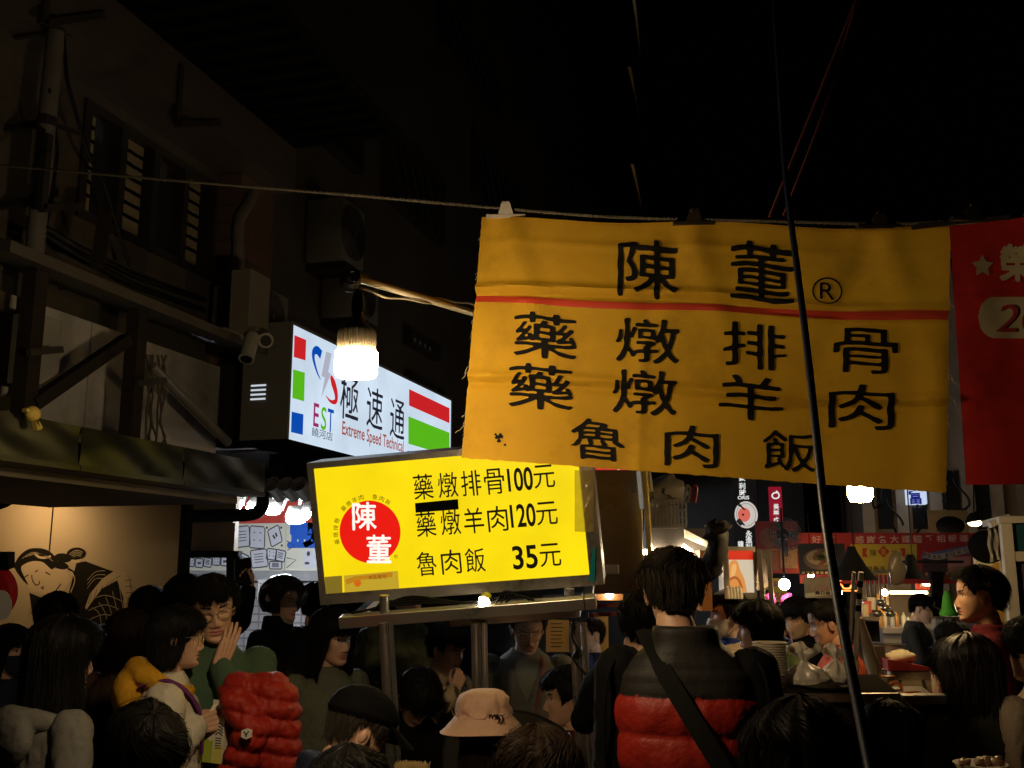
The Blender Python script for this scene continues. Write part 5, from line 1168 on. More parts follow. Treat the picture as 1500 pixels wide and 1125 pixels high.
m.poly(f, [tuple(q) for q in spl([(f.w*.05, f.h*.35), (f.w*.12, f.h*.62), (f.w*.28, f.h*.69), (f.w*.3, f.h*.55), (f.w*.22, f.h*.4)])], .0012, .002, 3); m.stroke(f, spl([(f.w*.02, f.h*.3), (f.w*.2, f.h*.36), (f.w*.38, f.h*.3), (f.w*.5, f.h*.1)]), .012, .0012, .0022, 4)
m.build('picture', [glow('pic_cream', (.66, .58, .44), .8), glow('pic_red', (.66, .03, .01), .8), glow('pic_bun', (.75, .30, .07), .8), glow('pic_bun_light', (.85, .48, .18), .8), glow('pic_shade', (.40, .12, .03), .8)], t, smooth=False)
for x0, x1 in ((1062, 1066), (1112, 1120), (1126, 1132)): m = MB(); a = D(x0, 812, 5.0); a[2] += .02; b_ = D(x1, 905, 5.0); m.bar(a, b_, .022, .022); m.build('post', STEEL, t, smooth=False)
sdf = Fr(D(1108, 866, 5.0), D(1128, 858, 5.5), D(1108, 808, 5.0)); m = MB(); m.fbox(sdf, 0, sdf.w, 0, sdf.h, -.01, 0); m.build('side_panel', mat('side_steel', (.20, .15, .11), .3, .9), t, smooth=False)
f = FD(1062, 905, 1110, 874, 4.95); m = MB(); m.fbox(f, 0, f.w, f.h*.7, f.h, -.3, 0)
for i in range(6): u = f.w*i/5; m.fbox(f, u-.005, u+.005, 0, f.h*.7, -.01, -.001)
tag(m.build('wire_rack', STEEL, smooth=False), 'small steel wire rack under the bun picture box', 'rack')
for i in range(5): m = MB(); q = D(1066+i*4.5, 868, 4.9); m.lathe([(.0, .03), (.008, .028), (.010, .01), (.014, -.01), (.014, -.03)], q, 10); tag(m.build('small_bottle', mat('bottle_white', (.6, .57, .5), .4)), 'small white bottle in the row on the wire rack', 'bottle', 'small bottles on the wire rack')

# ------------------------------------------------------------------ vertical signs far down the street
def vsign(x0, yb, x1, yt, Y, name, label, back):
    f = FY(x0, yb, x1, yt, Y); t = thing(name, f.p(f.w/2, 0), label, 'sign'); m = MB(); m.fbox(f, 0, f.w, 0, f.h, -.2, 0); m.build('panel', back, t, smooth=False); return f, t
VW = glow('far_white', (.9, .92, .88), .85); VG = glow('far_grey', (.42, .42, .42), .6)
f, t = vsign(1074, 806, 1110, 680, 15, 'vertical_sign', 'black vertical sign with white characters and round wave plate', mat('far_black', (.012, .012, .014), .5, var=0))
q = lambda x, y: f.px(x, y); sc = 15/FPX
m = MB()
for ch, x, y, w in (('豪', 1087, 700, 9), ('利', 1087, 712, 9), ('時', 1088, 722, 9), ('永', 1097, 782, 9), ('進', 1097, 791, 9), ('利', 1097, 801, 9), ('鐘', 1085, 797, 8)): text(m, f, ch, *q(x, y), w*sc, 9.5*sc, .003, 0, bold=.02)
text(m, f, 'ORIS', *q(1089, 729), 16*sc, 5*sc, .003, 0, bold=.02)
for i in range(6): m.fbox(f, q(1094, 0)[0], q(1096, 0)[0], q(0, 723-i*2.4)[1], q(0, 721.5-i*2.4)[1], .001, .003)
m.build('lettering', VW, t, smooth=False)
m = MB(); m.disc(f, *q(1093, 754), 16*sc, .001, .004, 40, 0, 19*sc); m.disc(f, *q(1093, 754), 13.6*sc, .0041, .005, 40, 2, 16.4*sc); m.disc(f, *q(1093, 754), 12.6*sc, .0051, .006, 40, 0, 15.4*sc); m.disc(f, *q(1090, 754), 8.6*sc, .0061, .008, 32, 1, 10*sc); m.disc(f, *q(1088.5, 754), 1.6*sc, .0081, .010, 12, 3)
for i in range(7): m.stroke(f, spl([q(1078+i*1.3, 740+i*.3), q(1082+i*1.2, 737+i*1.5), q(1086+i, 741+i)]), .012, .009, .0095, 3); m.stroke(f, spl([q(1079+i*.8, 764+i), q(1083+i*.8, 760+i*1.3), q(1087+i*.7, 765+i*.7)]), .014, .009, .0095, 3)
m.build('plate_emblem', [glow('far_plate', (.74, .68, .62), .75), glow('far_coral', (.80, .16, .11), .8), VG, mat('far_ink', (.02, .02, .02), .5, var=0)], t, smooth=False)
f, t = vsign(1127, 788, 1146, 713, 14.5, 'vertical_sign', 'red vertical sign with white emblem and characters behind the fan', glow('far_red', (.30, .004, .02), .75)); sc = 14.5/FPX; q = lambda x, y: f.px(x, y)
m = MB(); m.stroke(f, spl([q(1137, 719), q(1141, 724), q(1140, 729), q(1134, 730), q(1131, 726), q(1134, 722), q(1138, 722)]), 2*sc, .002, .004); m.fbox(f, *[q(x, 0)[0] for x in (1133, 1141)], q(0, 734)[1], q(0, 732)[1], .001, .003)
for ch, y in (('美', 742), ('夢', 752), ('成', 762), ('真', 772)): text(m, f, ch, *q(1137, y), 7.5*sc, 8.5*sc, .003, 0, bold=.02)
m.build('lettering', VW, t, smooth=False)
f, t = vsign(1328, 738, 1357, 700, 11.2, 'shop_sign', 'white far shop sign with a dark blue character', glow('far_bluewhite', (.62, .74, .95), .85)); sc = 11.2/FPX; m = MB(); text(m, f, '富', *f.px(1341, 728), 17*sc, 20*sc, .003, 0, bold=.03); m.build('lettering', glow('far_navy', (.01, .02, .35), .5), t, smooth=False)
f = FD(925, 692, 865, 688, 9) if False else FY(862, 692, 927, 676, 11); t = thing('shop_sign', f.p(f.w/2, 0), 'red far sign strip peeping out above the steel cabinet', 'sign'); m = MB(); m.fbox(f, 0, f.w, 0, f.h, -.1, 0); m.build('panel', glow('far_scarlet', (.75, .03, .02), .7), t, smooth=False); m = MB(); m.stroke(f, spl([f.px(905, 692), f.px(908, 685), f.px(916, 683), f.px(922, 690)]), .02, .002, .003); m.build('lettering', VW, t, smooth=False)

# ------------------------------------------------------------------ wall fan and food posters
q = D(1150, 783, 7.0); t = thing('wall_fan', q, 'dark wire guarded fan in front of the red stall', 'fan'); A = rotm('Z', rad(16)) @ rotm('X', rad(90)); m = MB()
for r_ in np.linspace(.03, .115, 6): m.tube([q+A @ np.array([r_*math.cos(a), r_*math.sin(a), .02*(1-(r_/.115)**2)]) for a in np.linspace(0, 2*math.pi, 30)], .003, 5, caps=False)
for a in np.linspace(0, 2*math.pi, 17)[:-1]: m.tube([q+A @ np.array([.02*math.cos(a), .02*math.sin(a), .02]), q+A @ np.array([.115*math.cos(a), .115*math.sin(a), 0])], .002, 4)
m.build('guard', DARKM, t); m = MB()
for k in range(3):
    a = 2.1*k; m.add([q+A @ np.array([r_*math.cos(a+b_), r_*math.sin(a+b_), -.02+.02*b_]) for r_, b_ in ((.02, -.3), (.10, -.5), (.105, .3), (.02, .3))], [(0, 1, 2, 3)])
m.build('blade', mat('fan_blade', (.06, .06, .055), .4), t); m = MB(); m.lathe([(0, .03), (.022, .026), (.03, -.02), (.045, -.06), (.03, -.12), (0, -.13)], q, 20, axis=A); m.build('motor', BLACK, t)
m = MB(); m.tube([q+(0, .08, -.02), q+(0, .1, -.15)], .012, 8); m.build('bracket', DARKM, t)
def poster(x0, yb, x1, yt, d, label, col, name='poster'):
    f = FD(x0, yb, x1, yt, d); t = thing(name, f.p(f.w/2, 0), label, name.split('_')[-1]); m = MB(); m.fbox(f, 0, f.w, 0, f.h, -.02, 0); m.build('board', col, t, smooth=False); return f, t
DRED = mat('poster_red', (.30, .03, .025), .6, var=.2); DRED2 = mat('banner_dark_red', (.34, .025, .03), .6, var=.2)
f, t = poster(1110, 840, 1172, 765, 8.2, 'dark red stall board with faded food pictures behind the fan', DRED)
FB = mat('food_brown', (.26, .10, .06), .6, var=.5, vscale=25); FT = mat('food_tan', (.36, .20, .09), .6, var=.6, vscale=30); m = MB()
m.disc(f, f.w*.3, f.h*.68, f.w*.22, .001, .003, 30, 0, f.h*.2); m.fbox(f, f.w*.55, f.w*.95, f.h*.1, f.h*.5, .001, .003, 1); m.fbox(f, f.w*.05, f.w*.5, f.h*.05, f.h*.42, .001, .003, 0); m.fbox(f, 0, f.w, f.h*.44, f.h*.47, .0031, .01, 1); m.build('food_picture', [FB, FT], t, smooth=False)
f, t = poster(1172, 842, 1240, 797, 8.0, 'black poster with a noodle bowl picture', mat('poster_black', (.03, .025, .022), .5), 'poster'); m = MB()
m.disc(f, f.w*.45, f.h*.5, f.w*.36, .001, .003, 36, 0, f.h*.34); m.disc(f, f.w*.45, f.h*.55, f.w*.30, .0031, .005, 36, 1, f.h*.24)
rng = np.random.RandomState(2)
for i in range(22): a, r_ = rng.uniform(0, 6.28), rng.uniform(0, .24)*f.w; m.disc(f, f.w*.45+r_*math.cos(a), f.h*.55+r_*.7*math.sin(a), rng.uniform(.012, .03), .0051, .007, 10, int(rng.randint(1, 4)))
for i in range(9): m.fbox(f, f.w*(.04+.1*i), f.w*(.10+.1*i), f.h*.03, f.h*.10, .001, .003, 1)
m.build('food_picture', [mat('bowl_dark', (.14, .09, .06), .5), mat('noodle_tan', (.45, .30, .14), .6), mat('meat_brown', (.22, .09, .04), .6), mat('herb_green', (.08, .13, .04), .6)], t, smooth=False)
LB = FD(1172, 855, 1436, 782, 8.6); t = thing('media_banner', LB.p(LB.w/2, 0), 'long dark red banner thanking the media with yellow and photo panels', 'banner')
lp = lambda x, y: tuple(LB.px(x, y)); m = MB(); m.fbox(LB, 0, LB.w, 0, LB.h, -.02, 0); m.build('cloth', DRED2, t, smooth=False)
m = MB(); s_ = '感謝各大媒體爭相報導'; sc = 8.6/FPX
for i, ch in enumerate(s_): text(m, LB, ch, *lp(1259+i*17.0, 790.5-.2*i), 13*sc, 11*sc, .002, 0, bold=.015)
for i, ch in enumerate('好吃'): text(m, LB, ch, *lp(1196+i*22, 790), 14*sc, 11*sc, .002, 0, bold=.01)
m.build('lettering', mat('banner_pink_white', (.62, .40, .36), .6, var=.3), t, smooth=False)
m = MB(); m.poly(LB, [lp(*z) for z in ((1246, 797), (1343, 797), (1343, 842), (1246, 842))], .001, .003, 0); m.fbox(LB, lp(1246, 0)[0], lp(1343, 0)[0], lp(0, 825)[1], lp(0, 821)[1], .0031, .004, 2)
for x, s2 in ((1267, 1), (1322, -1)): m.poly(LB, [lp(x-4*s2, 803), lp(x+4*s2, 803), lp(x+1*s2, 809), lp(x+4*s2, 816), lp(x-4*s2, 816)], .0031, .004, 1)
m.poly(LB, [lp(1294, 799), lp(1303, 808), lp(1294, 817), lp(1285, 808)], .0031, .004, 1); text(m, LB, '陳', *lp(1279, 810), 9*sc, 10*sc, .004, 2); text(m, LB, '董', *lp(1294, 808), 7*sc, 8*sc, .005, 0); text(m, LB, '排', *lp(1310, 810), 9*sc, 10*sc, .004, 2)
for i in range(5): text(m, LB, '藥燉排骨湯'[i], *lp(1256+i*9, 834), 8*sc, 9*sc, .004, 2, bold=.01); 
text(m, LB, '平價', *lp(1328, 833), 22*sc, 12*sc, .004, 2, bold=.02)
m.build('yellow_panel', [mat('panel_yellow', (.50, .36, .04), .6), mat('panel_red', (.38, .05, .02), .6), INK], t, smooth=False)
m = MB(); m.poly(LB, [lp(*z) for z in ((1350, 812), (1420, 798), (1422, 812), (1350, 818))], .001, .003, 0)
wv = spl([lp(1352, 812), lp(1372, 816), (lp(1395, 811)), lp(1421, 804)]); m.stroke(LB, wv, .050, .003, .0035, 1)
for i, ch in enumerate('專業美食節目採訪'): u, v = wv[int((i+.6)/8.2*(len(wv)-1))]; text(m, LB, ch, u, v, 6.5*sc, 7*sc, .005, 2)
m.poly(LB, [lp(*z) for z in ((1351, 818), (1388, 816), (1388, 849), (1351, 849))], .001, .003, 3); m.poly(LB, [lp(*z) for z in ((1388, 816), (1422, 815), (1422, 849), (1388, 849))], .001, .003, 4)
rng = np.random.RandomState(8)
for i in range(9): x = 1356+i*7.6+rng.uniform(-1, 1); y = 838+rng.uniform(-3, 3); cl = int(rng.choice([5, 6, 7])); m.disc(LB, *lp(x, y), 2.0*sc, .0061, .008, 12, 8, 2.5*sc); m.poly(LB, [lp(x-4.5, 849), lp(x-4, y+3), lp(x, y+1.5), lp(x+4, y+3), lp(x+4.5, 849)], .0031+.0002*i, .005+.0002*i, cl)
m.build('photo_panel', [mat('photo_blue', (.10, .13, .30), .6), mat('photo_pale', (.42, .36, .36), .6), INK, mat('photo_dark', (.06, .035, .045), .6), mat('photo_pink', (.44, .22, .20), .6, var=.3), mat('photo_navy', (.06, .07, .18), .6), mat('photo_grey', (.10, .07, .07), .6), mat('photo_rust', (.30, .09, .07), .6), mat('photo_skin', (.42, .24, .18), .6)], t, smooth=False)
f, t = poster(1362, 784, 1420, 748, 9.2, 'dim tan shop board under the blue character sign', mat('dim_tan', (.20, .15, .08), .7)); m = MB(); text(m, f, '上', *f.px(1378, 771), .09, .09, .003); m.build('lettering', INK, t, smooth=False)
m = MB(); V, F = ell_geo(D(1392, 770, 8.9), (.12, .06, .085), 18, 12); m.add(V, F); tag(m.build('black_cover', BLKM), 'black covered lump in front of the tan shop board', 'cover')

# ------------------------------------------------------------------ bare bulbs, cone shades, pendant lamp
q = D(1260, 722, 4.6); t = thing('bare_bulb', q, 'blazing warm bulb just under the yellow banner edge', 'bulb'); m = MB(); m.lathe([(0, -.045), (.042, -.04), (.056, -.018), (.056, .033), (.0, .037)], q, 28); m.build('diffuser', glow('street_bulb', (1, .66, .28), 170), t); m = MB(); m.lathe([(.054, .038), (.036, .08), (.02, .09), (.017, .14)], q, 24); m.build('socket', GREYP, t)
m = MB(); m.tube([q+up_*.15, q+up_*.9], .006, 6); m.build('cord', BLACK, t)
q = D(1428, 768, 6.4); t = thing('pendant_lamp', q, 'small lit pendant lamp with a dark flat shade', 'lamp'); m = MB(); m.lathe([(.012, .075), (.03, .06), (.055, .02), (.058, .018), (.05, .016), (.02, .04)], q, 24, axis=rotm('Y', rad(-10))); m.build('lamp_shade', BLACK, t); m = MB(); m.ell(q+np.array([0, 0, .008]), (.042, .042, .022), 18, 10); m.build('bulb', glow('pendant_bulb', (1, .72, .36), 12), t); m = MB(); m.tube([q+(0, 0, .07), q+(.03, .1, .3), q+(.05, .4, 2.2)], .005, 6); m.build('cord', BLACK, t)
def cone(px, pyt, pyb, w, d, label):
    a, b_ = D(px, pyt, d), D(px, pyb, d); r_ = w/2/FPX*d; h = a[2]-b_[2]; t = thing('hanging_cone', b_, label, 'lamp shade', 'dark cone shades over the counter'); m = MB(); m.lathe([(r_, 0), (r_*.985, .004), (r_*.55, h*.42), (.03, h*.86), (.022, h*.98), (.02, h), (.0, h)], b_, 32); m.build('lamp_shade', mat('cone_dark', (.006, .0055, .005), .7, spec=.2), t); m = MB(); m.tube([a, a+up_*1.1], .004, 6); m.build('cord', BLACK, t)
cone(1250, 800, 850, 70, 5.6, 'dark cone shade right beside the bent navy pole'); cone(1336, 812, 848, 40, 6.0, 'smaller dark cone shade below the yellow panel of the media banner')
q = D(1446, 800, 5.6); m = MB(); m.lathe([(.0, .02), (.07, .012), (.10, -.01), (.09, -.02), (0, -.01)], q, 30, axis=rotm('Y', rad(-18)) @ rotm('X', rad(70))); tag(m.build('tilted_disc', BLKM), 'dark round lamp shade tilted beside the white kiosk', 'lamp shade')
q = D(1149, 856, 6.5); t = thing('white_lamp', q, 'glaring white lamp in front of a yellow sign', 'lamp'); m = MB(); m.ell(q, (.036, .03, .036), 18, 12); m.build('bulb', glow('white_lamp', (.85, .93, 1), 170), t); m = MB(); m.tube([q+(0, 0, .05), q+(0, .05, .5)], .008, 6); m.build('cord', BLACK, t)
f = FD(1121, 882, 1154, 848, 7.9); t = thing('yellow_sign', f.p(f.w/2, 0), 'yellow price sign behind the glaring white lamp', 'sign'); m = MB(); m.fbox(f, 0, f.w, f.h*.5, f.h, -.02, 0); m.fbox(f, f.w*.38, f.w, 0, f.h*.495, -.02, 0); m.build('panel', mat('sign_yellow', (.75, .55, .03), .5), t, smooth=False); m = MB(); text(m, f, '滷味', f.w*.4, f.h*.75, f.w*.6, f.h*.3, .002, 0, .02); text(m, f, '50', f.w*.68, f.h*.25, f.w*.4, f.h*.3, .002, 0, .02); m.build('lettering', mat('sign_magenta', (.5, .03, .15), .5), t, smooth=False)
for k, (x, y) in enumerate(((1126, 872), (1152, 874))):
    m = MB(); V, F = ell_geo(D(x, y+8, 6.6), (.045, .04, .05), 18, 12); V = V+fbm(V, 30)[:, None]*.02; m.add(V, F); tag(m.build('red_bundle', mat('crimson', (.40, .03, .09), .6)), ['crimson bundle hanging left of the glaring white lamp', 'crimson bundle hanging right below the glaring white lamp'][k], 'bundle')
f = FD(1180, 876, 1226, 846, 7.4); t = thing('menu_board', f.p(f.w/2, 0), 'dim yellow menu board above the woman in orange', 'board'); m = MB(); m.fbox(f, 0, f.w, 0, f.h, -.02, 0); m.build('panel', mat('dim_board', (.34, .24, .10), .6, var=.5, vscale=9), t, smooth=False)
m = MB(); 
for i in range(5): m.fbox(f, f.w*.1+i*.04, f.w*.1+i*.04+.03, f.h*.35, f.h*.6, .001, .003, 0)
m.poly(f, [(f.w*.0, f.h*.02), (f.w*.95, f.h*.18), (f.w*.95, f.h*.38), (f.w*.0, f.h*.22)], .0031, .005, 1); text(m, f, '貴日香', f.w*.55, f.h*.24, f.w*.5, f.h*.18, .006, 2, .03); m.build('lettering', [FT, mat('board_strip', (.62, .5, .2), .6), INK], t, smooth=False)
q = D(1240, 855, 7.2); m = MB(); m.tube([q+A @ np.array([.05*math.cos(a)*(1+.3*math.sin(3*a)), .035*math.sin(a), 0]) for a in np.linspace(0, 6.28, 30)], .006, 6, caps=False); m.tube([q+(-.07, 0, -.05), q+(.09, 0, -.05)], .005, 6); tag(m.build('neon_sign', glow('neon_orange', (1, .25, .05), 3.0)), 'small orange neon outline sign behind the bent pole', 'neon sign')

# ------------------------------------------------------------------ stalls at the right: far drink stall, kiosk
YF_ = 9.4
f = FD(1292, 905, 1372, 858, 9.2); t = thing('drink_stall', [f.p(f.w/2, 0)[0], f.p(f.w/2, 0)[1], 0], 'lit drink stall with an LED strip behind the man with a cap', 'stall')
m = MB(); m.fbox(f, 0, f.w, -f.O[2], f.h, -.6, -.55); m.build('back_wall', mat('stall_wall', (.16, .12, .08), .7), t, smooth=False)
m = MB(); m.fbox(f, f.w*.24, f.w*.92, f.h*.72, f.h*.80, -.1, -.06); m.build('light_strip', glow('strip_warm', (1, .78, .42), 22), t, smooth=False)
m = MB(); m.fbox(f, f.w*.25, f.w*.5, f.h*.05, f.h*.68, -.5, -.48, 0); m.disc(f, f.w*.37, f.h*.4, .055, -.479, -.474, 24, 1, .05); m.disc(f, f.w*.37, f.h*.4, .03, -.473, -.47, 20, 2, .026); m.build('poster', [mat('stall_orange', (.72, .34, .04), .5, var=.3), mat('stall_cream', (.7, .6, .5), .5), mat('stall_plum', (.35, .03, .10), .5)], t, smooth=False)
m = MB(); m.fbox(f, 0, f.w, -.14, -.09, -.55, .0); m.fbox(f, .02, f.w*.5, -.5, -.141, -.5, -.05); m.build('counter', mat('stall_counter', (.34, .31, .27), .4), t, smooth=False)
rng = np.random.RandomState(4)
for i in range(6): m = MB(); q = f.p(.02+.055*i, -.09, -.1-.04*(i % 2)); h = rng.uniform(.08, .16); m.lathe([(.0, 0), (.022, 0), (.022, h*.7), (.009, h*.85), (.009, h), (0, h)], q, 12); tag(m.build('sauce_bottle', mat(['amber_glass', 'cream_bottle', 'clear_glass'][i % 3], [(.4, .2, .05), (.6, .55, .42), (.4, .4, .36)][i % 3], .2)), 'bottle in the row on the drink stall counter', 'bottle', 'bottles on the drink stall counter')
m = MB(); q = D(1362, 905, 8.7); V, F = tube_geo([D(1366, 858, 9.6), D(1366, 885, 9.6), D(1366, 930, 9.6), D(1363, 975, 9.6), D(1360, 1010, 9.6)], [.04, .10, .11, .09, .07], 18); m.add(V, F); tag(m.build('apron', mat('dark_oilcloth', (.05, .055, .055), .35)), 'dark shiny apron hanging beside the man with a cap', 'apron')
m = MB(); q = D(1390, 902, 8.2); m.lathe([(0, 0), (.07, 0), (.075, .02), (.055, .06), (.035, .16), (.02, .2), (0, .2)], q, 20); tag(m.build('green_bottle', mat('green_plastic', (.12, .55, .05), .35)), 'bright green bottle shaped container at the glass stall', 'container')
f = FD(1373, 945, 1432, 905, 8.3); t = thing('glass_stall', [f.p(f.w/2, 0)[0], f.p(f.w/2, 0)[1], 0], 'pale stall counter with printed leg beside the green container', 'stall'); m = MB(); m.fbox(f, 0, f.w*.18, -f.O[2], f.h*.93, -.5, 0, 1); m.fbox(f, 0, f.w, f.h*.94, f.h, -.5, .02, 0); m.fbox(f, f.w*.2, f.w, -.8, f.h*.5, -.4, -.1, 2); m.build('counter', [STEEL, mat('grey_print', (.4, .38, .35), .6, var=.5, vscale=40), mat('stall_olive', (.34, .33, .14), .6)], t, smooth=False)
m = MB(); m.ell(f.p(f.w*.25, f.h*2.2, -.3), (.05, .05, .03)); m.build('lamp', glow('stall_lamp', (1, .85, .6), 18), t)
for k_, (x, lab) in enumerate(((1384, 'black strut stand left of the green container'), (1376, 'black pole stand by the dark shiny apron'))): m = MB(); m.bar(D(x-8, 838, 8.5), D(x-8, 960, 8.5), .05, .05); tag(m.build('stall_post', BLKM, smooth=False), lab, 'post')
f = FD(1342, 864, 1372, 852, 8.9); t = thing('red_notice', f.p(0, 0), 'small red notice with pale letters above the LED strip', 'notice'); m = MB(); m.fbox(f, 0, f.w, 0, f.h, -.02, 0); m.build('panel', mat('notice_red', (.6, .05, .02), .5), t, smooth=False); m = MB(); text(m, f, 'OPEN', f.w*.5, f.h*.5, f.w*.6, f.h*.5, .002, 0, .02) if False else m.stroke(f, [(f.w*.2, f.h*.5), (f.w*.75, f.h*.55)], f.h*.35, .001, .002); m.build('lettering', mat('notice_cream', (.7, .5, .25), .5), t, smooth=False)
# more of the stalls' clutter
f = FD(1236, 846, 1306, 840, 5.8); m = MB(); m.bar(D(1232, 842, 5.8), D(1310, 836, 5.8), .02, .02); tag(m.build('utensil_rail', STEEL, smooth=False), 'thin steel rail carrying ladles above the cooler', 'rail')
for i in range(6):
    x = 1268+i*6.5; q = D(x, 842, 5.78); t = thing('ladle', q, 'steel ladle hanging in the row above the cooler', 'ladle', 'ladles on the steel rail'); m = MB(); L = .14+.03*(i % 3); m.tube([q, q-up_*L], .005, 6); m.ell(q-up_*(L+.02)+np.array([0, -.01, 0]), (.028, .022, .02), 14, 8); m.build('ladle', STEEL, t)
m = MB(); V, F = ell_geo(D(1314, 832, 5.5), (.045, .03, .095), 20, 14); V = V+fbm(V, 16)[:, None]*.02; m.add(V, F); tag(m.build('hanging_bag', mat('smoky_film', (.20, .17, .13), .35, spec=.6, alpha=.7), angle=60), 'smoky plastic bag hanging beside the ladles', 'bag')
for k_, (x, y, d_, lab) in enumerate(((1188, 842, 8.2, 'small warm bulb over the dim yellow menu board'), (1418, 884, 8.6, 'small warm bulb behind the tall man in maroon'), (1296, 868, 8.9, 'small warm bulb left of the LED strip'), (1229, 868, 7.9, 'small warm bulb just left of the bent pole'))):
    q = D(x, y, d_); t = thing('small_bulb', q, lab, 'bulb'); m = MB(); m.ell(q, (.026, .026, .03), 14, 10); m.build('globe', glow('small_warm_bulb', (1, .66, .30), 150), t); m = MB(); m.tube([q+up_*.028, q+up_*.07], .014, 10); m.tube([q+up_*.07, q+up_*.5], .004, 5); m.build('socket', BLACK, t)
for i in range(5):
    q = D(1276+i*6, 1016-i*2, 4.3); m = MB(); m.lathe([(0, 0), (.028, 0), (.034, .05), (.036, .052), (.030, .05), (0, .01)], q, 20); tag(m.build('sauce_tub', mat(['tub_cream', 'tub_brown', 'tub_steel'][i % 3], [(.5, .42, .3), (.22, .10, .04), (.4, .38, .35)][i % 3], .35)), ['cream tub nearest the bent pole', 'brown tub beside the cream one', 'steel tub in the middle of the tub row', 'cream tub right of the steel one', 'brown tub at the end of the tub row'][i], 'tub')
# white kiosk
f = FY(1477, 1010, 1560, 756, 5.6); t = thing('kiosk', [f.p(f.w/2, 0)[0], f.p(f.w/2, 0)[1], 0], 'white framed kiosk with lit cream inside at the right edge', 'kiosk'); KW = mat('kiosk_white', (.42, .40, .37), .5, var=.1)
vv = lambda y: f.px(1500, y)[1]; uu = lambda x: f.px(x, 850)[0]
m = MB(); m.fbox(f, 0, uu(1490), -f.O[2], vv(766.2), -.08, 0); m.fbox(f, -.01, f.w, vv(766), vv(756), -.5, .012); m.fbox(f, uu(1490.2), f.w, vv(822), vv(808), -.08, -.003); m.build('frame', KW, t, smooth=False)
m = MB(); m.fbox(f, uu(1490.2), f.w, vv(808)+.001, vv(766.3), -.05, -.02); m.build('teal_panel', mat('teal_panel', (.01, .055, .075), .35), t, smooth=False)
m = MB(); m.fbox(f, uu(1490.2), f.w, -f.O[2], vv(822.3), -.08, -.03); m.build('back_board', mat('kiosk_dark', (.05, .045, .04), .7), t, smooth=False)
g2 = FD(1446, 1010, 1480, 800, 6.2); m = MB(); m.fbox(g2, 0, g2.w*1.1, -g2.O[2], g2.h*.97, -.04, 0, 0); m.fbox(g2, g2.w*.72, g2.w*.93, g2.h*.45, g2.h*.86, .001, .02, 1); m.build('inner_wall', [mat('inner_cream', (.70, .60, .34), .6), mat('inner_orange', (.55, .27, .04), .6)], t, smooth=False)
m = MB(); m.ell(D(1467, 806, 5.75), (.04, .04, .03)); m.build('lamp', glow('kiosk_lamp', (1, .80, .45), 75), t)
gc = FD(1450, 824, 1477, 766, 5.15); m = MB()
def curt(u, v): return gc.p(gc.w*u, gc.h*(v*(.86+.14*u)+.06*(1-v)*math.sin(u*3)), .012*math.sin(u*16)+.01*math.sin(v*9+u*5))
m.sheet(curt, 30, 14); tag(m.build('plastic_curtain', mat('grey_vinyl', (.20, .18, .15), .4, spec=.6), t), 'grey hanging vinyl sheet')
m = MB(); m.bar(D(1449, 769, 5.16), D(1478, 757, 5.16), .04, .03); m.build('eave', KW, t, smooth=False)

# ------------------------------------------------------------------ counter with bowls, bags, cooler
CD2 = 3.55
f = Fr(D(1105, 1030, CD2), D(1336, 1028, CD2), D(1105, 1020, CD2)); ct = f.p(0, f.h)
t = thing('counter', [f.p(f.w/2, 0)[0], f.p(f.w/2, 0)[1], 0], 'steel topped stall counter with bowls and bags on it', 'counter'); m = MB(); m.rbox(f, -.1, f.w*.93, 0, f.h+.005, -.24, -.012, .004, 1); m.rbox(f, -.1, f.w*.93, 0, f.h+.006, -.0115, 0, .002, 0); m.rbox(f, f.w*.935, f.w*1.25, -.01, f.h-.002, -.03, .004, .004, 0); m.build('counter_top', [STEELW, mat('dark_counter', (.02, .016, .013), .95, spec=.02)], t, smooth=False)
m = MB(); m.fbox(f, -.08, f.w*1.22, -f.O[2], -.012, -.22, -.03); m.build('body', mat('counter_brown', (.075, .06, .045), .5, .3, var=.2), t, smooth=False); m = MB(); m.fbox(f, f.w*.72, f.w*.90, -.32, -.26, -.029, -.02); m.fbox(f, f.w*.72, f.w*.90, -.22, -.20, -.029, -.02); m.build('handle', STEEL, t, smooth=False)
TOPV = f.h+.005
q = f.px(1138, 1012); s0 = f.p(q[0], TOPV, -.075)
PAPER = mat('paper_bowl', (.62, .55, .42), .7, var=.06); rad_b, rad_t = .046, .058
for i in range(13):
    t = thing('paper_bowl', s0+up_*(.0092*i), 'printed paper bowl somewhere in the tall stack' if 0 < i < 12 else ('flower printed paper bowl, lowest of the tall stack' if i == 0 else 'paper bowl on top of the tall stack'), 'paper bowl', 'paper bowls stacked on the counter')
    z = s0+up_*(.0092*i); m = MB(); m.lathe([(rad_b*.95, .002), (rad_b, 0), (rad_t, .050), (rad_t+.005, .0503), (rad_t+.0058, .0525), (rad_t+.003, .0548), (rad_t-.001, .052), (rad_b-.001, .003), (0, .003)], z, 36); m.build('bowl', PAPER, t)
    if i == 0:
        m = MB(); rng = np.random.RandomState(1)
        for k in range(12):
            a = rad(-90-30+k*13-16); h = rng.uniform(.008, .036); r_ = rad_b+(rad_t-rad_b)*h/.05+.0006; ff = Fr(z+np.array([r_*math.cos(a), r_*math.sin(a), h]), z+np.array([r_*math.cos(a)-.01*math.sin(a), r_*math.sin(a)+.01*math.cos(a), h]), z+np.array([r_*math.cos(a), r_*math.sin(a), h+.01])); m.disc(ff, 0, 0, rng.uniform(.002, .005), 0, .0004, 10, k % 2); m.stroke(ff, [(0, 0), (.001, -h*.6)], .0012, .0002, .0004, 0)
        m.build('flower_print', [mat('print_plum', (.16, .03, .06), .6), mat('print_orange', (.55, .20, .06), .6)], t, smooth=False)
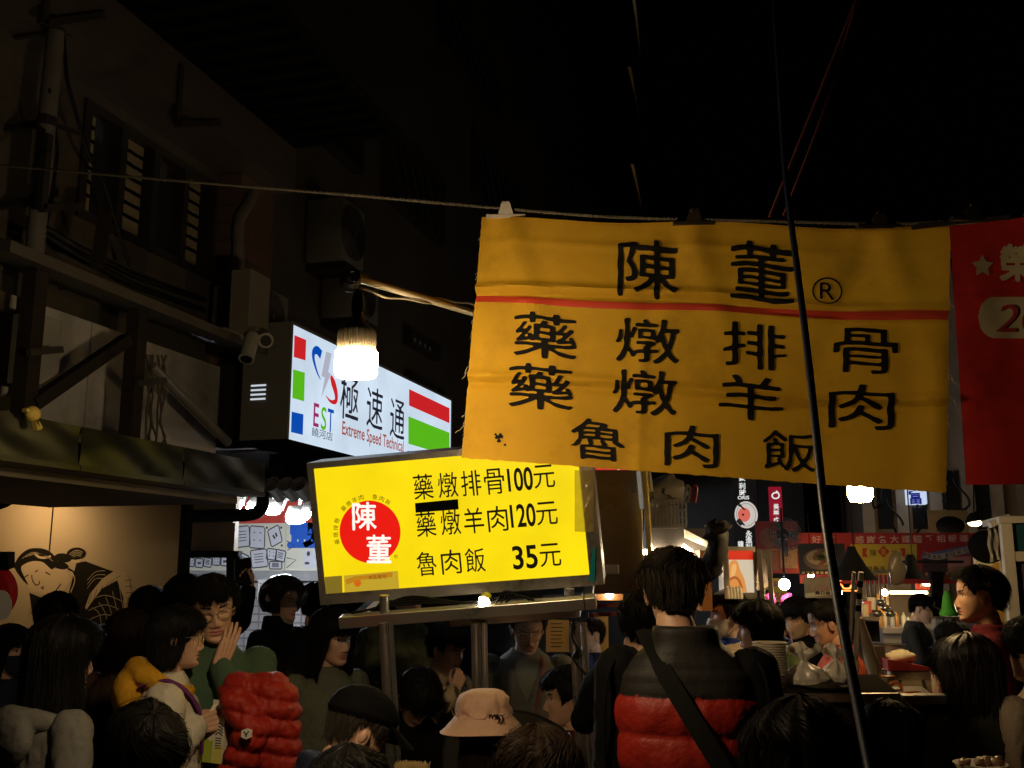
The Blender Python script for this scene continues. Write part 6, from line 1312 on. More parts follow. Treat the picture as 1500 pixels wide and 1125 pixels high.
VIN = mat('white_bag', (.66, .60, .52), .3, var=.06, spec=.6, bump=.15, bscale=30)
def bag(px, d, w, h, label, seed, tie=.62):
    uv = f.px(px, 1012); b0 = f.p(uv[0], TOPV, -d); m = MB(); rng = np.random.RandomState(seed); o = rng.uniform(0, 50)
    def fn(u, v):
        a = 2*math.pi*u; prof = np.interp(v, [0, .04, .2, .42, tie-.06, tie, tie+.05, .85, 1], [.0, .42, .50, .36, .12, .07, .12, .34, .30]); wr = 1+.13*math.sin(a*7+o)*min(1, v*2)+.22*mnoise.noise(Vector((math.cos(a)*2+o, math.sin(a)*2, v*4))); fl = 1+.55*math.sin(a*2+o)*max(0, v-tie-.05)*2
        return b0+np.array([prof*w*wr*fl*math.cos(a), prof*w*.8*wr*math.sin(a), h*v*(1+.12*math.sin(a*3+o)*max(0, v-tie)*2)])
    m.sheet(fn, 72, 36); tag(m.build('plastic_bag', VIN, angle=50), label, 'bag')
bag(1192, .10, .15, .145, 'knotted white plastic bag left of the bent navy pole', 3); bag(1243, .12, .13, .135, 'knotted white plastic bag behind the bent navy pole', 9, .66)
uv = f.px(1187, 1012); q = f.p(uv[0], TOPV, -.19); m = MB(); m.lathe([(0, 0), (.025, 0), (.034, .12), (.032, .121), (0, .118)], q, 20); m2 = thing('drink_cup', q, 'pale green drink cup with a straw behind the left bag', 'cup'); m.build('cup', mat('pale_green_cup', (.35, .42, .12), .35), m2); m = MB(); m.tube([q+up_*.1, q+up_*.19+np.array([-.012, 0, 0])], .003, 6); m.build('straw', mat('pink_straw', (.7, .35, .35), .4), m2)
uv = f.px(1222, 1012); q = f.p(uv[0], TOPV, -.05); m = MB(); V, F = ell_geo(q+np.array([0, 0, .012]), (.10, .05, .012), 24, 8); V = V+fbm(V, 40)[:, None]*.006; m.add(V, F); tag(m.build('tray_mat', mat('dark_fur_mat', (.06, .045, .03), .9, bump=.5, bscale=200)), 'dark fuzzy mat under the plastic bags', 'mat')
# umbrella, taped poles, pot, cups, knives
fu = D(1278, 935, 4.3); 
m = MB(); m.tube([D(1262, 905, 4.3), D(1268, 935, 4.3), D(1277, 970, 4.3), D(1284, 1003, 4.3)], [.012, .035, .05, .03], 14, flat=.6); m.tube([D(1284, 1003, 4.3), D(1287, 1020, 4.3)], .006, 8); tag(m.build('folded_umbrella', mat('beige_nylon', (.40, .33, .22), .6, var=.2)), 'folded beige umbrella leaning beside the bent pole', 'umbrella')
for k_, (x, lab) in enumerate(((1257, 'aluminium pole with black bands right of the bent pole'), (1247, 'plain thin aluminium pole right of the bent pole'))):
    m = MB(); a, b_ = D(x+4, 838, 4.4), D(x-4, 965, 4.4); b_ = b_; m.tube([a, b_], .0115 if k_ == 0 else .008, 12)
    if k_ == 0:
        for s_ in (.10, .24, .38): m.tube([a+(b_-a)*s_, a+(b_-a)*(s_+.07)], .0125, 12, 1)
    m.tube([b_, b_-up_*.9], .008, 8); tag(m.build('tent_pole', [mat('bright_aluminium', (.62, .60, .55), .3, 1.0), BLKM]), lab, 'pole')
q = D(1303, 962, 5.0); t = thing('stock_pot', q, 'round steel stock pot steaming by the umbrella', 'pot'); m = MB(); m.lathe([(0, 0), (.075, 0), (.078, .01), (.078, .12), (.082, .122), (.076, .12), (.074, .02), (0, .015)], q-up_*.06, 32); m.build('pot', STEEL, t)
m = MB(); m.tube([q+np.array([.08*math.cos(a), .08*math.sin(a)*.3, .03+.02*math.sin(a)]) for a in (-.4, -.2, 0, .2, .4)], .004, 6); m.build('handle', DARKM, t)
m = MB(); m.fbox(FD(1262, 940, 1290, 905, 5.0), 0, .095, 0, .10, -.2, 0); tag(m.build('black_case', BLACK, smooth=False), 'black square case below the paper cups', 'case')
for i in range(3): m = MB(); q = D(1269+i*4.5, 903-i*5, 4.95); m.lathe([(0, 0), (.018, 0), (.024, .06), (.0, .058)], q, 18); tag(m.build('paper_cup', mat(['cup_cream', 'cup_rose', 'cup_white'][i], [(.6, .5, .36), (.5, .12, .10), (.62, .6, .55)][i], .5)), ['cream cup on the black case', 'rose cup on the black case', 'white cup stacked highest on the black case'][i], 'cup')
m = MB(); m.fbox(FD(1283, 1012, 1302, 945, 4.6), 0, .055, 0, .2, -.1, 0); tag(m.build('knife_block', mat('dark_block', (.05, .045, .035), .6), smooth=False), 'dark knife block behind the counter', 'knife block')
for i in range(2): m = MB(); m.tube([D(1293+i*5, 980, 4.4), D(1290+i*5, 1004, 4.4)], .005, 8); tag(m.build('utensil', mat('pale_handle', (.5, .45, .38), .4)), 'pale upright utensil beside the knife block', 'utensil', 'utensils by the knife block')
for i in range(9):
    m = MB(); rng = np.random.RandomState(20+i); q = D(1286+i*5, 972+rng.uniform(-8, 6), 5.2); m.lathe([(0, 0), (.014, 0), (.015, .04), (.006, .055), (.006, .07), (0, .07)], q, 10); tag(m.build('condiment_jar', mat('jar_glass', (.42, .40, .36), .15, spec=.9)), 'small shiny jar in the clutter behind the cooler', 'jar', 'jars behind the cooler')
f2 = FD(1307, 1042, 1369, 985, 4.5); t = thing('cooler_box', f2.p(f2.w/2, 0), 'cream cooler box with red sloped lid', 'cooler box'); m = MB(); m.rbox(f2, 0, f2.w, 0, f2.h*.98, -.2, 0, .01); m.build('body', mat('cooler_cream', (.48, .40, .28), .5), t)
m = MB(); m.hexa([f2.p(-.006, f2.h, .006), f2.p(f2.w+.006, f2.h, .006), f2.p(f2.w+.006, f2.h, -.2), f2.p(-.006, f2.h, -.2)], [f2.p(-.008, f2.h+.05, .006), f2.p(f2.w+.006, f2.h+.012, .006), f2.p(f2.w+.006, f2.h+.012, -.2), f2.p(-.008, f2.h+.055, -.2)]); m.build('lid', mat('cooler_red', (.32, .03, .025), .5), t, smooth=False)
m = MB(); m.tube(spl([f2.p(f2.w*.22, f2.h*.78, .004), f2.p(f2.w*.23, f2.h*.45, .02), f2.p(f2.w*.5, f2.h*.40, .025), f2.p(f2.w*.76, f2.h*.45, .02), f2.p(f2.w*.77, f2.h*.78, .004)]), .007, 8); m.build('handle', DARKM, t)
m = MB(); V, F = ell_geo(f2.p(f2.w*.45, f2.h+.05, -.1), (.075, .05, .032), 24, 14); V = V+fbm(V, 18)[:, None]*.014; m.add(V, F); tag(m.build('paper_parcel', mat('parcel_cream', (.55, .48, .32), .6)), 'cream wrapped parcel lying on the red cooler lid', 'parcel')
q = D(1326, 1020, 3.75); m = MB(); V, F = tube_geo([q-up_*.07, q-up_*.02, q+up_*.02], [.045, .055, .06], 24); m.add(V, F); m.tube([q+np.array([.06*math.cos(a), .06*math.sin(a), .02]) for a in np.linspace(0, 6.28, 26)], .006, 6, caps=False); m.tube([q+np.array([-.035+.022*math.cos(a), -.02, .03+.022*math.sin(a)]) for a in np.linspace(0, 6.28, 20)], .007, 6, caps=False); tag(m.build('orange_bucket', mat('orange_plastic', (.62, .17, .03), .4)), 'orange plastic bucket with a ring handle by the counter end', 'bucket')
q = D(1436, 1119, 2.5); t = thing('food_bowl', q, 'pale paper bowl of meat at the bottom right', 'bowl'); m = MB(); m.lathe([(0, -.04), (.04, -.04), (.062, 0), (.065, .002), (.061, .002), (.0, -.006)], q, 30); m.build('bowl', PAPER, t); m = MB(); rng = np.random.RandomState(6)
for i in range(9): V, F = ell_geo(q+np.array([rng.uniform(-.045, .045), rng.uniform(-.035, .035), .004]), (.02, .014, .011), 12, 8, rotm('Z', rng.uniform(0, 3))); V = V+fbm(V, 90)[:, None]*.006; m.add(V, F)
m.build('meat', mat('stewed_meat', (.14, .07, .035), .4, var=.4, vscale=60), t)
q = D(603, 1118, 3.4); t = thing('straw_brush', q, 'pale bristled whisk bundle beside the cart post', 'brush'); m = MB(); rng = np.random.RandomState(9)
for i in range(420): x, y = rng.uniform(-.055, .055), rng.uniform(-.03, .03); a = q+np.array([x, y, -.05]); m.tube([a, a+np.array([rng.normal(0, .004), rng.normal(0, .004), .05+rng.uniform(-.006, .006)])], .0011, 3)
m.build('bristles', mat('straw_bristle', (.50, .36, .15), .7, var=.4, vscale=80), t); m = MB(); m.rbox(Fr(q+np.array([-.06, -.033, -.08]), q+np.array([.06, -.033, -.08]), q+np.array([-.06, -.033, -.03])), 0, .12, 0, .03, -.066, 0, .004); m.build('holder', mat('holder_cream', (.6, .52, .4), .6), t)
# curved clear guard behind the bucket hat
m = MB(); gq = spl([D(648, 1150, 4.0), D(650, 1090, 4.0), D(668, 1058, 4.0), D(712, 1042, 4.0), D(770, 1043, 4.0), D(815, 1062, 4.0), D(838, 1085, 4.0), D(846, 1150, 4.0)]); t = thing('curved_guard', gq[0], 'dark curved guard rim behind the pink bucket hat', 'guard'); m.tube(gq, .005, 8); m.build('rim', mat('rim_black', (.02, .02, .02), .2), t)
m = MB(); k = len(gq); V = list(gq)+[p_-cF*.004 for p_ in gq]; m.add(gq, [tuple(range(k))]); m.build('plate', mat('smoked_steel', (.10, .095, .08), .35, .6), t, smooth=False)
# ------------------------------------------------------------------ the crowd
C_ = lambda n, c, r=.8, **k: mat('cloth_'+n, c, r, var=.20, vscale=90, bump=.22, bscale=240, spec=.1, **k)
BLKC = C_('black', (.003, .003, .0035)); NAVC = C_('navy', (.018, .022, .045)); OLIVE = C_('olive', (.07, .075, .04)); GREEN = C_('green', (.055, .095, .060)); SAGE = C_('sage', (.11, .118, .085))
GREYH = C_('grey_melange', (.17, .163, .15)); CREAMC = C_('cream', (.52, .47, .38)); YELH = C_('mustard', (.52, .27, .02)); BEIGE = C_('beige', (.48, .38, .27)); MAROON = C_('maroon', (.10, .012, .018)); BROWN = C_('brown', (.08, .045, .03)); BLUE = C_('blue', (.03, .06, .28))
REDP = mat('red_puffer', (.30, .016, .008), .58, spec=.3, var=.1, vscale=5, bump=.3, bscale=60); BLKP = mat('black_puffer', (.014, .0115, .010), .6, spec=.25, var=.2, bump=.1, bscale=120)
def floral(name, a, b_, sc):
    m_ = mat(name, a, .8, var=0); nt = m_.node_tree; tc = nt.nodes.new('ShaderNodeTexCoord'); v = nt.nodes.new('ShaderNodeTexVoronoi'); v.inputs['Scale'].default_value = sc; v.feature = 'SMOOTH_F1'
    w = nt.nodes.new('ShaderNodeTexNoise'); w.inputs['Scale'].default_value = sc*.7; w.inputs['Detail'].default_value = 4; nt.links.new(tc.outputs['Object'], w.inputs['Vector']); rp = nt.nodes.new('ShaderNodeValToRGB'); rp.color_ramp.elements[0].position = .5; rp.color_ramp.elements[1].position = .56
    rp.color_ramp.elements[0].color = (*a, 1); rp.color_ramp.elements[1].color = (*b_, 1); nt.links.new(w.outputs['Fac'], rp.inputs[0]); nt.links.new(rp.outputs[0], nt.nodes['Principled BSDF'].inputs['Base Color']); return m_
FLOR = floral('floral_cloth', (.40, .30, .17), (.05, .03, .02), 22); ORNG = floral('orange_pattern', (.50, .085, .03), (.16, .025, .015), 26); LEOP = floral('spotted_cloth', (.02, .018, .015), (.14, .11, .07), 40)
def extra(ctx, mb, name, mt, label=None, angle=60):
    o = mb.build(name, mt, ctx.o, angle=angle)
    if label: o['label'] = label
    return o
def over(ctx, V): return ctx.W(ctx.up(V))

def hook_hood(mt, name='hood'):
    def h(ctx):
        g = MB(); aa = np.linspace(-2.85, 2.85, 26); ring = [(.108*math.sin(a), -.026-.092*math.cos(a), 1.478-.034*(1-math.cos(a))+.012*math.cos(a)) for a in aa]; g.tube(ring, [.030+.018*max(0, math.cos(a)) for a in aa], 12)
        g.ell((0, -.145, 1.41), (.115, .06, .09), 18, 12); V, F, N = remesh(np.concatenate(g.V), g.F, .008, 3); V = V+N*((fbm(V, 10)*.005)+(1-np.abs(fbm(V*np.array([1, 1, 2.2]), 9))*2)*.003)[:, None]
        mb = MB(); mb.add(over(ctx, V), F); extra(ctx, mb, name, mt, angle=80)
    return h
def vest(ctx, mats, puff, split, name='vest', zlo=.84, wide=1.0, top=1.53, red=None):
    mats = [mats[0], red or mats[1]]; g = MB(); V, F = loft([(zlo, .178, .135, 0), (.93, .19, .142, 0), (1.06, .185, .138, 0), (1.2, .188, .142, 0), (1.31, .19, .138, -.004), (1.385, .178, .118, -.012), (1.435, .130, .098, -.02), (1.465, .090, .088, -.024)] + ([(top, .084, .085, -.024)] if top > 1.48 else []), 36); g.add(V*np.array([wide*1.02, 1.06, 1]), F)
    V, F, N = remesh(np.concatenate(g.V), g.F, .008, 2); z = V[:, 2]; r = np.where(z > 1.45, .5, np.where(z > split, .4+np.abs(np.sin(math.pi*z/.036))**.6*.16, np.abs(np.sin(math.pi*(z-split)/puff[1]))**.5))
    V = V+N*((r-.5)*puff[0])[:, None]+N*(fbm(V*np.array([1.6, 1.6, .8]), 9)*puff[0]*np.where(z > split, .16, .5))[:, None]
    I = [0 if V[list(f), 2].mean() > split else 1 for f in F]; mb = MB(); mb.add(over(ctx, V), F, I); extra(ctx, mb, name, mats, angle=80)

def hA(ctx):
    g = MB(); g.tube([(.135*math.sin(a), -.035-.085*math.cos(a), 1.425-.012*(1-math.cos(a))) for a in np.linspace(-2.2, 2.2, 22)], [.018+.024*max(0, math.cos(a*.6))**2 for a in np.linspace(-2.2, 2.2, 22)], 12); g.ell((0, -.135, 1.37), (.13, .05, .10), 20, 14)
    V, F, N = remesh(np.concatenate(g.V), g.F, .008, 3); V = V+N*((1-np.abs(fbm(V*np.array([1.4, 1, 3]), 7))*2)*.003)[:, None]; mb = MB(); mb.add(over(ctx, V), F); extra(ctx, mb, 'hood', GREYH, angle=80)
# 1 left edge, grey hoodie
person('woman with long dark hair and a grey hoodie at the bottom left', 92, 903, 3.2, 118, hair='long', hkw=dict(thick=.024, mess=.007, n_str=900, hang=-.02), top=GREYH, topname='hoodie', wrinkle=.007, head=(-12, -4, 0), arms=('down', 'down'), hook=hA)
person('masked person in a dark hood peering from the left edge', 14, 913, 4.6, 50, hair='longbangs', top=NAVC, mask=NAVC, collar='hood', topname='hoodie')
person('dark haired man whose lit ear shows before the painted woman', 84, 866, 5.0, 165, hair='fringe', top=BLKC, hkw=dict(mess=.007))
person('person in a dark knit cap before the cream partition edge', 220, 858, 5.2, 175, hair='fringe', top=BLKC, hkw=dict(thick=.022, mess=.002))
person('brown haired woman seen from behind, left of the yellow hood', 190, 893, 4.5, 150, hair='long', hcol=HBRN, top=BROWN, hkw=dict(thick=.026, n_str=700))
# woman with carton
def hE(ctx):
    hook_hood(YELH)(ctx)
    mb = MB(); mb.tube(over(ctx, spl([(.10, -.10, 1.44), (.12, -.02, 1.462), (.125, .06, 1.42), (.12, .115, 1.33), (.115, .125, 1.2)])), .022, 10, flat=.3); extra(ctx, mb, 'shoulder_strap', C_('purple', (.13, .03, .15)), 'purple strap')
    mb = MB(); f = Fr(*[over(ctx, [q])[0] for q in ((.14, -.15, 1.0), (-.14, -.15, 1.0), (.14, -.15, 1.36))]); mb.rbox(f, 0, f.w, 0, f.h, .0, .12, .03); extra(ctx, mb, 'backpack', BLKC)
    w = np.array(ctx.arm[1][1]); c = over(ctx, [w+np.array([-.065, .085, -.03])])[0]
    t = thing('drink_carton', c, 'green and white drink carton held by the woman in glasses', 'carton'); X = norm(np.array([.80, .35, 0])@np.eye(3)); X = norm(cR*.9-cF*.25); Z = norm(np.array([.0, 0, 1])+cR*.04); Y = np.cross(Z, X)
    f = Fr(c-X*.036-Z*.10-Y*.036, c+X*.036-Z*.10-Y*.036, c-X*.036+Z*.05-Y*.036); w_ = .072; mb = MB(); mb.hexa([f.p(0, 0), f.p(w_, 0), f.p(w_, 0, -w_), f.p(0, 0, -w_)], [f.p(0, .145), f.p(w_, .145), f.p(w_, .145, -w_), f.p(0, .145, -w_)])
    mb.hexa([f.p(0, .1451), f.p(w_, .1451), f.p(w_, .1451, -w_), f.p(0, .1451, -w_)], [f.p(.0, .182, -w_*.45), f.p(w_, .182, -w_*.45), f.p(w_, .182, -w_*.55), f.p(.0, .182, -w_*.55)]); mb.hexa([f.p(0, .1821, -w_*.47), f.p(w_, .1821, -w_*.47), f.p(w_, .1821, -w_*.53), f.p(0, .1821, -w_*.53)], [f.p(0, .2, -w_*.47), f.p(w_, .2, -w_*.47), f.p(w_, .2, -w_*.53), f.p(0, .2, -w_*.53)])
    mb.build('carton', mat('carton_white', (.66, .62, .50), .45, var=.05), t, smooth=False); mb = MB()
    mb.poly(f, [(0, 0), (w_*.5, 0), (w_*.5, .075), (w_*.3, .07), (0, .09)], .0005, .001, 0); mb.poly(f, [(w_*.55, .0), (w_, .0), (w_, .06), (w_*.55, .05)], .0005, .001, 1)
    rng = np.random.RandomState(2)
    for i in range(9): a = rng.uniform(0, 6.28); x, y = rng.uniform(.006, w_*.45), rng.uniform(.09, .14); mb.poly(f, [(x+.012*math.cos(a), y+.012*math.sin(a)), (x-.004*math.sin(a), y+.004*math.cos(a)), (x-.012*math.cos(a), y-.012*math.sin(a)), (x+.004*math.sin(a), y-.004*math.cos(a))], .001+.0001*i, .0012+.0001*i, 2 if i % 3 else 0)
    for i in range(4): mb.stroke(f, spl([(w_*.58, .122-.010*i), (w_*.75, .130-.010*i), (w_*.96, .120-.010*i)]), .004, .001, .0014, 3)
    for i in range(5): mb.fbox(f, w_*.6, w_*.92, .048+.008*i, .051+.008*i, .0005, .0012, 3)
    mb.build('print', [mat('carton_lime', (.36, .44, .05), .45), mat('carton_yellow', (.60, .55, .12), .45), mat('carton_leaf', (.05, .14, .03), .45), INK], t, smooth=False)
person('woman with a black bob, glasses and mustard hood facing right', 258, 883, 3.5, 88, hs=.96, hair='bob', hkw=dict(thick=.014, mess=.003, n_str=700), top=CREAMC, topname='jacket', glasses=(.5, .4, .25), arms=('down', ((.22, .0, 1.14), (.13, .10, 1.30), (-.45, 1, .15), (-.2, .0, -1) if False else (-1, -.1, -.1), 'grip')), hook=hE, wrinkle=.008)
def hF(ctx): pass
person('man in glasses and a green sweater resting his cheek on his hand', 313, 838, 3.7, 12, hair='fringe', hkw=dict(thick=.011, mess=.005, n_str=800), top=GREEN, topname='sweater', collar='crew', glasses=True, eyes='down', head=(-4, -10, 8), arms=(((-.10, .20, 1.15), (.012, .148, 1.405), (-.40, -.10, 1), (.45, -.85, .1), 'flat'), 'down'))
# red puffer jacket carried in front of him
c = D(384, 1075, 3.45); t = thing('puffer_jacket', c, 'red puffer jacket with a white badge carried by the man in green', 'jacket'); g = MB()
P_ = lambda x, y, d=0: D(x, y, 3.45+d)
g.cap(P_(350, 1012), P_(398, 1018), .06, .075); g.cap(P_(400, 1030), P_(404, 1230), .085, .10); g.cap(P_(372, 1060), P_(372, 1230), .08, .09); g.cap(P_(346, 1028, -.07), P_(372, 1068, -.09), .050, .055); g.cap(P_(372, 1068, -.09), P_(348, 1130, -.08), .055, .06); g.cap(P_(348, 1130, -.08), P_(345, 1230, -.06), .06, .07)
V, F, N = remesh(np.concatenate(g.V), g.F, .007, 2); ph = (V[:, 2]*1.0+(V @ cR)*.25)/.060; V = V+N*((np.abs(np.sin(math.pi*ph))**.5-.5)*.016+fbm(V, 20)*.005+(1-np.abs(fbm(V*np.array([1, 1, .6]), 30))*2.5)*.004)[:, None]; m = MB(); m.add(V, F); m.build('shell', REDP, t, angle=80)
f = FD(353, 1083, 368, 1068, 3.27); m = MB(); m.poly(f, [(0, f.h*.2), (f.w*.5, 0), (f.w, f.h*.2), (f.w, f.h*.8), (f.w*.5, f.h), (0, f.h*.8)], -.012, .001, 0); m.stroke(f, spl([(f.w*.25, f.h*.75), (f.w*.45, f.h*.45), (f.w*.5, f.h*.2)]), .004, .0012, .002, 1); m.stroke(f, spl([(f.w*.75, f.h*.75), (f.w*.55, f.h*.5), (f.w*.48, f.h*.3)]), .004, .0012, .002, 1); m.build('badge', [mat('badge_white', (.6, .55, .48), .5), INK], t, smooth=False)
person('man bowing his dark head at the bottom left with his forehead lit', 214, 1028, 2.65, 25, 'sit', hair='mop', hkw=dict(thick=.014, mess=.006, n_str=1200), top=BLKC, head=(0, -24, 6), eyes='down', lean=8)
def hPhone(side, off=(0, .075, 0), lab='phone held up above the crowd', w=.072, h=.15, tilt=0.0):
    def hook_(ctx):
        wr = np.array(ctx.arm[side][1]); dr = norm(ctx.arm[side][2]); pn = norm(ctx.arm[side][3]); c = over(ctx, [wr+dr*.085+pn*.030])[0]; c1 = over(ctx, [wr+dr*.185+pn*.030])[0]; n_ = over(ctx, [wr+dr*.085+pn*.13])[0]-c
        Y = norm(c1-c); N = norm(n_-Y*np.dot(n_, Y)); X = np.cross(Y, N); o_ = c-X*w/2-Y*h*.35; f = Fr(o_, o_+X*w, o_+Y*h); mb = MB(); mb.rbox(f, 0, w, 0, h, -.004, .004, .003); mb.fbox(f, .004, w-.004, .006, h-.006, .0041, .0046); t = thing('phone', c, lab, 'phone'); mb.build('case', BLACK, t, smooth=False)
    return hook_
person('man raising a phone overhead before the cartoon boards', 272, 842, 5.2, 178, hair='short', top=BLKC, hkw=dict(thick=.024, mess=.008), arms=('down', ((.30, .16, 1.50), (.335, .20, 1.66), (-.1, .2, 1), (-.35, -.8, 0), 'grip')), hook=hPhone(1, lab='dark phone held up above the crowd'))
def hHelmet(ctx):
    mb = MB(); V, F = [], []; nr, nc = 30, 56
    for i in range(nr+1):
        a = rad(128)*i/nr
        for j in range(nc): b_ = 2*math.pi*j/nc; V.append((.132*math.sin(a)*math.sin(b_), .158*math.sin(a)*math.cos(b_)-.005, .035+.135*math.cos(a)*(1.0 if a < 1.57 else 1.15)))
    for i in range(nr):
        for j in range(nc):
            a, b_ = rad(128)*(i+.5)/nr, 2*math.pi*(j+.5)/nc; bb = min(b_, 2*math.pi-b_)
            if a > rad(72) and bb < rad(62): continue
            F.append((i*nc+j, (i+1)*nc+j, (i+1)*nc+(j+1) % nc, i*nc+(j+1) % nc))
    mb.add(ctx.W(ctx.hd(np.array(V))), F, 0); o = extra(ctx, mb, 'helmet', mat('helmet_gloss', (.012, .012, .013), .12, coat=.6, var=.1), angle=60)
    vs = MB(); vs.sheet(lambda u, v: ctx.W(ctx.hd([(.137*math.sin(rad(68+62*v))*math.sin(rad(-66+132*u)), .166*math.sin(rad(68+62*v))*math.cos(rad(-66+132*u))-.003, .037+.14*math.cos(rad(68+50*v)))]))[0], 24, 10); vs.build('visor', mat('smoked_visor', (.02, .02, .02), .08, alpha=.55, var=0), o)
    st = MB(); st.tube(ctx.W(ctx.hd([(.07, .03, -.07), (.045, .05, -.115), (0, .06, -.13), (-.045, .05, -.115), (-.07, .03, -.07)])), .007, 8); st.build('strap', mat('helmet_strap', (.30, .26, .18), .6), o)
person('rider in a glossy black motorcycle helmet looking right', 414, 850, 5.5, 55, hair='short', top=BLKC, collar='stand', hook=hHelmet, hs=.92)
person('dark head turned away between the helmet and the menu sign', 462, 852, 6.0, 170, hair='fringe', top=BLKC)
person('woman with long black hair and a sage henley looking past the cart', 487, 890, 4.35, 32, hair='longbangs', hkw=dict(thick=.022, n_str=700), top=SAGE, topname='henley', collar='crew', head=(10, -6, 0), wrinkle=.007)
person('shadowy long haired woman with a lanyard below the helmet', 424, 962, 4.3, 75, 'sit', hair='longbangs', top=BLKC)
person('grey haired man in a black cap and navy jacket bending right', 522, 1004, 3.0, 112, 'sit', hair='crop', hcol=HGRY, hkw=dict(thick=.006, mess=.0012, n_str=1100, sr=.0007), hat='cap', top=NAVC, collar='stand', head=(0, -14, 0), lean=12)
person('dark haired person at the very bottom before the capped man', 512, 1090, 2.4, 178, 'sit', hair='mop', hkw=dict(n_str=900, mess=.006), top=BLKC)
# bucket hat
PINK = mat('pink_twill', (.62, .39, .28), .85, var=.08, vscale=8, bump=.6, bscale=26)
def hBucket(ctx):
    mb = MB(); n = 88
    prof = [(.0, .160), (.03, .1595), (.055, .157), (.073, .151), (.084, .142), (.090, .130), (.0955, .108), (.099, .088), (.101, .078), (.102, .073)]
    brim = [(.104, .070), (.118, .058), (.134, .044), (.150, .031), (.165, .021), (.166, .019), (.152, .027), (.136, .039), (.114, .056)]
    V = []
    for k, (r_, z) in enumerate(prof+brim):
        for j in range(n):
            a = 2*math.pi*j/n; wv = 1+(.05*math.sin(2*a+.6)+.03*math.sin(5*a))*max(0, (.075-z))/.065; q = np.array([r_*math.sin(a)*.97*wv, r_*math.cos(a)*1.10*wv-.006, z+(.010*math.sin(2*a+1)+.006*math.sin(3*a))*max(0, (.075-z))/.065])
            if k < len(prof): q[:2] *= 1+.10*mnoise.noise(Vector((math.sin(a)*1.4, math.cos(a)*1.4, z*22)))+.09*mnoise.noise(Vector((math.sin(a)*4, math.cos(a)*4, z*40+3)))+.08*(1-abs(mnoise.noise(Vector((math.sin(a)*2, z*34+a*.5, 5))))*3)*(.06 < z < .145)
            else: q[2] += .0012*math.sin((r_-.11)*900)
            V.append(q)
    m_ = len(prof+brim); F = [(i*n+j, (i+1)*n+j, (i+1)*n+(j+1) % n, i*n+(j+1) % n) for i in range(m_-1) for j in range(n)]; mb.add(ctx.W(ctx.hd(np.array(V))), F); o = extra(ctx, mb, 'bucket_hat', PINK, angle=70)
    cd = MB(); rng = np.random.RandomState(4); a0 = .5
    cpos = np.array([.110*math.sin(math.pi-a0), .121*math.cos(math.pi-a0)-.006, .080])
    for k in range(4):
        L = rng.uniform(.02, .036); pts = [cpos+np.array([L*.5*math.sin(a)+(k-1.5)*.006, -.006-.006*math.sin(a), -.018-L*.55*math.cos(a)+.01]) for a in np.linspace(-2.6, 2.6, 14)]; cd.tube(ctx.W(ctx.hd(pts)), .0017, 6)
    cd.ell(ctx.W(ctx.hd([cpos]))[0], (.009, .009, .008), 10, 8); cd.tube(ctx.W(ctx.hd([cpos+(-.03, .004, .004), cpos, cpos+(.03, .004, .006)])), .0018, 6); cd.build('draw_cord', BLACK, o)
person('person in a pink bucket hat seen from behind at the cart', 709, 1021, 3.6, 176, 'sit', hair='bob', hcol=HBRN, hkw=dict(thick=.010, mess=.003, n_str=300), top=BROWN, hook=hBucket, hs=1.02)
person('brown haired head at the bottom right of the pink bucket hat', 786, 1066, 2.5, 172, 'sit', hair='mop', hcol=HBRN, hkw=dict(thick=.024, mess=.008, n_str=1000), top=BROWN)
# behind the cart
person('cook in an olive coat whose head is hidden by the menu sign', 598, 835, 5.2, 18, hair='short', top=OLIVE, topname='coat', arms=('fwdlow', ((.26, .05, 1.10), (.10, .24, 1.02), (-.5, 1, -.2), (0, 0, -1), 'relaxed')), bulk=(1.12, 1.05), wrinkle=.009)
person('boy with black hair looking down behind the left cart post', 655, 911, 4.8, 42, hair='fringe', hkw=dict(thick=.024), top=FLOR, topname='shirt', eyes='down', head=(6, -16, 0), arms=('fwd', 'mouth'))
person('seated dark haired person bowed behind the left cart post', 612, 978, 4.4, 25, 'sit', hair='mop', top=BLKC, head=(0, -46, 0), eyes='down', lean=12)
def hS(ctx):
    vest(ctx, [C_('grey_vest', (.12, .115, .10)), C_('grey_vest', (.12, .115, .10))], (.002, .2), 3.0, 'vest', 1.0, top=1.46)
    for x in (-.07, -.05): pass
    mb = MB(); mb.tube(over(ctx, spl([(-.075, .03, 1.462), (-.085, .085, 1.42), (-.07, .145, 1.34), (-.05, .158, 1.2), (-.05, .155, 1.0)])), .012, 8, flat=.4); extra(ctx, mb, 'apron_strap', C_('apron_brown', (.14, .055, .035)))
    mb = MB(); V = [(-.075, .105, 1.44), (.075, .105, 1.44), (.0, .158, 1.24)]; mb.add(over(ctx, [(-.062, .078, 1.452), (.062, .078, 1.452), (.055, .118, 1.40), (.035, .142, 1.33), (0, .160, 1.255), (-.035, .142, 1.33), (-.055, .118, 1.40)]), [(0, 1, 2, 3, 4, 5, 6)]); extra(ctx, mb, 'shirt_front', SAGE)
person('bespectacled stall keeper in a grey vest looking down at the cart', 772, 880, 4.8, 4, hair='short', top=SAGE, topname='shirt', glasses=True, eyes='down', head=(4, -12, 0), arms=('fwdlow', 'fwdlow'), lean=10, hook=hS, bulk=(1.1, 1.1))
person('seated diner with black hair facing left by the right cart post', 834, 976, 4.3, -82, 'sit', hair='fringe', hkw=dict(thick=.024), top=C_('dark_red', (.06, .012, .010)), topname='sweater')
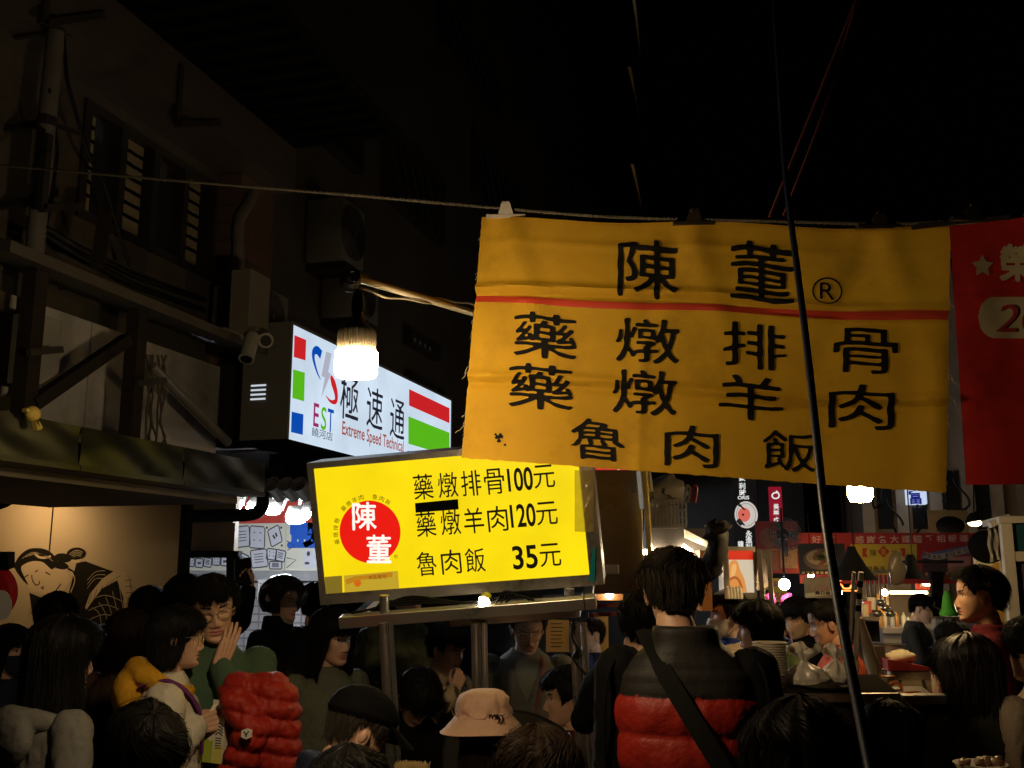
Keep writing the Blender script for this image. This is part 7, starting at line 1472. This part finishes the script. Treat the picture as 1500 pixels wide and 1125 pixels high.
# man in red and black vest
def hW(ctx):
    vest(ctx, [BLKP, REDP], (.012, .098), 1.335, 'vest', wide=1.04, top=1.512, red=mat('red_vest_puffer', (.26, .014, .008), .5, var=.1, vscale=5, bump=.45, bscale=40, spec=.3))
    mb = MB(); pts = []; path = [(-.112, -.02, 1.488), (-.095, -.075, 1.462), (-.06, -.118, 1.41), (-.01, -.150, 1.33), (.045, -.168, 1.24), (.10, -.170, 1.15), (.15, -.155, 1.06), (.185, -.12, .98)]
    q = spl(path, 6); T = np.gradient(q, axis=0); V = []
    for i, p_ in enumerate(q):
        nrm = norm(np.array([p_[0]*.35, p_[1], .0])+np.array([0, 0, .8*max(0, (p_[2]-1.40)/.09)])); w = norm(np.cross(T[i], nrm))*.024; V += [p_+nrm*.010-w, p_+nrm*.014, p_+nrm*.010+w]
    k = len(q); F = [(3*i+a, 3*i+a+1, 3*i+a+4, 3*i+a+3) for i in range(k-1) for a in (0, 1)]; mb.add(over(ctx, V), F); o = extra(ctx, mb, 'crossbody_strap', mat('strap_webbing', (.006, .006, .005), .85, spec=.15, var=.2, bump=.2, bscale=600))
    for sd in (-1, 1):
        mb = MB(); mb.tube(over(ctx, spl([(sd*.145, -.03, 1.452), (sd*.183, -.085, 1.40), (sd*.196, -.10, 1.30), (sd*.198, -.08, 1.15), (sd*.196, -.06, 1.0)])*np.array([1.1, 1, 1])), .006, 6)
        extra(ctx, mb, 'piping', BLKC)
person('man in a red and black puffer vest with a crossbody strap', 985, 797, 2.9, 177, neck=.0, hx=-.03, hair='short', hcol=mat('hair_greying', (.016, .012, .008), .65, var=.6, vscale=90, spec=.12), hkw=dict(thick=.009, mess=.004, n_str=1800, tip=.005, sr=.0008), top=BLKC, topname='shirt', hook=hW, hs=.98, bulk=(1.04, 1.05), head=(0, -8, 0), arms=(((-.205, -.02, 1.12), (-.18, .2, 1.02), (.3, 1, 0), (1, 0, 0), 'relaxed'), ((.21, -.02, 1.12), (.17, .2, 1.02), (-.3, 1, 0), (-1, 0, 0), 'relaxed')))
person('person in black with a hand raised beside the vest man', 943, 862, 3.7, 165, hair='short', top=BLKC, arms=(((-.27, .06, 1.24), (-.12, .2, 1.46), (.1, .1, 1), (.4, .8, 0), 'relaxed'), 'down'))
person('distant person in a navy shirt with a phone by the orange sheets', 866, 903, 6.8, -60, hair='short', hcol=HBRN, top=NAVC, topname='shirt', skin=SKINP, arms=('phone', 'phone'), hook=hPhone(0, lab='phone of the distant person in navy'))
# counter, right of the vest man
def hY(ctx):
    mb = MB(); mb.add(*loft([(1.44, .088, .088, -.024), (1.50, .080, .080, -.022)], 24)); mb.V = [over(ctx, v) for v in mb.V]; extra(ctx, mb, 'collar', BLUE)
person('masked person in a beige jacket with a blue collar facing left', 1068, 862, 5.0, -72, hair='fringe', hkw=dict(thick=.012), top=BEIGE, mask=mat('mask_white', (.62, .60, .58), .7), hook=hY, skin=SKINP, bulk=(1.1, 1.1))
person('woman with black shoulder length hair and dark top facing left', 1112, 878, 4.5, -80, hair='longbangs', hkw=dict(thick=.020, n_str=700), top=LEOP, topname='blouse')
person('person in a red hooded jacket behind the young vendor', 1139, 884, 7.0, 160, hair='fringe', top=C_('scarlet', (.45, .02, .025)), collar='hood')
person('young vendor in a black shirt looking down at his hands', 1168, 872, 6.0, -35, hair='mop', top=BLKC, topname='shirt', head=(0, -18, 0), eyes='down', mask=mat('mask_tan', (.42, .28, .17), .7), arms=('fwd', ((.23, .03, 1.14), (.05, .26, 1.16), (-.8, .5, -.1), (-.1, -.3, -1), 'relaxed')))
person('woman in an orange patterned top with tied hair facing left', 1212, 876, 5.2, -84, hair='tied', hkw=dict(thick=.014, mess=.003), top=ORNG, topname='blouse', head=(0, -14, 0), eyes='down', bulk=(1.15, 1.15), arms=('fwd', 'fwd'))
person('man with a cap and black tee reading a phone at the drink stall', 1347, 869, 8.5, 78, hair='short', top=C_('charcoal', (.035, .037, .04)), topname='tee_shirt', hat='cap', skin=SKINP, arms=('phone', 'phone'), hook=hPhone(1, lab='phone in the hands of the man with a cap'), head=(0, -16, 0), bulk=(1.1, 1.1), trousers=C_('denim', (.03, .04, .06)))
person('person with a cream and orange scarf behind the maroon jacket', 1396, 908, 5.4, -140, hair='fringe', top=floral('plaid_scarf', (.62, .56, .46), (.55, .16, .06), 5), bulk=(1.1, 1.1))
person('tall man in a maroon jacket facing left before the kiosk', 1434, 829, 4.5, -84, hair='short', hkw=dict(thick=.020, mess=.008, n_str=700), top=MAROON, collar='crew', bulk=(1.05, 1.0))
person('woman with long brown black hair and olive top at the lower right', 1420, 930, 3.6, -150, hair='long', hkw=dict(thick=.026, mess=.008, n_str=1000), hcol=mat('hair_dark_brown', (.018, .011, .007), .5, var=.3, vscale=40), top=OLIVE, lean=6)
person('dark head with its back turned right of the bent pole base', 1302, 1022, 3.2, 178, 'sit', hair='mop', hkw=dict(n_str=800), top=BLKC)
person('tousled dark head seen from behind at the foot of the vest man', 1166, 1030, 2.3, 170, 'sit', hair='mop', hkw=dict(thick=.03, mess=.010, n_str=1400), top=BLKC)
person('person in a beige jacket cut by the right edge below the kiosk', 1512, 900, 3.6, -130, hair='mop', top=BEIGE)
person('second dark head just behind the long haired woman in olive', 1398, 936, 4.2, -170, 'sit', s=.93, hair='mop', hkw=dict(thick=.022, mess=.009), top=BLKC)
# steam over the pot
st = MB(); V, F = ell_geo(D(772, 985, 4.5), (.17, .12, .26), 24, 18); V = V+fbm(V, 7)[:, None]*.05; st.add(V, F); so = st.build('steam', bpy.data.materials.new('steam_volume'))
tag(so, 'faint steam rising before the grey vest', 'steam', kind='stuff'); sm = so.data.materials[0]; sm.use_nodes = True; nt = sm.node_tree; nt.nodes.remove(nt.nodes['Principled BSDF']); pv = nt.nodes.new('ShaderNodeVolumePrincipled'); pv.inputs['Color'].default_value = (.9, .88, .85, 1)
tc = nt.nodes.new('ShaderNodeTexCoord'); nz = nt.nodes.new('ShaderNodeTexNoise'); nz.inputs['Scale'].default_value = 9; nz.inputs['Detail'].default_value = 3; nt.links.new(tc.outputs['Object'], nz.inputs['Vector']); mr = nt.nodes.new('ShaderNodeMapRange'); mr.inputs[1].default_value = .45; mr.inputs[2].default_value = .75; mr.inputs[3].default_value = 0; mr.inputs[4].default_value = .7; nt.links.new(nz.outputs['Fac'], mr.inputs[0]); nt.links.new(mr.outputs[0], pv.inputs['Density']); nt.links.new(pv.outputs[0], nt.nodes['Material Output'].inputs['Volume'])
scene.cycles.volume_step_rate = 2.0; scene.cycles.volume_max_steps = 64
